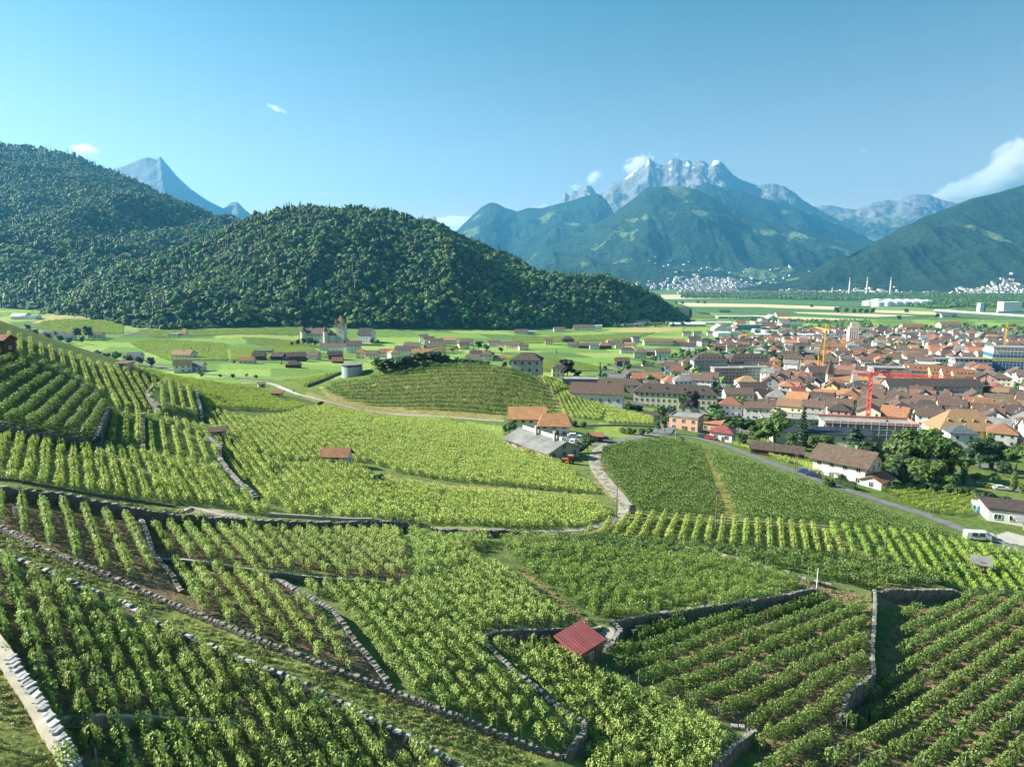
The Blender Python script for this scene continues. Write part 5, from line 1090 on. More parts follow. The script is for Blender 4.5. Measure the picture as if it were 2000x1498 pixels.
hp(1340, 838, 11.5, 9, 5.4, -30, roof='flat', rc='flat', wc='salmon', name='house', label='salmon house with a flat mossy roof at the road bend', win_detail=1, chim=0, ov=.2, floors=2, bays=(3, 2), dmax=420)
hp(1391, 840, 8.5, 7.5, 3.6, -30, roof='mono', rh=.8, rc='orange', wc='salmon', name='house', label='low salmon extension with a vivid orange lean-to roof', win_detail=1, chim=0, ov=.5, floors=1, bays=(2, 2), dmax=420)
hp(1411, 860, 8, 6, 3.8, -30, roof='hip', rh=1.6, rc='redmetal', wc='white', name='house', label='small white house with a crimson roof below the salmon house', win_detail=1, chim=0, ov=.6, floors=1, bays=(2, 2), dmax=420)
v_ = hp(1652, 932, 15, 12, 6.0, along=((1606, 938), (1668, 956)), roof='gable', rh=3.0, rc='brown', wc='cream', name='villa', label='cream villa with a broad brown roof beside the road', cat='villa', win_detail=1, chim=2, ov=1.2, floors=2, bays=(4, 3), dmax=420)
obj('porch_roof', MB().box(-1.2, 1.4, -7.9, -6.0, 2.5, 2.65).box(-1.1, -1.0, -7.8, -7.7, 0, 2.5).mesh('porch_roof', RM['grey'], WM['white']), v_)
hp(1712, 951, 7.5, 5.5, 2.6, along=((1690, 955), (1730, 950)), roof='gable', rh=1.2, rc='red', wc='white', name='garage', label='white garage with a red tiled roof below the cream villa', cat='garage', win_detail=1, chim=0, ov=.7, floors=1, bays=(2, 1), dmax=420)
# modern white house at the frame edge
x, y = hit(1978, 1022, 400); a_ = hit(1905, 1030, 400); b_ = hit(1990, 1046, 400); an = math.atan2(b_[1] - a_[1], b_[0] - a_[0]); z = Hf(x, y) 
mh = obj('house', None, loc=(x + 4, y + 1, z), rz=an, label='modern white house with a dark flat roof and carport by the road', category='house'); FOOT.append((x + 4, y, 9, 14, 11, an))
obj('wall', MB().box(-9, 6, -4, 6, -2, 3.4).mesh('wall', WM['white']), mh); obj('roof', MB().box(-9.3, 6.3, -4.3, 6.3, 3.4, 3.75).box(-9.0, 6.0, -4.0, 6.0, 3.75, 3.8).mesh('roof', RM['dark']), mh)
obj('carport_roof', MB().box(-4.5, 7, -10, -4.4, 2.7, 2.95).box(-.5, 6, -9, -5, 2.95, 3.3).mesh('carport_roof', RM['flat']), mh); obj('garage_door', MB().box(-2.5, 0.5, -7.2, -7.1, 0, 2.4).mesh('garage_door', m_frame), mh)
obj('garden_wall', MB().box(1, 9, -10.2, -9.9, -1, 2.7).box(.8, 1.1, -9.9, -4.2, -1, 2.7).mesh('garden_wall', WM['white']), mh)
obj('chimney', MB().box(-.3, .3, -.3, .3, 0, 1.6).box(-.4, .4, -.4, .4, 1.6, 1.75).mesh('chimney', m_chim), mh, loc=(2, 3, 3.8))
for k in range(3): obj('window', win(1.5, 1.2), mh, loc=(-7 + 3.2 * k, -4.03, 1.2))
hp(1917, 1000, 3.5, 3, 2, -10, roof='flat', rc='white', wc='blue', name='pool_house', label='tiny white-topped pool shelter behind the modern house', cat='pool shelter', chim=0, dmax=400, ov=.2)
# red roofed hut
def hut(u, v, W, D, hh, roof, rh, rc, wc, label, along=None, angd=0, ov=.5, dmax=420, board=True):
    o = hp(u, v, W, D, hh, angd, along=along, roof=roof, rh=rh, rc=rc, wc=wc, name='hut', label=label, cat='hut', chim=0, ov=ov, floors=1, bays=(1, 1), win_detail=1, dmax=dmax, ww=.7, wh=.7); return o
h_ = hut(1132, 1284, 4.5, 3.3, 2.0, 'mono', .9, 'redmetal', 'wood', 'wooden vineyard hut with a sloping red metal roof', along=((1100, 1290), (1160, 1271)), ov=.3)
bm = MB()
for k in range(12): bm.box(-2.2 + k * .37, -2.2 + k * .37 + .31, -1.73, -1.67, -1, 2.0)
sm_ = MB()
for k in range(11): sm_.beam((-2.5 + k * .5, -1.93, 2.05), (-2.5 + k * .5, 1.93, 3.05), .03)
obj('seam', sm_.mesh('seam', RM['redmetal']), h_, loc=(0, 0, .10), kind='stuff')
obj('boarding', bm.mesh('boarding', m_wood), h_, kind='stuff')
hut(659, 906, 5.6, 3.4, 2.2, 'gable', 1.3, 'red', 'white', 'small white hut with a red tiled roof amid the bright vines', angd=-6)
hut(427, 856, 2.8, 2.6, 1.9, 'gable', .6, 'brown', 'stone', 'tiny brown-roofed hut beside the zigzag steps', angd=20)
hut(542, 780, 3.2, 3, 2.4, 'mono', .4, 'red', 'grey', 'tiny grey hut with a red edge at the track bend', angd=0)
hut(511, 757, 3.4, 3, 2.0, 'mono', .5, 'brown', 'stone', 'small stone shed left of the track bend', angd=30)
hut(245, 722, 4, 3, 2, 'mono', .3, 'brown', 'stone', 'flat brown shed on the crest of the left slope', angd=-10)
hut(4, 690, 4, 4, 3.2, 'gable', 1, 'red', 'wood', 'brown hut cut by the left edge of the picture', angd=0)
hut(1913, 1112, 3.0, 2.6, 1.7, 'gable', 1.0, 'grey', 'wood', 'weathered wooden shed with a grey board roof in the yellow-green vines', along=((1895, 1108), (1930, 1118)), ov=.4)
hut(1232, 1004, 1.3, 1.0, 1.0, 'flat', .2, 'grey', 'grey', 'little grey-lidded box beside the gravel lane', angd=20, ov=.1)
hut(1163, 862, 4.5, 3.5, 2.0, 'mono', .3, 'red', 'wood', 'low red-topped shed behind the parked cars', angd=-5)
# round reservoir
rx, ry = hit(688, 731, 420); rz_ = Hf(rx, ry); rv = obj('reservoir', None, loc=(rx, ry, rz_), label='round pale-blue concrete water reservoir with a flat dark rim', category='reservoir'); FOOT.append((rx, ry, 7, 12, 12, 0))
def drum(rad, z0, z1, n=40, cap=True, rad2=None):
    mb = MB(); rad2 = rad2 or rad; P = [(math.cos(2 * math.pi * k / n), math.sin(2 * math.pi * k / n)) for k in range(n)]; mb.add([(rad * c, rad * s, z0) for c, s in P] + [(rad2 * c, rad2 * s, z1) for c, s in P], [(k, (k + 1) % n, n + (k + 1) % n, n + k) for k in range(n)] + ([tuple(range(n, 2 * n)), tuple(range(n - 1, -1, -1))])); return mb
obj('drum', drum(5.2, -2, 4.2).mesh('drum', mat('reservoir_concrete', (.30, .34, .36), (.38, .42, .44), scale=.5, detail=7)), rv)
obj('gallery', drum(5.0, 4.2, 4.9).mesh('gallery', m_glass), rv); obj('rim', drum(5.5, 4.9, 5.4).mesh('rim', RM['grey']), rv)

# ---------------------------------------------------------------- castle
cx, cy = hit(636, 668, 1100, 500); cz = Hf(cx, cy); s_ = 1.0; mpx = cy / FPX * 1.0
ca = obj('castle', None, loc=(cx, cy, cz), rz=R(-12), label='pale medieval castle with a tall keep below the wooded hill', category='castle'); FOOT.append((cx, cy, 34, 60, 40, 0))
def P_(name, mb, m, parent=ca, **k): return obj(name, mb.mesh(name, m), parent, **k)
P_('curtain_wall', MB().box(-25, 10, -14, -12, -6, 13).box(-25, -23, -12, 12, -6, 13).box(-25, 14, 10, 12, -6, 13), WM['stone'])
rr = obj('roof', roof_mesh(34, 10, 13, 'gable', 5.5, .8, m=RM['brown']), ca, loc=(-7, -9, 0)); obj('wing_wall', MB().box(-17, 17, -5, 5, -4, 13).add([(-17, -5, 13), (-17, 5, 13), (-17, 0, 18.5), (17, -5, 13), (17, 5, 13), (17, 0, 18.5)], [(0, 2, 1), (3, 4, 5)]).mesh('wing_wall', WM['stone']), ca, loc=(-7, -8.9, -.1))
obj('roof', roof_mesh(26, 9, 12, 'hip', 4.5, .8, m=RM['brown']), ca, loc=(-8, 6, 2)); P_('back_wing', MB().box(-21, 5, 1.5, 10.5, -4, 14), WM['stone'])
def tower(x, y, r_, h, ch, n=12): 
    t = obj('round_tower', drum(r_, -6, h, n).mesh('round_tower', WM['stone']), ca, loc=(x, y, 0)); obj('cone_roof', drum(r_ + .7, h, h + ch, n, rad2=.05).mesh('cone_roof', RM['brown']), t)
tower(-25, -13, 4.2, 15, 8); tower(8, -15, 3.0, 16, 8); tower(14, 11, 3.6, 14, 8); tower(-25, 11, 3.6, 14, 7)
P_('gate_block', MB().box(10, 20, -13, -3, -6, 11), WM['stone']); obj('roof', roof_mesh(11, 10, 11, 'hip', 4, .6, m=RM['brown']), ca, loc=(15, -8, 0))
kp = P_('keep', MB().box(-5.5, 5.5, -5.5, 5.5, -6, 26), WM['stone'], loc=(26, -4, 0)); P_('keep_roof', MB().add([(-6, -6, 26), (6, -6, 26), (6, 6, 26), (-6, 6, 26), (0, -1.2, 37), (0, 1.2, 37)], [(0, 3, 2, 1), (0, 1, 4), (1, 2, 5, 4), (2, 3, 5), (3, 0, 4, 5)]), RM['tan'], parent=kp)
P_('corner_turret', MB().box(-6.5, -3.5, -6.5, -3.5, 22, 31).box(3.5, 6.5, -6.5, -3.5, 22, 31), RM['tan'], parent=kp)
w_ = MB()
for k in range(11): w_.box(-22 + k * 2.9, -21 + k * 2.9, -14.2, -13.9, 9.2, 10.9)
for k in range(7): w_.box(-20 + k * 4.2, -19.3 + k * 4.2, -14.2, -13.9, 4.6, 5.8)
for zz in (6, 14, 20): w_.box(25.3, 26.6, -9.75, -9.5, zz, zz + 1.6)
obj('glazing', w_.mesh('glazing', m_glass), ca, kind='stuff')
hp(716, 668, 20, 14, 11, -15, roof='gable', rh=8, rc='dark', wc='white', name='manor', label='steep-gabled white manor just right of the castle keep', cat='manor', chim=1, dmin=500)
hp(655, 686, 34, 11, 5.5, -4, roof='gable', rh=4, rc='brown', wc='white', name='farmhouse', label='long brown-roofed farm building below the castle', cat='farm building', dmin=500)
hp(692, 689, 16, 13, 9, 8, roof='gable', rh=5, rc='brown', wc='white', name='farmhouse', label='white gable-fronted farmhouse below the castle manor', cat='farmhouse', dmin=500)

# ---------------------------------------------------------------- houses one can pick out: (u, v, W, D, eave, angle, roof, roof colour, wall colour)
for t in [(507, 703, 11, 9, 4, 10, 'gable', 'dark', 'wood'), (545, 703, 11, 9, 4, -5, 'gable', 'dark', 'wood'), (580, 705, 17, 11, 5, 15, 'gable', 'dark', 'wood'), (573, 718, 12, 9, 3, 20, 'hip', 'brown', 'wood'), (614, 703, 10, 9, 5, -10, 'gable', 'brown', 'cream'),
          (655, 702, 14, 11, 5, 20, 'gable', 'dark', 'wood'), (660, 709, 10, 7, 2.5, 5, 'gable', 'red', 'wood'), (706, 700, 10, 9, 7, 5, 'hip', 'orange', 'cream'), (728, 702, 12, 10, 6, -12, 'gable', 'brown', 'cream'), (755, 698, 15, 10, 6, 0, 'gable', 'red', 'white'),
          (770, 700, 11, 11, 6.5, 30, 'hip', 'orange', 'white'), (790, 694, 20, 12, 7, -6, 'gable', 'dark', 'white'), (806, 690, 18, 14, 9, -12, 'gable', 'brown', 'white'), (828, 668, 12, 9, 8, 10, 'gable', 'brown', 'white'), (838, 670, 14, 10, 6, 10, 'gable', 'brown', 'white'),
          (825, 697, 22, 12, 5, 0, 'gable', 'orange', 'yellow'), (850, 690, 24, 13, 8, -3, 'gable', 'brown', 'cream'), (852, 676, 18, 11, 7, 12, 'gable', 'brown', 'white'), (878, 672, 20, 10, 6, -2, 'gable', 'orange', 'cream'), (905, 682, 13, 10, 6, 20, 'gable', 'brown', 'cream'),
          (912, 675, 16, 11, 6, -8, 'gable', 'brown', 'cream'), (930, 700, 13, 9, 6, 0, 'gable', 'dark', 'white'), (925, 707, 14, 9, 5, -8, 'gable', 'brown', 'white'), (952, 704, 13, 11, 7, -10, 'hip', 'brown', 'cream'), (975, 704, 12, 8, 3, 10, 'gable', 'orange', 'white'),
          (965, 676, 16, 9, 5, 5, 'gable', 'brown', 'white'), (985, 679, 13, 9, 5, -15, 'gable', 'brown', 'cream'), (1004, 681, 20, 12, 6, -14, 'gable', 'brown', 'cream'), (1022, 684, 12, 9, 5, 10, 'gable', 'brown', 'cream'), (1072, 673, 11, 9, 6, 0, 'gable', 'brown', 'cream'),
          (1030, 727, 15, 10, 7, -10, 'hip', 'dark', 'grey'), (1090, 735, 11, 10, 8, 0, 'hip', 'dark', 'cream'), (360, 700, 18, 12, 4, -8, 'gable', 'tan', 'white'), (358, 727, 12, 9, 6, 25, 'gable', 'brown', 'white'), (378, 725, 16, 9, 4, 5, 'gable', 'grey', 'cream'),
          (265, 704, 11, 8, 4, 0, 'gable', 'slate', 'white'), (484, 710, 12, 8, 3, 0, 'gable', 'red', 'cream'), (40, 623, 18, 11, 4, 0, 'gable', 'white', 'white'), (62, 623, 20, 11, 4, -5, 'flat', 'white', 'white'), (45, 655, 18, 10, 4, -6, 'gable', 'dark', 'grey'),
          (98, 660, 22, 11, 4, -10, 'hip', 'dark', 'cream'), (130, 663, 16, 10, 4, 5, 'gable', 'slate', 'white'), (190, 660, 14, 10, 4, 10, 'gable', 'brown', 'cream'), (340, 657, 12, 7, 3, 0, 'flat', 'white', 'white'), (358, 656, 9, 6, 3, 0, 'gable', 'orange', 'white'),
          (515, 690, 18, 9, 3, 0, 'flat', 'flat', 'grey'), (1018, 652, 22, 11, 4, 0, 'gable', 'brown', 'white'), (1035, 652, 16, 10, 4, 0, 'flat', 'white', 'white'), (1092, 648, 20, 11, 5, 5, 'gable', 'brown', 'white'), (1140, 645, 40, 14, 6, -3, 'gable', 'brown', 'white'), (1160, 643, 30, 14, 7, -3, 'flat', 'white', 'white'),
          # meadow houses right of the village
          (1108, 668, 18, 12, 5, 8, 'hip', 'dark', 'wood'), (1118, 678, 13, 10, 4, -10, 'gable', 'brown', 'cream'), (1140, 680, 16, 10, 4, 0, 'gable', 'brown', 'wood'), (1160, 682, 12, 9, 5, 0, 'gable', 'slate', 'white'), (1180, 681, 18, 12, 5, 12, 'hip', 'orange', 'wood'), (1192, 673, 11, 9, 6, 5, 'hip', 'orange', 'cream'),
          (1206, 671, 11, 9, 4, -8, 'gable', 'brown', 'cream'), (1224, 671, 13, 9, 5, 6, 'gable', 'brown', 'wood'), (1240, 668, 12, 9, 6, 20, 'gable', 'slate', 'white'), (1230, 679, 16, 10, 5, -20, 'gable', 'red', 'cream'), (1210, 681, 12, 9, 4, 0, 'gable', 'brown', 'white'), (1225, 690, 18, 9, 5, 0, 'hip', 'dark', 'white'),
          (1285, 675, 44, 11, 7, 0, 'gable', 'red', 'cream'), (1250, 700, 15, 12, 8, -8, 'hip', 'brown', 'cream'), (1268, 695, 18, 11, 6, 5, 'gable', 'grey', 'wood'), (1294, 697, 18, 12, 7, -5, 'gable', 'brown', 'white'), (1215, 715, 14, 11, 6, 5, 'gable', 'brown', 'wood'), (1262, 715, 9, 8, 3, 5, 'hip', 'brown', 'cream'),
          (1341, 657, 14, 11, 6, -8, 'gable', 'brown', 'white'), (1362, 657, 14, 11, 6, -8, 'gable', 'brown', 'white'), (1388, 656, 13, 10, 6, -8, 'gable', 'brown', 'white'), (1325, 675, 18, 12, 6, 0, 'gable', 'orange', 'cream'), (1345, 683, 18, 13, 6, -20, 'gable', 'dark', 'white'), (1356, 673, 18, 13, 8, -8, 'gable', 'dark', 'cream'),
          (1378, 675, 22, 14, 7, 15, 'hip', 'dark', 'white'), (1394, 682, 18, 12, 4, 12, 'hip', 'tan', 'cream'), (1411, 667, 13, 11, 5, 4, 'pyramid', 'orange', 'white'), (1410, 684, 20, 12, 6, -10, 'gable', 'brown', 'pink'), (1430, 682, 18, 12, 6, 18, 'gable', 'red', 'cream'),
          (1423, 673, 16, 10, 6, 30, 'gable', 'red', 'white'), (1438, 673, 16, 10, 6, 30, 'gable', 'red', 'white'), (1452, 673, 16, 10, 6, 30, 'gable', 'red', 'white'), (1466, 672, 16, 10, 6, 30, 'gable', 'red', 'white'), (1481, 672, 15, 10, 6, 30, 'gable', 'red', 'cream'),
          (1310, 730, 13, 13, 8, -10, 'gable', 'brown', 'white'), (1322, 738, 12, 14, 7, -12, 'gable', 'red', 'cream'), (1345, 722, 14, 10, 9, -5, 'hip', 'brown', 'pink'), (1458, 757, 18, 16, 5.5, -6, 'hip', 'tan', 'white'), (1310, 765, 14, 13, 9, 0, 'hip', 'orange', 'white'),
          (1335, 768, 18, 13, 11, 0, 'hip', 'grey', 'white'), (1350, 762, 14, 12, 13, -5, 'flat', 'flat', 'grey'), (1368, 770, 17, 13, 12, -22, 'gable', 'brown', 'white'), (1386, 758, 14, 12, 10, -22, 'gable', 'brown', 'grey'), (1275, 765, 15, 11, 6, 0, 'hip', 'brown', 'cream'),
          (1260, 750, 26, 13, 6, 0, 'gable', 'orange', 'white'), (1440, 788, 20, 12, 8, -4, 'gable', 'brown', 'cream'), (1424, 810, 15, 13, 8, -12, 'hip', 'red', 'white'), (1467, 780, 20, 14, 9, 0, 'gable', 'dark', 'grey'), (1494, 790, 16, 12, 7, 20, 'gable', 'dark', 'cream'),
          (1468, 818, 10, 10, 8, -18, 'gable', 'brown', 'white'), (1484, 818, 12, 10, 8, -18, 'gable', 'brown', 'white'), (1500, 812, 12, 10, 8, -18, 'gable', 'brown', 'cream'), (1493, 736, 12, 12, 10, -8, 'gable', 'brown', 'white'),
          (1505, 600 + 52, 30, 20, 6, 0, 'flat', 'white', 'white')]:
    u, v, W, D, e, an, rf_, rc, wc = t; hp(u, v, W, D, e, an, roof=rf_, rc=rc, wc=wc, dmin=300 if v < 760 or u > 1100 else 150, rh=3 if rf_ != 'flat' and W < 12 else None, group=None)
# ---------------------------------------------------------------- named town buildings
def big(u, v, W, D, hh, an, rf_, rc, wc, label, name='building', cat='building', **k):
    k.setdefault('dmin', 300); return hp(u, v, W, D, hh, an, roof=rf_, rc=rc, wc=wc, name=name, label=label, cat=cat, **k)
big(1318, 796, 56, 15, 11.5, -16, 'hip', 'dark', 'cream', 'long cream school with three storeys and a dark hipped roof', name='school', cat='school', win_detail=1, floors=3, bays=(15, 4), dormers=4, chim=3, rh=5, ww=1.3, wh=1.9, shutter=None, ov=.8)
big(1188, 768, 50, 13, 7.5, -6, 'hip', 'brown', 'cream', 'long two-storey school wing with a brown roof behind the vines', name='school', cat='school', win_detail=1, floors=2, bays=(12, 3), chim=2, rh=3.5, ov=.8)
big(1132, 765, 18, 10, 7, -4, 'flat', 'flat', 'grey', 'grey-blue flat-roofed annex at the end of the school wing', win_detail=1, chim=0, bays=(4, 2))
big(1167, 787, 24, 12, 5.5, -14, 'gable', 'brown', 'white', 'white gymnasium with a reddish-brown gabled roof', name='gymnasium', cat='gymnasium', win_detail=1, rh=4, chim=0, bays=(6, 3))
big(1285, 818, 28, 11, 3.2, -8, 'gable', 'dark', 'grey', 'low dark-roofed pavilion in front of the cream school', name='pavilion', cat='pavilion', rh=1.6, chim=0)
big(1383, 727, 34, 15, 13, 0, 'hip', 'dark', 'grey', 'grey apartment block with a dark mansard roof and balconies', cat='apartment block', name='apartment_block', floors=4, win_detail=1, bays=(9, 3), dormers=7, rh=6)
big(1425, 726, 24, 13, 10, 0, 'gable', 'dark', 'grey', 'lower grey linking block between two mansard apartment blocks', cat='apartment block', name='apartment_block', floors=3, dormers=5, rh=4)
big(1460, 726, 42, 15, 13, 0, 'hip', 'dark', 'grey', 'longest grey apartment block with a dark mansard roof', cat='apartment block', name='apartment_block', floors=4, win_detail=1, bays=(11, 3), dormers=9, rh=6)
big(1418, 748, 26, 12, 14, 0, 'flat', 'flat', 'pink', 'flat-roofed pinkish block with dark balcony bands', cat='apartment block', name='apartment_block', floors=5, win_detail=1, bays=(8, 3), ww=2.2, wh=1.2, chim=0)
big(1460, 746, 32, 12, 14, 0, 'flat', 'flat', 'grey', 'flat-roofed grey block with a mossy top beside the pinkish block', cat='apartment block', name='apartment_block', floors=5, win_detail=1, bays=(9, 3), ww=2.2, wh=1.2, chim=0)
si = big(1664, 676, 15, 13, 24, -14, 'flat', 'flat', 'stone', 'tall pale concrete grain silo tower', name='silo_tower', cat='silo', floors=1, skip=(0, 1, 2, 3), chim=0, dmin=600)
obj('head_house', MB().box(-4, 6, -4, 5, 24, 36).box(-6.5, 6.8, -5.5, 6, 24, 29).mesh('head_house', WM['stone']), si)
for k in range(5): obj('silo_tube', drum(1.55, -2, 24, 12).mesh('silo_tube', WM['stone']), si, loc=(-6 + 3.0 * k, -6.6, 0))
big(1690, 712, 30, 14, 9, -8, 'gable', 'red', 'white', 'white building with a bright red roof right of the cranes', rh=4, floors=3, win_detail=1, bays=(8, 3), dmin=500)
big(1730, 728, 26, 18, 7, 6, 'hip', 'dark', 'cream', 'cream hall with a large dark hipped roof', name='hall', cat='hall', rh=6, dmin=500)
big(1728, 752, 26, 17, 16, -10, 'flat', 'flat', 'grey', 'grey-brown office block with pale window bands', name='office_block', cat='office block', floors=5, win_detail=1, bays=(8, 4), ww=2.4, wh=1.3, chim=1, dmin=400)
big(1775, 748, 26, 12, 8, -12, 'gable', 'slate', 'cream', 'hall with a blue-grey slate roof beside the office block', name='hall', cat='hall', rh=6, dmin=400)
for k, (u, v, wc) in enumerate(((1800, 748, 'yellow'), (1832, 751, 'yellow'), (1856, 754, 'cream'), (1878, 757, 'orange'))):
    big(u, v, 24 if k == 0 else 17, 13, 12 - k * .4, -14, 'gable', 'red', wc, ['yellow and red terrace block, the widest of the red-roofed row', 'second block of the red-roofed terrace row, yellow walls', 'third block of the red-roofed terrace row, cream walls', 'end block of the red-roofed terrace row, with an orange gable wall'][k], name='apartment_block', cat='apartment block', floors=4, win_detail=1, bays=(5, 3), dormers=5, rh=5.2, dmin=400, chim=0)
big(1815, 790, 66, 12, 14.5, -3, 'gable', 'dark', 'grey', 'very long grey apartment block with a dark brown roof', name='apartment_block', cat='apartment block', floors=5, win_detail=1, bays=(17, 3), rh=4.5, chim=6, dmin=400)
big(1700, 728, 36, 14, 7, 0, 'flat', 'white', 'white', 'white flat-roofed shopping hall in mid town', name='hall', cat='hall', dmin=500, chim=0)
big(1778, 722, 50, 22, 8, -6, 'flat', 'white', 'white', 'large white flat-roofed hall behind the slate roof', name='hall', cat='hall', dmin=500, chim=0)
big(1848, 722, 36, 15, 12, -10, 'flat', 'flat', 'white', 'white modern block with tall window bands, the left one of two', cat='office block', name='office_block', floors=3, win_detail=1, bays=(10, 4), ww=2.6, wh=2.4, chim=0, dmin=500)
big(1892, 730, 34, 16, 16, -12, 'flat', 'flat', 'white', 'white modern block with framed facade beside the wrapped tower', cat='office block', name='office_block', floors=4, win_detail=1, bays=(8, 4), ww=3, wh=2.6, chim=0, dmin=500)
tw = big(1966, 728, 36, 24, 27, -16, 'flat', 'flat', 'grey', 'tall building site wrapped in blue and yellow scaffold netting', cat='building site', name='building_site', floors=8, chim=0, dmin=500)
obj('blue_netting', MB().box(-18.6, 18.6, -12.6, 12.6, 17, 20.5).box(-18.6, 18.6, -12.65, -12.55, 1, 13).mesh('blue_netting', mat('netting_blue', (.03, .12, .25), (.05, .17, .32), scale=.3)), tw); obj('yellow_netting', MB().box(-18.6, 18.6, -12.6, 12.6, 13.2, 16.8).mesh('yellow_netting', mat('netting_yellow', (.55, .50, .08), (.62, .57, .12), scale=.3)), tw)
sc_ = MB()
for k in range(13): sc_.beam((-19 + k * 3.16, -13.1, 0), (-19 + k * 3.16, -13.1, 28), .12)
for k in range(9): sc_.beam((-19, -13.1, 3 * k + 2), (19, -13.1, 3 * k + 2), .12)
obj('scaffold', sc_.mesh('scaffold', m_stake), tw, kind='stuff')
big(1945, 700, 26, 14, 12, -6, 'gable', 'red', 'white', 'white block with a red roof behind the wrapped tower', floors=4, dmin=600)
big(1900, 800, 22, 16, 8.5, -18, 'gable', 'tan', 'white', 'white block with an orange low-pitched roof, the nearer of the pair', floors=3, win_detail=1, bays=(3, 6), rh=2.2, chim=0, ww=1.3, wh=1.8)
big(1925, 785, 26, 16, 9, -18, 'gable', 'tan', 'white', 'white block with an orange low-pitched roof, the farther of the pair', floors=3, win_detail=1, bays=(5, 6), rh=2.2, chim=0, ww=1.3, wh=1.8)
big(1990, 822, 28, 16, 10, -12, 'gable', 'tan', 'white', 'scaffolded building with a ribbed tan roof at the right edge', floors=3, rh=3, chim=0)
big(1875, 864, 27, 17, 8.5, -8, 'hip', 'tan', 'yellow', 'yellow town hall under a huge orange-brown roof', name='town_hall', cat='town hall', floors=3, win_detail=1, bays=(7, 4), rh=8, dormers=4, ov=.9, dmin=250, chim=1)
big(1870, 891, 10.5, 9, 11, -12, 'hip', 'slate', 'white', 'white three-storey house with a blue-grey hipped roof', name='house', cat='house', floors=3, win_detail=1, bays=(2, 2), rh=2.2, dmin=200)
big(1598, 874, 36, 11, 7, -14, 'gable', 'solar', 'cream', 'long cream building with rows of solar panels on its roof', floors=2, win_detail=1, bays=(9, 2), rh=1.5, chim=1, dmin=250)
nb = big(1688, 880, 34, 12, 12, -12, 'flat', 'flat', 'grey', 'building behind grey scaffold netting with a red edge', name='building_site', cat='building site', chim=0, dmin=250, skip=(0, 1, 2, 3))
obj('safety_net', MB().box(-17.4, 17.4, -6.5, -6.4, 12.6, 13.3).box(-17.4, 17.4, 6.4, 6.5, 12.6, 13.3).box(17.3, 17.4, -6.3, 6.3, 12.6, 13.3).mesh('safety_net', mat('net_red', (.55, .12, .08), (.62, .18, .12), scale=1)), nb)
sc_ = MB()
for k in range(13): sc_.beam((-17.5 + k * 2.9, -7.2, -2), (-17.5 + k * 2.9, -7.2, 14), .09)
for k in range(7): sc_.beam((-17.5, -7.2, 2.1 * k), (17.5, -7.2, 2.1 * k), .09); sc_.box(-17.5, 17.5, -7.1, -6.3, 2.1 * k - .05, 2.1 * k + .02)
obj('scaffold', sc_.mesh('scaffold', m_stake), nb, kind='stuff')
big(1580, 852, 44, 13, 9, -12, 'flat', 'flat', 'grey', 'long grey flat-roofed building behind the solar roof', floors=3, win_detail=1, bays=(12, 3), chim=1, ww=1.8, dmin=280)
big(1518, 892, 16, 7, 2.8, -28, 'gable', 'dark', 'wood', 'low dark-roofed shed at the top edge of the roadside vines', name='shed', cat='shed', rh=1.4, chim=1, dmin=200)
ch = big(1640, 760, 18, 12, 8, -8, 'gable', 'orange', 'cream', 'church with an orange roof under a sharp brown spire', name='church', cat='church', rh=4.5, chim=0, dmin=400)
obj('bell_tower', MB().box(-2.4, 2.4, -2.4, 2.4, -2, 13).mesh('bell_tower', WM['cream']), ch, loc=(-9, 0, 0)); obj('spire', MB().add([(-2.8, -2.8, 13), (2.8, -2.8, 13), (2.8, 2.8, 13), (-2.8, 2.8, 13), (0, 0, 27)], [(0, 3, 2, 1), (0, 1, 4), (1, 2, 4), (2, 3, 4), (3, 0, 4)]).mesh('spire', RM['brown']), ch, loc=(-9, 0, 0))
big(1642, 738, 18, 16, 10, -10, 'flat', 'flat', 'white', 'white building with a tall blank gable behind the church', chim=0, dmin=500)
big(1600, 752, 22, 14, 12, -4, 'gable', 'brown', 'grey', 'tall brown-roofed block below the pair of yellow cranes', dmin=400, floors=4, rh=5)
big(1668, 806, 13, 12, 6, -10, 'hip', 'orange', 'cream', 'house with a plain bright orange hipped roof near the red crane', cat='house', name='house', rh=5.5, dmin=300, chim=0)
big(1555, 790, 9, 9, 10, -4, 'gable', 'redmetal', 'white', 'narrow white house with a bright red roof and balconies', cat='house', name='house', rh=3, dmin=300, win_detail=1, floors=3)
big(1640, 768, 22, 13, 7, -4, 'flat', 'white', 'grey', 'pale barrel-topped hall among the old roofs', name='hall', cat='hall', dmin=350, chim=0)
big(1460, 644, 56, 22, 10, 0, 'flat', 'flat', 'blue', 'turquoise glass office building at the edge of the plain', cat='office building', name='office_building', floors=3, chim=0, dmin=900)
big(1390, 634, 90, 24, 5, 0, 'flat', 'white', 'white', 'wide white industrial shed near the end of the wooded hill', cat='industrial shed', name='industrial_shed', chim=0, dmin=1000)
big(1340, 637, 80, 24, 5, 0, 'gable', 'white', 'grey', 'grey industrial shed with a low white roof', cat='industrial shed', name='industrial_shed', chim=0, dmin=1000, rh=3)
big(1230, 638, 60, 20, 6, 0, 'flat', 'flat', 'grey', 'dark low warehouse at the foot of the wooded hill', cat='warehouse', name='warehouse', chim=0, dmin=1000)
big(1245, 634, 50, 20, 9, 0, 'gable', 'grey', 'white', 'pale warehouse with a shallow grey roof under the wood', cat='warehouse', name='warehouse', chim=0, dmin=1000, rh=3)
big(1440, 622, 120, 30, 6, 0, 'flat', 'white', 'grey', 'long white glasshouse roof at the edge of the fields', cat='glasshouse', name='glasshouse', chim=0, dmin=1200)
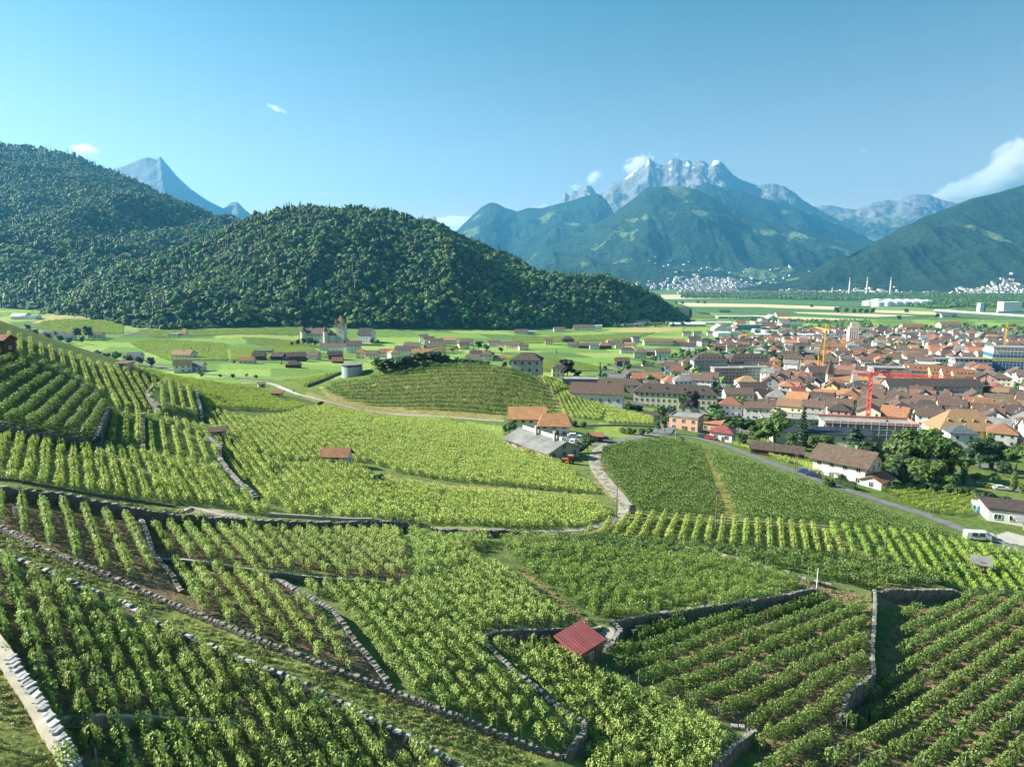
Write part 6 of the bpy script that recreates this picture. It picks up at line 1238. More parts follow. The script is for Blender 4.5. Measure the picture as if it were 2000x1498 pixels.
big(1540, 661, 110, 24, 7, -4, 'flat', 'white', 'white', 'long white industrial roof behind the town trees', cat='industrial shed', name='industrial_shed', chim=0, dmin=900)
big(1600, 666, 80, 22, 7, -4, 'flat', 'flat', 'grey', 'long grey industrial roof left of the silo tower', cat='industrial shed', name='industrial_shed', chim=0, dmin=900)
big(1415, 612, 36, 18, 6, 0, 'gable', 'dark', 'wood', 'lone dark farmhouse out in the green field', cat='farmhouse', name='farmhouse', chim=0, dmin=1200)
big(1527, 620, 40, 22, 8, 0, 'gable', 'red', 'cream', 'farm with a bright red roof at the edge of the fields', cat='farmhouse', name='farmhouse', chim=0, dmin=1200)
big(1780, 645, 44, 20, 7, 0, 'gable', 'red', 'cream', 'long red-roofed barn on the far edge of town', cat='barn', name='barn', chim=0, dmin=1000)
big(1852, 640, 44, 20, 7, 0, 'gable', 'red', 'cream', 'second red-roofed barn farther right on the town edge', cat='barn', name='barn', chim=0, dmin=1000)
big(1850, 620, 44, 20, 6, 0, 'gable', 'slate', 'white', 'white farm with a blue-grey roof among round field trees', cat='farmhouse', name='farmhouse', chim=0, dmin=1400)
big(1990, 668, 40, 16, 9, 0, 'flat', 'slate', 'white', 'dark and white block beyond the far yellow crane', chim=0, dmin=800)

# ---------------------------------------------------------------- the rest of the town, house by house
def near_any(x, y, r_, L): 
    for t in L:
        fx, fy, fr = t[0], t[1], t[2]
        dx, dy = x - fx, y - fy
        if len(t) > 3:
            ca, sa = math.cos(-t[5]), math.sin(-t[5]); lx, ly = dx * ca - dy * sa, dx * sa + dy * ca
            if abs(lx) < t[3] / 2 + r_ and abs(ly) < t[4] / 2 + r_: return True
        elif dx * dx + dy * dy < (fr + r_) ** 2: return True
    return False
rt = random.Random(42); CELLS = []
def town_cells(px, pitch, angd, jitter, fill, sizes, colours, walls, eaves, dmin=300, roofs=('gable',), rl=0.62, far=False):
    P = hits(px, 2200, dmin); A = np.array(P); an = R(angd); ca, sa = math.cos(an), math.sin(an); c = A.mean(0); rad = np.abs(A - c).max() * 1.5; n = int(rad / pitch) + 1
    for i in range(-n, n + 1):
        for j in range(-n, n + 1):
            lx, ly = i * pitch + rt.uniform(-jitter, jitter), j * pitch * 1.1 + rt.uniform(-jitter, jitter); x, y = c[0] + lx * ca - ly * sa, c[1] + lx * sa + ly * ca
            if rt.random() > fill or not inpoly(np.array([x]), np.array([y]), P)[0]: continue
            z = Hf(x, y); u, v = proj(x, y, z)
            if u < -40 or u > 2060: continue
            W = rt.uniform(*sizes); D = rt.uniform(sizes[0] * .8, sizes[1] * .85)
            if near_any(x, y, min(W, D) * .42, FOOT): continue
            a = an + (math.pi / 2 if rt.random() < .3 else 0) + rt.gauss(0, .09); FOOT.append((x, y, 0, W, D, a)); CELLS.append((y, x, W, D, rt.uniform(*eaves), a, rt.choice(roofs), rt.choice(colours), rt.choice(walls), rt.uniform(.5, .75)))
OLD = ['brown'] * 8 + ['dark'] * 5 + ['red'] * 3 + ['orange'] * 2 + ['tan'] + ['grey']
WL = ['cream'] * 4 + ['white'] * 5 + ['grey'] * 3 + ['pink'] + ['yellow']
town_cells([(1500, 745), (1660, 748), (1780, 760), (1880, 800), (2060, 800), (2060, 905), (1930, 878), (1830, 845), (1760, 840), (1700, 835), (1600, 828), (1500, 812)], 14.6, -30, 1.2, .93, (11, 15.5), OLD, WL, (8, 12.5), dmin=300, roofs=('gable', 'gable', 'gable', 'hip', 'halfhip'))
town_cells([(1480, 700), (1560, 690), (1700, 690), (1800, 700), (1960, 745), (2060, 760), (2060, 800), (1880, 800), (1780, 760), (1660, 748), (1500, 745)], 18.5, -22, 2.2, .78, (12, 18), OLD, WL, (7, 13), dmin=400, roofs=('gable', 'hip', 'gable', 'halfhip'))
town_cells([(1500, 650), (1700, 647), (1860, 655), (2060, 668), (2060, 745), (1960, 730), (1800, 700), (1700, 690), (1560, 690), (1490, 680)], 25, -12, 6, .78, (11, 18), OLD + ['red', 'grey'], WL + ['white'] * 2, (5, 8), dmin=600, roofs=('gable', 'hip', 'gable'))
town_cells([(1400, 665), (1500, 652), (1500, 700), (1480, 720), (1400, 690)], 24, -10, 4, .5, (11, 16), OLD, WL, (4, 7), dmin=600, roofs=('gable', 'hip'))
town_cells([(1380, 640), (1520, 625), (1560, 640), (1500, 652), (1400, 660)], 40, 0, 10, .6, (16, 34), ['white', 'flat', 'grey', 'red'], ['white', 'grey'], (5, 9), dmin=900, roofs=('flat', 'flat', 'gable'))
CELLS.sort(key=lambda t: math.hypot(t[0], t[1])); print('town houses', len(CELLS))
NEARH = 190
for t in CELLS[:NEARH]:
    y, x, W, D, e, a, rf_, rc, wc, sl = t; house(x, y, W, D, e, a, roof=rf_, rh=None if rf_ == 'flat' else D / 2 * sl, rc=rc if rf_ != 'flat' else 'flat', wc=wc, chim=rt.choice((1, 1, 2)))
# past the limit: one joined mass of the farthest, smallest houses
V4 = {}; 
dm = MB(); dm_mats = [WM['white'], WM['cream'], WM['grey'], RM['brown'], RM['dark'], RM['red'], RM['orange'], RM['grey'], RM['white'], m_glass]; MI = {'brown': 3, 'dark': 4, 'red': 5, 'orange': 6, 'tan': 6, 'grey': 7, 'flat': 7, 'white': 8}
for t in CELLS[NEARH:]:
    y, x, W, D, e, a, rf_, rc, wc, sl = t; z = Hf(x, y); ca, sa = math.cos(a), math.sin(a); rh = 0.3 if rf_ == 'flat' else D / 2 * sl; X, Y = W / 2, D / 2; o = .5
    loc = [(-X, -Y, -2), (X, -Y, -2), (X, Y, -2), (-X, Y, -2), (-X, -Y, e), (X, -Y, e), (X, Y, e), (-X, Y, e), (-X, 0, e + rh), (X, 0, e + rh)]; T = lambda L: [(x + p[0] * ca - p[1] * sa, y + p[0] * sa + p[1] * ca, z + p[2]) for p in L]
    dm.add(T(loc), [(0, 1, 5, 4), (1, 2, 6, 9, 5), (2, 3, 7, 6), (3, 0, 4, 8, 7)], {'white': 0, 'cream': 1, 'yellow': 1, 'pink': 1}.get(wc, 2)); X += o; Y += o; q = X * .55 if rf_ == 'hip' else X
    dm.add(T([(-X, -Y, e - .2), (X, -Y, e - .2), (X, Y, e - .2), (-X, Y, e - .2), (-q, 0, e + rh + .15), (q, 0, e + rh + .15)]), [(0, 1, 5, 4), (1, 2, 5), (2, 3, 4, 5), (3, 0, 4), (0, 3, 2, 1)], MI.get(rc, 3))
    for k in range(3):
        for f in (1.0, 4.0):
            if f + 1.3 < e: wx = (-.3 + .3 * k) * W; dm.add(T([(wx - .5, -D / 2 - .06, f), (wx + .5, -D / 2 - .06, f), (wx + .5, -D / 2 - .06, f + 1.2), (wx - .5, -D / 2 - .06, f + 1.2)]), [(0, 1, 2, 3)], 9)
obj('distant_town', dm.mesh('distant_town', *dm_mats), kind='stuff')
# ================================================================ TREES
def tree_parts(kind, k):
    r = np.random.default_rng(500 + k * 17 + sum(map(ord, kind)))
    if kind == 'round': L = lobes_round(r, 4.7, n=13, zc=6.3, rz=4.7); V, F, t = blob_crown('c', None, r, L, 1500, .62); V, F, t = add_core(V, F, t, L, .74); m = (LEAF_A, LEAF_D, LEAF_L)[k % 3]
    elif kind == 'tall': L = lobes_round(r, 3.5, n=14, zc=7.6, rz=6.2); V, F, t = blob_crown('c', None, r, L, 1300, .6); V, F, t = add_core(V, F, t, L, .74); m = (LEAF_A, LEAF_D, LEAF_L)[k % 3]
    elif kind == 'dark': L = lobes_round(r, 4.5, n=13, zc=6.0, rz=4.9); V, F, t = blob_crown('c', None, r, L, 1500, .6); V, F, t = add_core(V, F, t, L, .76); m = LEAF_D
    elif kind == 'purple': L = lobes_round(r, 4.4, n=12, zc=6.6, rz=4.6); V, F, t = blob_crown('c', None, r, L, 1500, .6); V, F, t = add_core(V, F, t, L, .76); m = LEAF_P
    elif kind == 'cedar':
        L = [(r.uniform(-1, 1) * q, r.uniform(-1, 1) * q, z, 4.6 - z * .26 + r.uniform(-.3, .3), .75) for z, q in ((3.2, 1.3), (4.8, 1.4), (6.3, 1.2), (7.8, 1), (9.2, .7), (10.6, .3), (11.5, .1))]; V, F, t = blob_crown('c', None, r, L, 1300, .6); V, F, t = add_core(V, F, t, L, .7); m = LEAF_C
    elif kind == 'conifer': return conifer_mesh('crown', r, 12.5, 2.7, 1500, .55, LEAF_C, 13), .32
    elif kind == 'column': L = [(r.uniform(-.3, .3), r.uniform(-.3, .3), z, .9 + .5 * math.sin(z / 12 * 3.0), 1.2) for z in np.linspace(1.4, 11.2, 9)]; V, F, t = blob_crown('c', None, r, L, 900, .5); V, F, t = add_core(V, F, t, L, .7); m = LEAF_L
    else: L = [(r.uniform(-1.5, 1.5), r.uniform(-1.2, 1.2), r.uniform(1.2, 2.2), r.uniform(1.2, 1.9), r.uniform(1.1, 1.6)) for _ in range(6)]; V, F, t = blob_crown('c', None, r, L, 700, .42); V, F, t = add_core(V, F, t, L, .75); m = (LEAF_A, LEAF_D, LEAF_L)[k % 3]
    return mesh_q('crown', V, F, t, m), .30
def trunk_mesh(h, r0, seed):
    r = np.random.default_rng(seed); mb = MB(); mb.beam((0, 0, -.8), (.1, 0, h * .45), r0, n=7, r2=r0 * .7); mb.beam((.1, 0, h * .45), (0, .1, h * .8), r0 * .7, n=6, r2=r0 * .25)
    for k in range(5):
        a = r.uniform(0, 6.28); z = h * r.uniform(.3, .55); mb.beam((0.05, 0, z), (math.cos(a) * h * .22, math.sin(a) * h * .22, z + h * .22), r0 * .4, n=5, r2=r0 * .12)
    return mb.mesh('trunk', BARK)
TK = {}
def tree_kind(kind, k):
    if (kind, k) not in TK: cm, r0 = tree_parts(kind, k); TK[(kind, k)] = (cm, trunk_mesh(3.0 if kind == 'bush' else 11.5, r0 * (.4 if kind == 'bush' else 1), k))
    return TK[(kind, k)]
TH = {'round': 11.8, 'tall': 14.5, 'dark': 11.8, 'purple': 11.8, 'cedar': 12.2, 'conifer': 12.6, 'column': 12.4, 'bush': 3.6}
TREES = []; TPOS = []
KN = {'round': 'broad green tree', 'tall': 'tall leafy tree', 'dark': 'dark dense tree', 'purple': 'purple-leaved tree', 'cedar': 'layered cedar', 'conifer': 'dark conifer', 'column': 'slim yellow-green columnar tree', 'bush': 'low round bush'}
SPEC = {'round': 'broadleaf_tree', 'tall': 'broadleaf_tree', 'dark': 'broadleaf_tree', 'purple': 'copper_beech', 'cedar': 'cedar_tree', 'conifer': 'conifer_tree', 'column': 'columnar_tree', 'bush': 'bush'}
rtt = random.Random(99)
def tree_at(x, y, kind, hm, var=None, label=None, wide=1.0):
    k = var if var is not None else rtt.randrange(3); cm, tm = tree_kind(kind, k); s = hm / TH[kind]
    root = obj(SPEC[kind], None, loc=(x, y, Hf(x, y)), rz=rtt.uniform(0, 6.28), label=label, category='bush' if kind == 'bush' else 'tree'); root.scale = (s * wide, s * wide, s)
    obj('crown', cm, root); obj('trunk', tm, root); TPOS.append((x, y, hm * .3))
    if label is None: TREES.append((root, (['', 'deep ', 'pale '][k] if kind in ('round', 'tall', 'bush') else '') + KN[kind]))
    return root
def tree(u, v, kind, hpx, var=None, label=None, wide=1.0, dmax=6000, dmin=20):
    x, y = hit(u, v, dmax, dmin); z = Hf(x, y); dep = y * CP - (z - CAMZ) * SP; return tree_at(x, y, kind, hpx * dep / FPX, var, label, wide)
for t in [(1513, 872, 'round', 78, 0), (1566, 872, 'conifer', 82, 0, None, 1.25), (1590, 888, 'round', 42, 2), (1612, 890, 'round', 46, 2), (1600, 905, 'bush', 20, 1), (1545, 888, 'tall', 50, 0), (1668, 893, 'cedar', 62, 0, None, 1.35), (1660, 912, 'round', 52, 2), (1694, 908, 'dark', 60, 0),
          (1727, 884, 'conifer', 70, 1), (1768, 928, 'round', 102, 0, None, 1.15), (1808, 923, 'round', 98, 0, None, 1.15), (1838, 928, 'round', 88, 0, None, 1.1), (1790, 935, 'round', 60, 1, None, 1.3), (1745, 925, 'round', 46, 2, None, 1.2), (1815, 942, 'bush', 26, 0, None, 1.3), (1775, 948, 'bush', 26, 1, None, 1.3), (1850, 945, 'bush', 24, 2, None, 1.3), (1640, 900, 'round', 34, 0), (1708, 925, 'bush', 24, 0, None, 1.2), (1730, 940, 'bush', 22, 1, None, 1.3), (1752, 938, 'dark', 58, 1), (1788, 948, 'round', 62, 2), (1762, 953, 'dark', 42, 0), (1826, 948, 'round', 58, 2), (1855, 932, 'column', 68, 0, None, 1.5), (1882, 946, 'column', 46, 1, None, 1.3),
          (1913, 916, 'round', 72, 1, None, 1.15), (1938, 918, 'dark', 66, 1), (1984, 918, 'round', 64, 0), (2020, 930, 'round', 70, 0), (1898, 914, 'tall', 22, 2), (1933, 920, 'tall', 22, 2), (1962, 925, 'tall', 26, 2), (1978, 960, 'column', 42, 2, None, 1.4), (1996, 972, 'tall', 34, 2),
          (1890, 972, 'bush', 22, 1), (1908, 976, 'bush', 20, 0), (1926, 980, 'bush', 22, 1), (1944, 982, 'bush', 18, 0), (1862, 968, 'bush', 24, 2), (1842, 965, 'bush', 20, 0), (1960, 985, 'bush', 18, 1), (1820, 962, 'bush', 20, 1), (1350, 812, 'purple', 52, 0), (1333, 803, 'tall', 42, 2), (1290, 820, 'round', 34, 0), (1312, 822, 'round', 34, 1),
          (1238, 803, 'bush', 16, 1), (1250, 806, 'purple', 20, 1), (1225, 800, 'round', 18, 0), (1298, 845, 'tall', 38, 2), (1285, 846, 'tall', 28, 0), (1108, 742, 'purple', 42, 1, None, 1.1), (1127, 746, 'dark', 26, 2), (1140, 752, 'bush', 12, 1), (1395, 812, 'round', 30, 0), (1412, 806, 'round', 24, 2), (1427, 850, 'round', 34, 0),
          (1450, 872, 'round', 30, 1), (1470, 860, 'tall', 34, 0), (1442, 842, 'round', 36, 1), (1482, 868, 'round', 34, 2), (1497, 862, 'dark', 36, 0), (1405, 832, 'round', 30, 2), (1387, 784, 'tall', 24, 0), (1397, 776, 'tall', 22, 1), (1403, 768, 'tall', 20, 0), (1380, 800, 'tall', 24, 2), (1468, 838, 'bush', 16, 2),
          (1148, 882, 'round', 42, 0), (995, 852, 'round', 34, 0, None, 1.2), (1136, 884, 'bush', 18, 1), (1128, 872, 'bush', 12, 2), (1120, 834, 'bush', 13, 1), (1138, 836, 'bush', 13, 1), (1232, 848, 'bush', 14, 0), (1252, 850, 'bush', 14, 1), (1268, 852, 'round', 20, 0), (1216, 846, 'bush', 12, 2), (1330, 862, 'bush', 10, 2),
          (738, 946, 'round', 24, 1, None, 1.3), (704, 941, 'bush', 13, 0), (720, 936, 'bush', 10, 1), (1616, 948, 'bush', 17, 0), (626, 792, 'bush', 9, 1), (188, 868, 'bush', 18, 1), (1628, 950, 'bush', 8, 1), (1830, 1138, 'bush', 14, 1), (1862, 1120, 'bush', 16, 1), (1848, 1112, 'bush', 12, 0),
          (742, 728, 'round', 33, 0, None, 1.35), (760, 728, 'round', 34, 1, None, 1.35), (778, 725, 'round', 33, 0, None, 1.35), (796, 722, 'round', 33, 1, None, 1.35), (816, 716, 'round', 33, 0, None, 1.35), (836, 714, 'round', 33, 1, None, 1.35), (854, 713, 'dark', 31, 0, None, 1.35), (872, 712, 'dark', 22, 1), (892, 711, 'dark', 16, 2), (912, 711, 'bush', 10, 1), (930, 712, 'bush', 10, 1), (950, 713, 'bush', 9, 0),
          (750, 729, 'bush', 17, 1, None, 1.3), (768, 728, 'bush', 16, 0, None, 1.3), (786, 725, 'bush', 17, 1, None, 1.3), (806, 720, 'bush', 17, 0, None, 1.3), (826, 716, 'bush', 17, 1, None, 1.3), (845, 714, 'bush', 17, 0, None, 1.3), (863, 713, 'bush', 16, 1, None, 1.3), (882, 712, 'bush', 13, 0, None, 1.3), (902, 711, 'bush', 11, 1, None, 1.4), (921, 711, 'bush', 10, 1, None, 1.4), (941, 712, 'bush', 9, 0, None, 1.4), (985, 720, 'dark', 16, 0), (1000, 718, 'dark', 18, 1), (1012, 720, 'dark', 20, 2), (375, 698, 'conifer', 22, 0), (70, 658, 'dark', 18, 0), (94, 668, 'dark', 20, 1), (118, 671, 'dark', 20, 2), (150, 662, 'dark', 26, 0), (173, 662, 'dark', 28, 1), (136, 674, 'dark', 18, 2), (55, 648, 'dark', 16, 1), (160, 672, 'dark', 18, 2),
          (168, 702, 'round', 22, 1), (190, 703, 'round', 22, 0), (210, 706, 'round', 20, 1), (228, 709, 'round', 26, 0), (252, 714, 'round', 26, 1), (272, 716, 'round', 24, 0), (295, 719, 'dark', 26, 0), (570, 676, 'dark', 10, 0), (582, 675, 'dark', 14, 1), (594, 675, 'dark', 17, 2), (606, 676, 'dark', 20, 0), (617, 677, 'round', 15, 0), (703, 666, 'dark', 14, 1),
          (678, 674, 'round', 13, 2), (727, 672, 'dark', 12, 1), (738, 672, 'dark', 10, 2), (457, 712, 'round', 9, 0), (530, 704, 'round', 10, 0), (562, 708, 'round', 12, 1), (600, 706, 'round', 9, 0), (550, 712, 'conifer', 10, 1), (395, 738, 'round', 12, 1), (430, 739, 'round', 10, 0), (455, 740, 'round', 12, 1), (482, 738, 'round', 10, 0), (500, 742, 'round', 12, 0), (390, 733, 'round', 10, 1),
          (820, 700, 'conifer', 14, 0), (885, 690, 'round', 16, 0), (935, 684, 'round', 22, 1), (950, 688, 'round', 18, 0), (925, 690, 'conifer', 14, 1), (978, 690, 'round', 14, 0), (893, 686, 'round', 12, 1), (1087, 690, 'conifer', 9, 0), (1262, 690, 'round', 10, 1), (1320, 698, 'round', 10, 0), (1335, 702, 'conifer', 12, 1), (1342, 730, 'round', 26, 0), (1295, 730, 'round', 16, 1),
          (1470, 700, 'round', 20, 0), (1452, 698, 'round', 20, 1), (1490, 702, 'round', 20, 1), (1505, 710, 'dark', 30, 1), (1530, 716, 'round', 30, 0), (1548, 712, 'conifer', 44, 0), (1562, 718, 'cedar', 42, 1), (1590, 720, 'round', 34, 1), (1510, 712, 'dark', 26, 2), (1605, 705, 'dark', 20, 1), (1650, 722, 'dark', 24, 0), (1715, 700, 'dark', 26, 1),
          (1730, 698, 'dark', 28, 0), (1742, 700, 'dark', 24, 2), (1700, 700, 'round', 20, 0), (1828, 712, 'dark', 22, 1), (1842, 728, 'round', 16, 0), (1885, 735, 'dark', 14, 0), (1920, 790, 'cedar', 46, 2, None, 1.2), (1895, 792, 'round', 20, 2), (1978, 745, 'round', 26, 0), (1995, 752, 'round', 30, 2), (2005, 765, 'round', 30, 2), (1960, 748, 'round', 22, 0), (1785, 772, 'round', 14, 0),
          (1634, 614, 'round', 17, 1), (1652, 613, 'dark', 14, 0), (1668, 614, 'dark', 12, 1), (1680, 614, 'dark', 14, 2), (1692, 614, 'dark', 13, 0), (1704, 614, 'dark', 14, 1), (1755, 627, 'round', 13, 1), (1830, 623, 'round', 13, 1), (1863, 624, 'round', 13, 0), (1585, 602, 'round', 9, 1), (1320, 596, 'round', 9, 0), (1333, 596, 'round', 9, 1), (1362, 595, 'round', 10, 0), (1376, 595, 'round', 9, 1), (1770, 613, 'round', 12, 1)]:
    u, v, kd, hpx, vr = t[:5]; tree(u, v, kd, hpx, vr, wide=t[6] if len(t) > 6 else 1.0, dmin=300 if v < 745 and not (740 > u > 600 and v > 725) and not (730 < u < 960) else 20, dmax=420 if (730 < u < 960 and 709 < v < 740) or (v > 745 and u < 1300) else 6000)
for u, v, kd, hpx, vr in [(1378, 846, 'round', 30, 0), (1396, 850, 'dark', 28, 1), (1414, 852, 'round', 36, 1), (1432, 852, 'round', 32, 0), (1448, 858, 'tall', 36, 0), (1464, 862, 'round', 36, 1), (1484, 866, 'round', 40, 0), (1500, 868, 'round', 36, 2), (1535, 880, 'round', 42, 2), (1553, 884, 'dark', 34, 0), (1578, 892, 'round', 44, 0),
          (1602, 898, 'round', 46, 2), (1622, 902, 'round', 40, 1), (1345, 842, 'round', 26, 1), (1456, 840, 'round', 28, 0), (1424, 836, 'round', 26, 0), (1404, 824, 'tall', 26, 1), (1440, 830, 'dark', 24, 2), (1372, 832, 'round', 24, 0), (1700, 915, 'round', 40, 0), (1722, 912, 'round', 34, 2), (1880, 925, 'round', 40, 0), (1960, 930, 'round', 36, 1), (1905, 945, 'round', 26, 2), (1940, 945, 'round', 24, 0)]:
    tree(u, v, kd, hpx, vr, wide=1.15, dmin=285 if u < 1650 else 150)
# trees standing between the houses of the town
_TP = hits(TOWN, 2200, 300); _ta = np.array(_TP); nt_ = 0
while nt_ < 95:
    x, y = rtt.uniform(_ta[:, 0].min(), _ta[:, 0].max()), _ta[:, 1].min() + (_ta[:, 1].max() - _ta[:, 1].min()) * rtt.random() ** 1.6
    if not inpoly(np.array([x]), np.array([y]), _TP)[0] or near_any(x, y, 2.5, FOOT): continue
    u, v = proj(x, y, Hf(x, y))
    if u > 2050 or (v > 730 and rtt.random() < .5): continue
    tree_at(x, y, rtt.choice(('round', 'tall', 'dark', 'round', 'conifer')), rtt.uniform(8, 13)); nt_ += 1
# small far-off garden trees, past counting
def mass(name, P, smin, smax, sink=1.0, label=None, con=.1):
    n = len(P); s = rng.uniform(smin, smax, n); P = np.array(P); P[:, 2] -= sink; return scatter(name, P, np.stack([np.zeros(n), np.zeros(n), rng.uniform(0, 6.28, n)], 1), np.stack([s, s, s], 1), np.where(rng.uniform(0, 1, n) < con, 4, rng.integers(0, 4, n)), FCOL, kind='stuff', label=label)
pts = []
while len(pts) < 900:
    x, y = rtt.uniform(_ta[:, 0].min(), _ta[:, 0].max()), rtt.uniform(_ta[:, 1].min(), _ta[:, 1].max())
    if y > 430 and inpoly(np.array([x]), np.array([y]), _TP)[0] and not near_any(x, y, 2, FOOT): pts.append((x, y, Hf(x, y)))
mass('garden_trees', pts, .6, 1.15)
def band(px, spacing, smin, smax, name, drop=130.0, con=.1):
    P = [at_drop(u, v, drop) for u, v in px]; A = np.array(P); area = (A[:, 0].max() - A[:, 0].min()) * (A[:, 1].max() - A[:, 1].min()); n = int(area / spacing ** 2); x = rng.uniform(A[:, 0].min(), A[:, 0].max(), n); y = rng.uniform(A[:, 1].min(), A[:, 1].max(), n)
    k = inpoly(x, y, P) & (np.abs(x / y) < .84); x, y = x[k], y[k]; print(name, len(x)); return mass(name, np.stack([x, y, H(x, y)], 1), smin, smax, con=con)
band([(1330, 574), (1500, 572), (1700, 575), (1700, 589), (1560, 586), (1330, 583)], 14, 1.0, 1.8, 'riverside_wood')
band([(1690, 575), (1850, 575), (1850, 577), (2300, 577), (2300, 606), (1880, 601), (1820, 606), (1700, 590)], 15, 1.0, 1.8, 'riverside_wood')
band([(1420, 621), (1560, 628), (1700, 637), (1700, 641), (1560, 634), (1420, 626)], 13, .7, 1.1, 'tree_belt', 123)
band([(1640, 628), (1700, 630), (1700, 632), (1640, 631)], 12, .5, .8, 'hedgerow', 126)
band([(1160, 641), (1340, 632), (1345, 636), (1170, 646)], 14, .7, 1.2, 'tree_belt', 114)
# the wood's ragged foot
band([(230, 655), (300, 660), (600, 652), (900, 655), (1130, 648), (1130, 645), (900, 650), (600, 646), (300, 650)], 9, .6, 1.1, 'wood_edge', 84) if False else None
hx0, hy0 = hit(1634, 944, 300); hx1, hy1 = hit(1672, 957, 300); L_ = math.hypot(hx1 - hx0, hy1 - hy0); hr = np.random.default_rng(8); nq = 1500
Ch = np.stack([hr.uniform(0, L_, nq), hr.uniform(-.8, .8, nq), hr.uniform(0.1, 1.7, nq)], 1); sd = hr.integers(0, 3, nq); Ch[sd == 0, 1] = -.8; Ch[sd == 1, 2] = 1.7; Nh = np.where((sd == 0)[:, None], [0, -1., 0], [0, 0, 1.]) + hr.normal(0, .4, (nq, 3))
V, F = leaf_quads(Ch, Nh, .3 * hr.uniform(.7, 1.3, nq), hr); hg = obj('hedge', npmesh('hedge', V, F, LEAF_D, face_rnd=hr.uniform(0, .8, nq)), loc=(hx0, hy0, Hf(hx0, hy0)), rz=math.atan2(hy1 - hy0, hx1 - hx0), label='clipped dark hedge along the road below the cream villa', category='hedge')

# ================================================================ CRANES, STACKS, TANKS
m_ycr = mat('crane_yellow', (.60, .36, .04), (.66, .42, .06), scale=1, rough=.5); m_rcr = mat('crane_red', (.55, .05, .04), (.62, .08, .06), scale=1, rough=.5); m_ocr = mat('crane_orange', (.62, .28, .04), (.66, .32, .05), scale=1, rough=.5)
m_counter = mat('counterweight', (.45, .44, .42), (.55, .54, .5), scale=1)
def lattice(mb, p, q, wdt, step, rr=.12):
    p = Vector(p); q = Vector(q); d = (q - p); L = d.length; d.normalize(); a = Vector((0, 1, 0)) if abs(d.z) > .9 else Vector((0, 0, 1)); b = d.cross(a).normalized(); a = b.cross(d).normalized(); c = [a * s + b * t for s, t in ((-wdt, -wdt), (wdt, -wdt), (wdt, wdt), (-wdt, wdt))]
    for k in c: mb.beam(p + k, q + k, rr)
    n = max(1, int(L / step))
    for i in range(n):
        s0, s1 = p + d * (L * i / n), p + d * (L * (i + 1) / n)
        for k in range(4): mb.beam(s0 + c[k], s1 + c[(k + 1) % 4], rr * .7); mb.beam(s1 + c[k], s1 + c[(k + 1) % 4], rr * .7)
def crane(u, v, h, jib, cj, ang, m, label, dmin=300, dmax=2000, cat=7.0, wdt=.75):
    x, y = hit(u, v, dmax, dmin); z = Hf(x, y); root = obj('tower_crane', None, loc=(x, y, z), rz=R(ang), label=label, category='crane')
    a = MB(); lattice(a, (0, 0, -1), (0, 0, h), wdt, 2.2, .15); obj('mast', a.mesh('mast', m), root)
    a = MB(); lattice(a, (0, 0, h + 1), (jib, 0, h + 1), wdt * .7, 2.0, .12); obj('jib', a.mesh('jib', m), root); a = MB(); lattice(a, (-cj, 0, h + .8), (0, 0, h + .8), wdt * .6, 2.0, .12); obj('counter_jib', a.mesh('counter_jib', m), root)
    a = MB(); lattice(a, (0, 0, h), (0, 0, h + cat), wdt * .45, 2.0, .12); a.beam((0, 0, h + cat), (jib * .6, 0, h + 1.6), .08); a.beam((0, 0, h + cat), (-cj, 0, h + 1.4), .08); obj('cathead', a.mesh('cathead', m), root)
    obj('cab', MB().box(.7, 2.4, -1, 1, h - 2, h + .3).mesh('cab', m_counter), root); obj('counterweight', MB().box(-cj, -cj + 2.2, -1, 1, h - 2, h + .6).mesh('counterweight', m_counter), root)
    return root
crane(1607, 738, 46, 30, 10, 84, m_ycr, 'taller yellow tower crane with its jib pointing away over the town', dmin=400)
crane(1597, 740, 30, 27, 9, -3, m_ycr, 'shorter yellow crane with its jib stretched out to the right', dmin=400, cat=3)
crane(1691, 862, 31, 30, 8, -18, m_rcr, 'bright red tower crane among the old town roofs', dmin=250, cat=3.5)
crane(1957, 722, 44, 24, 10, 35, m_ycr, 'yellow crane rising behind the wrapped building site', dmin=500)
crane(865, 708, 13, 22, 10, 0, m_ocr, 'orange crane low over the village roofs', dmin=500, cat=3)
m_stack = mat('stack_concrete', (.55, .50, .46), (.66, .62, .58), scale=.05)
for u, v, h, lb in ((1658, 578, 110, 'leftmost of three tall refinery chimneys'), (1692, 578, 112, 'middle one of three tall refinery chimneys'), (1738, 578, 112, 'rightmost of three tall refinery chimneys'), (1625, 576, 48, 'short grey chimney left of the three tall ones')):
    x, y = at_drop(u, v, 130); o = obj('chimney_stack', None, loc=(x, y, 0), label=lb, category='chimney'); obj('shaft', drum(4.8, 0, h * .8, 12, rad2=3.6).mesh('shaft', m_stack), o); obj('top_band', drum(3.7, h * .8, h, 12, rad2=3.2).mesh('top_band', mat('band_red', (.45, .22, .18), (.5, .26, .2), scale=.1)), o)
m_tank = mat('tank_white', (.70, .70, .68), (.78, .78, .76), scale=.02, rough=.5)
tl = [(1696, 597.5, 'at the near left corner of the group'), (1712, 594, 'tallest one at the back left of the group'), (1714, 599.5, 'second from the left in the front row'), (1731, 598, 'third from the left in the front row'), (1735, 594, 'second in the back row'), (1748, 598, 'in the middle of the front row'), (1754, 594.5, 'third in the back row'), (1765, 598, 'fifth in the front row'),
      (1771, 594.5, 'fourth in the back row'), (1782, 598, 'sixth in the front row'), (1789, 594.5, 'fifth in the back row'), (1798, 597.5, 'second from the right end'), (1808, 596, 'at the right end of the group')]
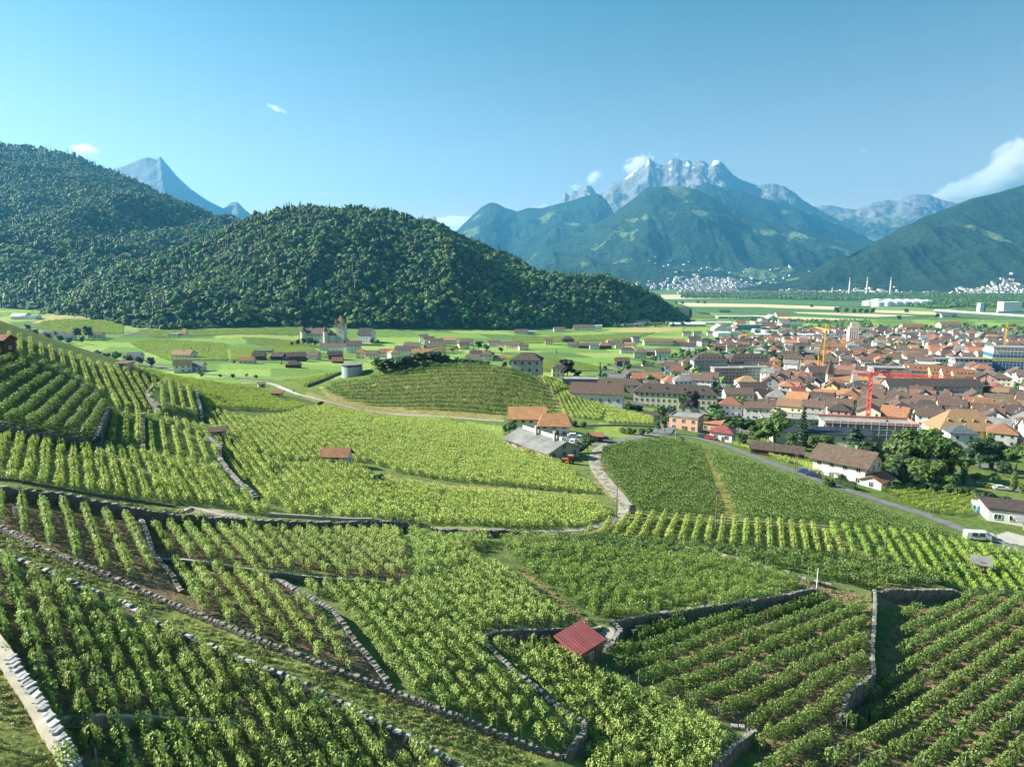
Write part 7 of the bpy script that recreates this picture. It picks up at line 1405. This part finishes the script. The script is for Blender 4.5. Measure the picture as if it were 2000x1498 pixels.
for u, v, lb in tl: x, y = at_drop(u, v, 130); o = obj('storage_tank', None, loc=(x, y, 0), label='white round oil tank ' + lb, category='tank', group='white oil tanks on the plain'); obj('tank_wall', drum(24, 0, 19, 28).mesh('tank_wall', m_tank), o); obj('tank_roof', drum(24.3, 19, 23, 28, rad2=2).mesh('tank_roof', m_tank), o)
x, y = at_drop(1970, 612, 130); o = obj('factory', None, loc=(x, y, 0), label='big plain white factory hall on the plain at the right', category='factory'); obj('hall', MB().box(-30, 30, -15, 15, 0, 38).mesh('hall', m_tank), o); obj('plinth', MB().box(-50, 60, -20, -16, 0, 8).mesh('plinth', WM['grey']), o)
x, y = at_drop(1915, 612, 130); o = obj('silo_tower', None, loc=(x, y, 0), label='slim white and blue silo tower left of the white factory', category='silo'); obj('tower_shaft', MB().box(-9, 4, -8, 8, 0, 34).mesh('tower_shaft', m_tank), o); obj('blue_panel', MB().box(4, 10, -8, 8, 0, 28).mesh('blue_panel', WM['blue']), o)
# the town at the foot of the far mountains: too small to pick apart
fr = np.random.default_rng(12); fm = MB()
def far_house(x, y, z, s, a, k): 
    W, D, h = s * 1.3, s, s * fr.uniform(.5, 1.1); ca, sa = math.cos(a), math.sin(a); L = [(-W, -D, -6), (W, -D, -6), (W, D, -6), (-W, D, -6), (-W, -D, h), (W, -D, h), (W, D, h), (-W, D, h), (-W, 0, h + s * .5), (W, 0, h + s * .5)]
    V = [(x + p[0] * ca - p[1] * sa, y + p[0] * sa + p[1] * ca, z + p[2]) for p in L]; fm.add(V, [(0, 1, 5, 4), (1, 2, 6, 9, 5), (2, 3, 7, 6), (3, 0, 4, 8, 7)], k); fm.add([V[4], V[5], V[9], V[8]], [(0, 1, 2, 3)], 3 + int(fr.integers(0, 3))); fm.add([V[7], V[6], V[9], V[8]], [(0, 3, 2, 1)], 3)
for _ in range(1900):
    u = fr.choice([fr.normal(1410, 60), fr.normal(1520, 90), fr.uniform(1330, 2050)], p=[.45, .3, .25]); 
    if u < 1322: continue
    yy = fr.uniform(4350, 5350); x = (u - 1000) / FPX * yy; far_house(x, yy, 0, fr.uniform(6, 12), fr.uniform(-.5, .5), int(fr.integers(0, 2)))
def on_grid(G, umin, umax, tmax, n, s0, s1, clusters=6):
    _, X, Y, Z = G; X, Y, Z = X.T, Y.T, Z.T; nT, nu = X.shape; cs = [(fr.uniform(umin, umax), fr.uniform(.01, tmax)) for _ in range(clusters)]
    for _ in range(n):
        c = cs[int(fr.integers(0, clusters))]; u = c[0] + fr.normal(0, 38); t = abs(c[1] + fr.normal(0, .02)); a = ((u - 1000) / FPX) / 1.0; i = int(t * 259); j = int(np.argmin(np.abs(X[0] / Y[0] - a)))
        if i < nT - 20: far_house(float(X[i, j]) + fr.normal(0, 8), float(Y[i, j]) + fr.normal(0, 8), float(Z[i, j]) + 2, fr.uniform(s0, s1) * 1.1, fr.uniform(-.6, .6), int(fr.integers(0, 2)))
on_grid(M_CEN, 1340, 1560, .10, 950, 5, 10, 9); on_grid(M_CEN, 1150, 1600, .42, 160, 5, 9, 10); on_grid(M_RIGHT, 1560, 1680, .07, 120, 5, 9, 4); on_grid(M_RIGHT, 1880, 2060, .05, 260, 5, 10, 4)
obj('distant_town', fm.mesh('distant_town', WM['white'], WM['cream'], WM['grey'], RM['brown'], RM['dark'], RM['grey']), kind='stuff')

# ================================================================ VEHICLES, POLES, SMALL THINGS
m_tyre = mat('tyre', (.015, .015, .015), (.025, .025, .025), scale=4, rough=.9); m_hub = mat('hub', (.35, .35, .36), (.45, .45, .46), scale=4, rough=.4, metal=.7)
CP_ = {k: mat('car_paint_' + k, c, tuple(x * 1.06 for x in c), scale=1, rough=.28, spec=.6) for k, c in {'white': (.72, .72, .70), 'silver': (.48, .50, .52), 'blue': (.03, .08, .20), 'dark': (.04, .05, .08), 'red': (.40, .04, .03), 'yellow': (.65, .48, .04)}.items()}
m_lamp = mat('lamp_glass', (.5, .12, .08), (.5, .12, .08), scale=1, rough=.3)
def car(u, v, col, angd, label, kind='car', dmax=420, dmin=20, L=4.4, W=1.8, Ht=1.5):
    x, y = hit(u, v, dmax, dmin); root = obj({'car': 'parked_car', 'van': 'parked_van'}[kind], None, loc=(x, y, Hf(x, y) + .08), rz=R(angd), label=label, category=kind)
    if kind == 'van': prof = [(-L / 2, .35), (-L / 2, Ht * .92), (-L / 2 + .15, Ht), (L * .22, Ht), (L * .36, Ht * .62), (L * .48, Ht * .52), (L / 2, .55), (L / 2, .35)]
    else: prof = [(-L / 2, .35), (-L / 2, .85), (-L * .44, .95), (-L * .34, Ht * .96), (-L * .26, Ht), (L * .08, Ht), (L * .22, .98), (L * .45, .85), (L / 2, .65), (L / 2, .35)]
    n = len(prof); mb = MB(); top = lambda z: 1 - .14 * max(0, (z - .9) / (Ht - .9)); vs = [(px, s * W / 2 * top(z), z) for s in (-1, 1) for px, z in prof]; mb.add(vs, [tuple(range(n)), tuple(range(2 * n - 1, n - 1, -1))] + [(i, n + i, n + (i + 1) % n, (i + 1) % n) for i in range(n)]); body = obj('body', mb.mesh('body', CP_[col]), root)
    g = MB(); z0, z1 = 1.0, Ht * .93
    for s in (-1, 1):
        for a, b in (((-L * .31), -L * .05), (-L * .03, L * (.12 if kind == 'car' else .24))): g.add([(a, s * (W / 2 * top(z0) + .012), z0), (b, s * (W / 2 * top(z0) + .012), z0), (b - .12, s * (W / 2 * top(z1) + .012), z1), (a + .12, s * (W / 2 * top(z1) + .012), z1)], [(0, 1, 2, 3) if s > 0 else (3, 2, 1, 0)])
    if kind == 'car': g.add([(L * .215, -.62, 1.02), (L * .215, .62, 1.02), (L * .10, .55, Ht * .97), (L * .10, -.55, Ht * .97)], [(0, 1, 2, 3)]); g.add([(-L * .445, -.6, .98), (-L * .445, .6, .98), (-L * .345, .55, Ht * .94), (-L * .345, -.55, Ht * .94)], [(0, 3, 2, 1)])
    else: g.add([(L * .36 + .01, -.7, Ht * .64), (L * .36 + .01, .7, Ht * .64), (L * .235, .62, Ht * .97), (L * .235, -.62, Ht * .97)], [(0, 1, 2, 3)])
    obj('window_band', g.mesh('window_band', m_glass), root)
    for sx in (-.31, .31):
        for s in (-1, 1): wl = MB(); wl.beam((sx * L, s * (W / 2 - .2), .32), (sx * L, s * (W / 2 + .02), .32), .33, 0, 14); t = obj('wheel', wl.mesh('wheel', m_tyre), root); obj('rim', MB().beam((sx * L, s * (W / 2 + .02), .32), (sx * L, s * (W / 2 + .035), .32), .19, 0, 10).mesh('rim', m_hub), t)
    for s in (-1, 1): obj('headlight', MB().box(L / 2 - .12, L / 2 + .01, s * .62 - .17, s * .62 + .17, .6, .76).mesh('headlight', m_frame), root); obj('tail_light', MB().box(-L / 2 - .01, -L / 2 + .1, s * .68 - .12, s * .68 + .12, .62, .84).mesh('tail_light', m_lamp), root)
    return root
car(1122, 855, 'white', -4, 'white estate car parked in the shade of the farm tree', L=4.8); car(1176, 858, 'dark', -4, 'dark blue car parked right of the farm tree'); car(1120, 866, 'silver', 70, 'silver car half hidden behind the barn end')
car(1374, 855, 'dark', -30, 'dark car parked left of the crimson-roofed house'); car(1388, 858, 'red', -30, 'red car parked beside the crimson-roofed house')
car(1574, 925, 'blue', -22, 'farther of two blue cars parked left of the cream villa'); car(1590, 931, 'dark', -22, 'nearer of two dark cars beside the cream villa', L=4.2)
car(1908, 1054, 'white', -8, 'long white van parked at the roadside opposite the modern house', kind='van', L=5.2, W=2, Ht=2.0); car(1922, 1050, 'silver', -10, 'silver car behind the white van')
car(1936, 953, 'yellow', -14, 'yellow car on the street below the tall trees', dmin=150); car(1955, 957, 'silver', -14, 'silver car following the yellow car', dmin=150)
for u, v, c, lb in ((1225, 716, 'silver', 'silver car, first in the roadside row before the meadows'), (1215, 715, 'white', 'white car, second in the roadside row before the meadows'), (1190, 714, 'dark', 'dark car at the far end of the roadside row'), (1765, 905, 'dark', 'dark car on the street behind the huge park trees')): car(u, v, c, 0, lb, dmax=1500, dmin=250)
# tractor
x, y = hit(1112, 905, 300); tr = obj('tractor', None, loc=(x, y, Hf(x, y)), rz=R(-8), label='old orange tractor standing on the grass below the barn', category='tractor')
m_or = mat('tractor_orange', (.55, .13, .04), (.60, .17, .06), scale=2, rough=.5)
obj('bonnet', MB().box(-2.0, -.3, -.4, .4, .7, 1.35).mesh('bonnet', m_or), tr); obj('cab', MB().box(-.3, 1.0, -.65, .65, .8, 1.3).box(-.3, -.2, -.65, .65, 1.3, 2.2).box(.9, 1.0, -.65, .65, 1.3, 2.2).box(-.4, 1.1, -.75, .75, 2.2, 2.32).mesh('cab', m_or), tr)
for px, rr_, ww_ in ((.6, .72, .3), (-1.6, .42, .2)):
    for s in (-1, 1): w_ = obj('wheel', MB().beam((px, s * .62, rr_), (px, s * (.62 + ww_), rr_), rr_, 0, 18).mesh('wheel', m_tyre), tr); obj('rim', MB().beam((px, s * (.62 + ww_), rr_), (px, s * (.64 + ww_), rr_), rr_ * .5, 0, 12).mesh('rim', m_or), w_)
obj('trailer_frame', MB().box(1.2, 3.6, -.6, .6, .6, .75).box(1.2, 3.6, -.6, -.55, .75, 1.05).box(1.2, 3.6, .55, .6, .75, 1.05).mesh('trailer_frame', m_wood), tr)
def pole(u, v, hpx, label, dmax=700, arm=True, m=None, name='utility_pole', rr=.13):
    x, y = hit(u, v, dmax); z = Hf(x, y); dep = y * CP - (z - CAMZ) * SP; h = hpx * dep / FPX / .93; o = obj(name, None, loc=(x, y, z), label=label, category='pole' if name == 'utility_pole' else 'post'); obj('shaft', MB().beam((0, 0, -.5), (0, 0, h), rr, n=8, r2=rr * .65).mesh('shaft', m or m_wood), o)
    if arm: obj('crossarm', MB().box(-.7, .7, -.05, .05, h - .5, h - .38).mesh('crossarm', m or m_wood), o); 
    return o
pole(1204, 1010, 68, 'tall wooden pole at the bend of the gravel lane'); pole(1397, 1043, 84, 'wooden pole in the fanning rows below the round field'); pole(1727, 1092, 70, 'wooden pole in the bright rows below the kerb'); pole(1552, 928, 52, 'left one of two poles beside the villa road'); pole(1556, 926, 40, 'right one of two poles beside the villa road', arm=False)
pole(1822, 1010, 38, 'slim pole at the lower end of the garden vineyard', arm=False); pole(1319, 862, 32, 'grey street lamp post at the salmon house', arm=False, m=m_stake); pole(1595, 1150, 40, 'short white post at the rubble wall', arm=False, m=WM['white'], name='post', rr=.1); pole(1151, 1002, 18, 'pale post in the vines near the lane', arm=False, m=m_stake, name='post', rr=.06)
pole(1642, 905, 28, 'white flagpole behind the cream villa', arm=False, m=WM['white'], name='flagpole', rr=.06)
x, y = hit(1642, 905, 700); z = Hf(x, y); dep = y * CP - (z - CAMZ) * SP; h = 28 * dep / FPX / .93
fl = MB(); 
for i in range(6): fl.add([(.06 + i * .25, .12 * math.sin(i), h - .2), (.06 + (i + 1) * .25, .12 * math.sin(i + 1), h - .25), (.06 + (i + 1) * .25, .12 * math.sin(i + 1) + .02, h - 2.2), (.06 + i * .25, .12 * math.sin(i) + .02, h - 2.1)], [(0, 1, 2, 3)])
obj('flag', fl.mesh('flag', mat('flag_red', (.55, .03, .03), (.6, .05, .04), scale=1)), loc=(x, y, z), label='red flag on the pole behind the cream villa', category='flag')
# sign plates on the vines
def sign(u, v, label, digit=None, board=(.6, .8), col=None):
    x, y = hit(u, v, 300); z = Hf(x, y); o = obj('sign', None, loc=(x, y, z), rz=math.atan2(-x, -y) * -1 + math.pi * 0, label=label, category='sign'); o.rotation_euler = (0, 0, -math.atan2(x, y)); obj('sign_post', MB().beam((0, 0, -.3), (0, 0, 1.5), .03).mesh('sign_post', m_stake), o); obj('sign_plate', MB().box(-board[0] / 2, board[0] / 2, -.06, -.03, 1.2, 1.2 + board[1]).mesh('sign_plate', col or WM['white']), o)
    if digit:
        cu = bpy.data.curves.new('lettering', 'FONT'); cu.body = digit; cu.size = board[1] * .95; cu.align_x = 'CENTER'; cu.extrude = .004; cu.materials.append(mat('sign_ink', (.02, .03, .08), (.03, .04, .1), scale=1)); tmp = bpy.data.objects.new('tmp', cu); COL.objects.link(tmp); bpy.context.view_layer.update(); me = bpy.data.meshes.new_from_object(tmp.evaluated_get(bpy.context.evaluated_depsgraph_get())); bpy.data.objects.remove(tmp); t = obj('lettering', me, o, loc=(0, -.075, 1.28)); t.rotation_euler = (math.pi / 2, 0, 0)
sign(34, 1022, 'white sign plate with a dark 2 at the leftmost vine rows', '2'); sign(771, 1030, 'small blue sign plate at the end of the road wall', None, (.7, .6), mat('sign_blue', (.05, .22, .34), (.06, .25, .38), scale=1))
# iron trestle rails on the tidy blocks
for u, v, lb in ((1560, 1475, 'thin iron arch at the lower row ends, the left one'), (1625, 1490, 'thin iron arch at the lower row ends, the middle one'), (1668, 1500, 'thin iron arch at the lower row ends, the right one')):
    x, y = hit(u, v, 200); obj('iron_arch', MB().beam((-.6, 0, -.2), (-.6, 0, 1.5), .03).beam((.7, 0, -.2), (.7, 0, 1.7), .03).beam((-.6, 0, 1.5), (.7, 0, 1.7), .03).mesh('iron_arch', m_stake), loc=(x, y, Hf(x, y)), rz=.4, label=lb, category='arch')
# the walker on the track
x, y = hit(574, 768, 420); pz = Hf(x, y) + .1
def person(x, y, z, rz):
    joints = {'pel': (0, 0, .95, .15), 'bel': (0, 0, 1.12, .135), 'che': (0, .01, 1.33, .165), 'nek': (0, .01, 1.5, .06), 'hea': (0, -.01, 1.64, .10), 'top': (0, 0, 1.75, .07)}
    for s, n in ((-1, 'l'), (1, 'r')): joints.update({'sh' + n: (s * .19, .01, 1.42, .065), 'el' + n: (s * .26, .05, 1.14, .045), 'wr' + n: (s * .27, -.07 * s, .90, .035), 'ha' + n: (s * .27, -.09 * s, .82, .04), 'hi' + n: (s * .10, 0, .90, .095), 'kn' + n: (s * .11, -.07 * s, .50, .065), 'an' + n: (s * .11, .12 * s, .09, .045), 'fo' + n: (s * .12, .12 * s - .15, .04, .04)})
    E = [('pel', 'bel'), ('bel', 'che'), ('che', 'nek'), ('nek', 'hea'), ('hea', 'top')]
    for n in 'lr': E += [('che', 'sh' + n), ('sh' + n, 'el' + n), ('el' + n, 'wr' + n), ('wr' + n, 'ha' + n), ('pel', 'hi' + n), ('hi' + n, 'kn' + n), ('kn' + n, 'an' + n), ('an' + n, 'fo' + n)]
    K = list(joints); me = bpy.data.meshes.new('body'); me.from_pydata([joints[k][:3] for k in K], [(K.index(a), K.index(b)) for a, b in E], []); m1 = mat('dark_clothes', (.03, .03, .035), (.05, .045, .045), scale=4); me.materials.append(m1)
    root = obj('person', None, loc=(x, y, z), rz=rz, label='person in dark clothes walking down the pale track', category='person'); o = obj('body', me, root); sk = o.modifiers.new('skin', 'SKIN'); o.modifiers.new('sub', 'SUBSURF').levels = 1
    for i, k in enumerate(K): me.skin_vertices[0].data[i].radius = (joints[k][3], joints[k][3])
    me.skin_vertices[0].data[0].use_root = True
    hr_ = drum(.1, 1.66, 1.78, 10, rad2=.05); obj('hair', hr_.mesh('hair', m_tyre), o)
person(x, y, pz, .3)
# benches of a picnic place beside the farm
x, y = hit(968, 838, 420); o = obj('picnic_bench', None, loc=(x, y, Hf(x, y)), rz=.3, label='white garden bench on the lawn left of the farmhouse', category='bench'); obj('seat', MB().box(-.9, .9, -.25, .25, .42, .48).mesh('seat', WM['white']), o); obj('backrest', MB().box(-.9, .9, .22, .28, .5, .95).mesh('backrest', WM['white']), o)
for s in (-.8, .8): obj('leg', MB().box(s - .04, s + .04, -.22, .22, 0, .42).mesh('leg', WM['white']), o)
# ================================================================ LABELS for the many houses and trees
LM = [('the yellow cranes', 1602, 700), ('the red crane', 1691, 800), ('the silo tower', 1664, 650), ('the cream school', 1318, 780), ('the town hall', 1875, 845), ('the castle', 640, 655), ('the orange village crane', 865, 690), ('the wrapped building site', 1966, 700),
      ('the red-roofed terrace', 1840, 735), ('the long grey block', 1815, 775), ('the mansard blocks', 1425, 710), ('the round reservoir', 688, 720), ('the farmhouse', 1050, 830), ('the cream villa', 1655, 925), ('the solar roof', 1598, 865), ('the church spire', 1620, 730), ('the office block', 1728, 740),
      ('the orange-roofed pair', 1912, 785), ('the slate-roofed hall', 1775, 738), ('the turquoise offices', 1460, 635), ('the white modern blocks', 1870, 715), ('the scaffold netting', 1690, 870), ('the modern white house', 1970, 1010), ('the meadow row houses', 1285, 670), ('the crimson roof', 1411, 850), ('the village chalets', 560, 700), ('the left crest', 120, 655), ('the oil tanks', 1750, 600), ('the park conifer', 1727, 850)]
def place(u, v, k=0):
    d = sorted(LM, key=lambda t: math.hypot(t[1] - u, (t[2] - v) * 1.6))[k]; du, dv = u - d[1], v - d[2]
    if abs(du) > abs(dv) * 1.1: w_ = 'right of ' if du > 0 else 'left of '
    else: w_ = 'below ' if dv > 0 else 'above '
    return w_ + d[0]
def finish(items):
    by = {}
    for o, ph in items:
        x, y, z = o.location; u, v = proj(x, y, z + 3); by.setdefault((ph.strip(), place(u, v)), []).append((u, v, o))
    for (ph, pl), L in by.items():
        d = next(t for t in LM if pl.endswith(t[0])); L.sort(key=lambda t: math.hypot(t[0] - d[1], t[1] - d[2]))
        for i, (u, v, o) in enumerate(L):
            o['label'] = ('%s, %s' % (ph, pl)) if len(L) == 1 else '%s, %s one out %s' % (ph, order(i + 1), pl)
            if len(L) > 1: o['group'] = '%ss %s' % (ph, pl)
finish(HOUSES); finish(TREES)
print('tris', sum(len(m.loops) - 2 * len(m.polygons) for m in {o.data for o in SC.objects if o.type == 'MESH'}))
# ================================================================ HAZE AND CLOUDS
def build_haze():
    m = bpy.data.materials.new('haze'); m.use_nodes = True; n = m.node_tree.nodes; n.clear(); o = n.new('ShaderNodeOutputMaterial'); p = n.new('ShaderNodeVolumePrincipled')
    p.inputs['Color'].default_value = (0.13, 0.50, 0.86, 1); p.inputs['Density'].default_value = HAZE_D; p.inputs['Anisotropy'].default_value = 0.3
    m.node_tree.links.new(p.outputs[0], o.inputs['Volume'])
    b = MB().box(-24000, 24000, -2500, 19200, -20, 2450); return obj('haze', b.mesh('haze', m), kind='stuff')
HAZE_D = 5.4e-5
build_haze()
def cloud_mat(i, dens, scale, cover):
    m = bpy.data.materials.new('cloud'); m.use_nodes = True; n = m.node_tree.nodes; l = m.node_tree.links; n.clear(); o = n.new('ShaderNodeOutputMaterial'); p = n.new('ShaderNodeVolumePrincipled'); p.inputs['Color'].default_value = (1, 1, 1, 1); p.inputs['Anisotropy'].default_value = .3
    tc = n.new('ShaderNodeTexCoord'); ln = n.new('ShaderNodeVectorMath'); ln.operation = 'LENGTH'; l.new(tc.outputs['Object'], ln.inputs[0])
    nz = n.new('ShaderNodeTexNoise'); nz.noise_dimensions = '4D'; nz.inputs['W'].default_value = i * 3.1; nz.inputs['Scale'].default_value = scale; nz.inputs['Detail'].default_value = 5; nz.inputs['Roughness'].default_value = .6; l.new(tc.outputs['Object'], nz.inputs['Vector'])
    a = n.new('ShaderNodeMath'); a.operation = 'MULTIPLY_ADD'; l.new(nz.outputs['Fac'], a.inputs[0]); a.inputs[1].default_value = 2.6; a.inputs[2].default_value = cover - 1.3
    b = n.new('ShaderNodeMath'); b.operation = 'SUBTRACT'; l.new(a.outputs[0], b.inputs[0]); l.new(ln.outputs['Value'], b.inputs[1])
    c = n.new('ShaderNodeMath'); c.operation = 'MULTIPLY'; c.use_clamp = True; l.new(b.outputs[0], c.inputs[0]); c.inputs[1].default_value = 3.0
    d = n.new('ShaderNodeMath'); d.operation = 'MULTIPLY'; l.new(c.outputs[0], d.inputs[0]); d.inputs[1].default_value = dens; l.new(d.outputs[0], p.inputs['Density']); l.new(p.outputs[0], o.inputs['Volume']); return m
def cloud(i, u, v, wpx, hpx, D, dens=.0035, scale=2.1, cover=.75, tilt=0, label=None):
    x, y, z = at_dist(u, v, D); k = D / FPX / 1.0; import bmesh; bm = bmesh.new(); bmesh.ops.create_icosphere(bm, subdivisions=3, radius=1.0); me = bpy.data.meshes.new('cloud'); bm.to_mesh(me); bm.free(); me.materials.append(cloud_mat(i, dens, scale, cover))
    o = obj('cloud', me, loc=(x, y, z), kind='stuff', label=label); o.scale = (wpx * k / 2, min(wpx, hpx * 2) * k / 2, hpx * k / 2); o.rotation_euler = (0, R(-tilt), 0); return o
CD = 21500
cloud(1, 1878, 376, 110, 52, CD, tilt=12, cover=.82); cloud(2, 1990, 318, 120, 92, CD, tilt=25, cover=.85); cloud(3, 1838, 386, 80, 34, CD, tilt=8, cover=.8); cloud(14, 1925, 362, 120, 64, CD, tilt=18, cover=.85); cloud(15, 1965, 345, 110, 76, CD, tilt=20, cover=.8); cloud(16, 1990, 285, 60, 50, CD, tilt=40, cover=.6); cloud(4, 880, 442, 130, 46, CD, cover=.85); cloud(5, 164, 294, 52, 26, CD, cover=.9); cloud(6, 540, 213, 48, 14, CD, cover=.7, tilt=-20)
cloud(7, 1247, 326, 70, 52, CD, tilt=30, cover=.75); cloud(8, 1160, 347, 44, 26, CD, tilt=35, cover=.75); cloud(9, 1123, 366, 40, 18, CD, tilt=20, cover=.6); cloud(10, 1060, 402, 46, 12, CD, cover=.6); cloud(11, 1320, 303, 20, 12, CD, cover=.5); cloud(12, 1700, 372, 260, 22, CD, cover=.35, dens=.0012); cloud(13, 1685, 294, 36, 9, CD, cover=.5, dens=.0015)
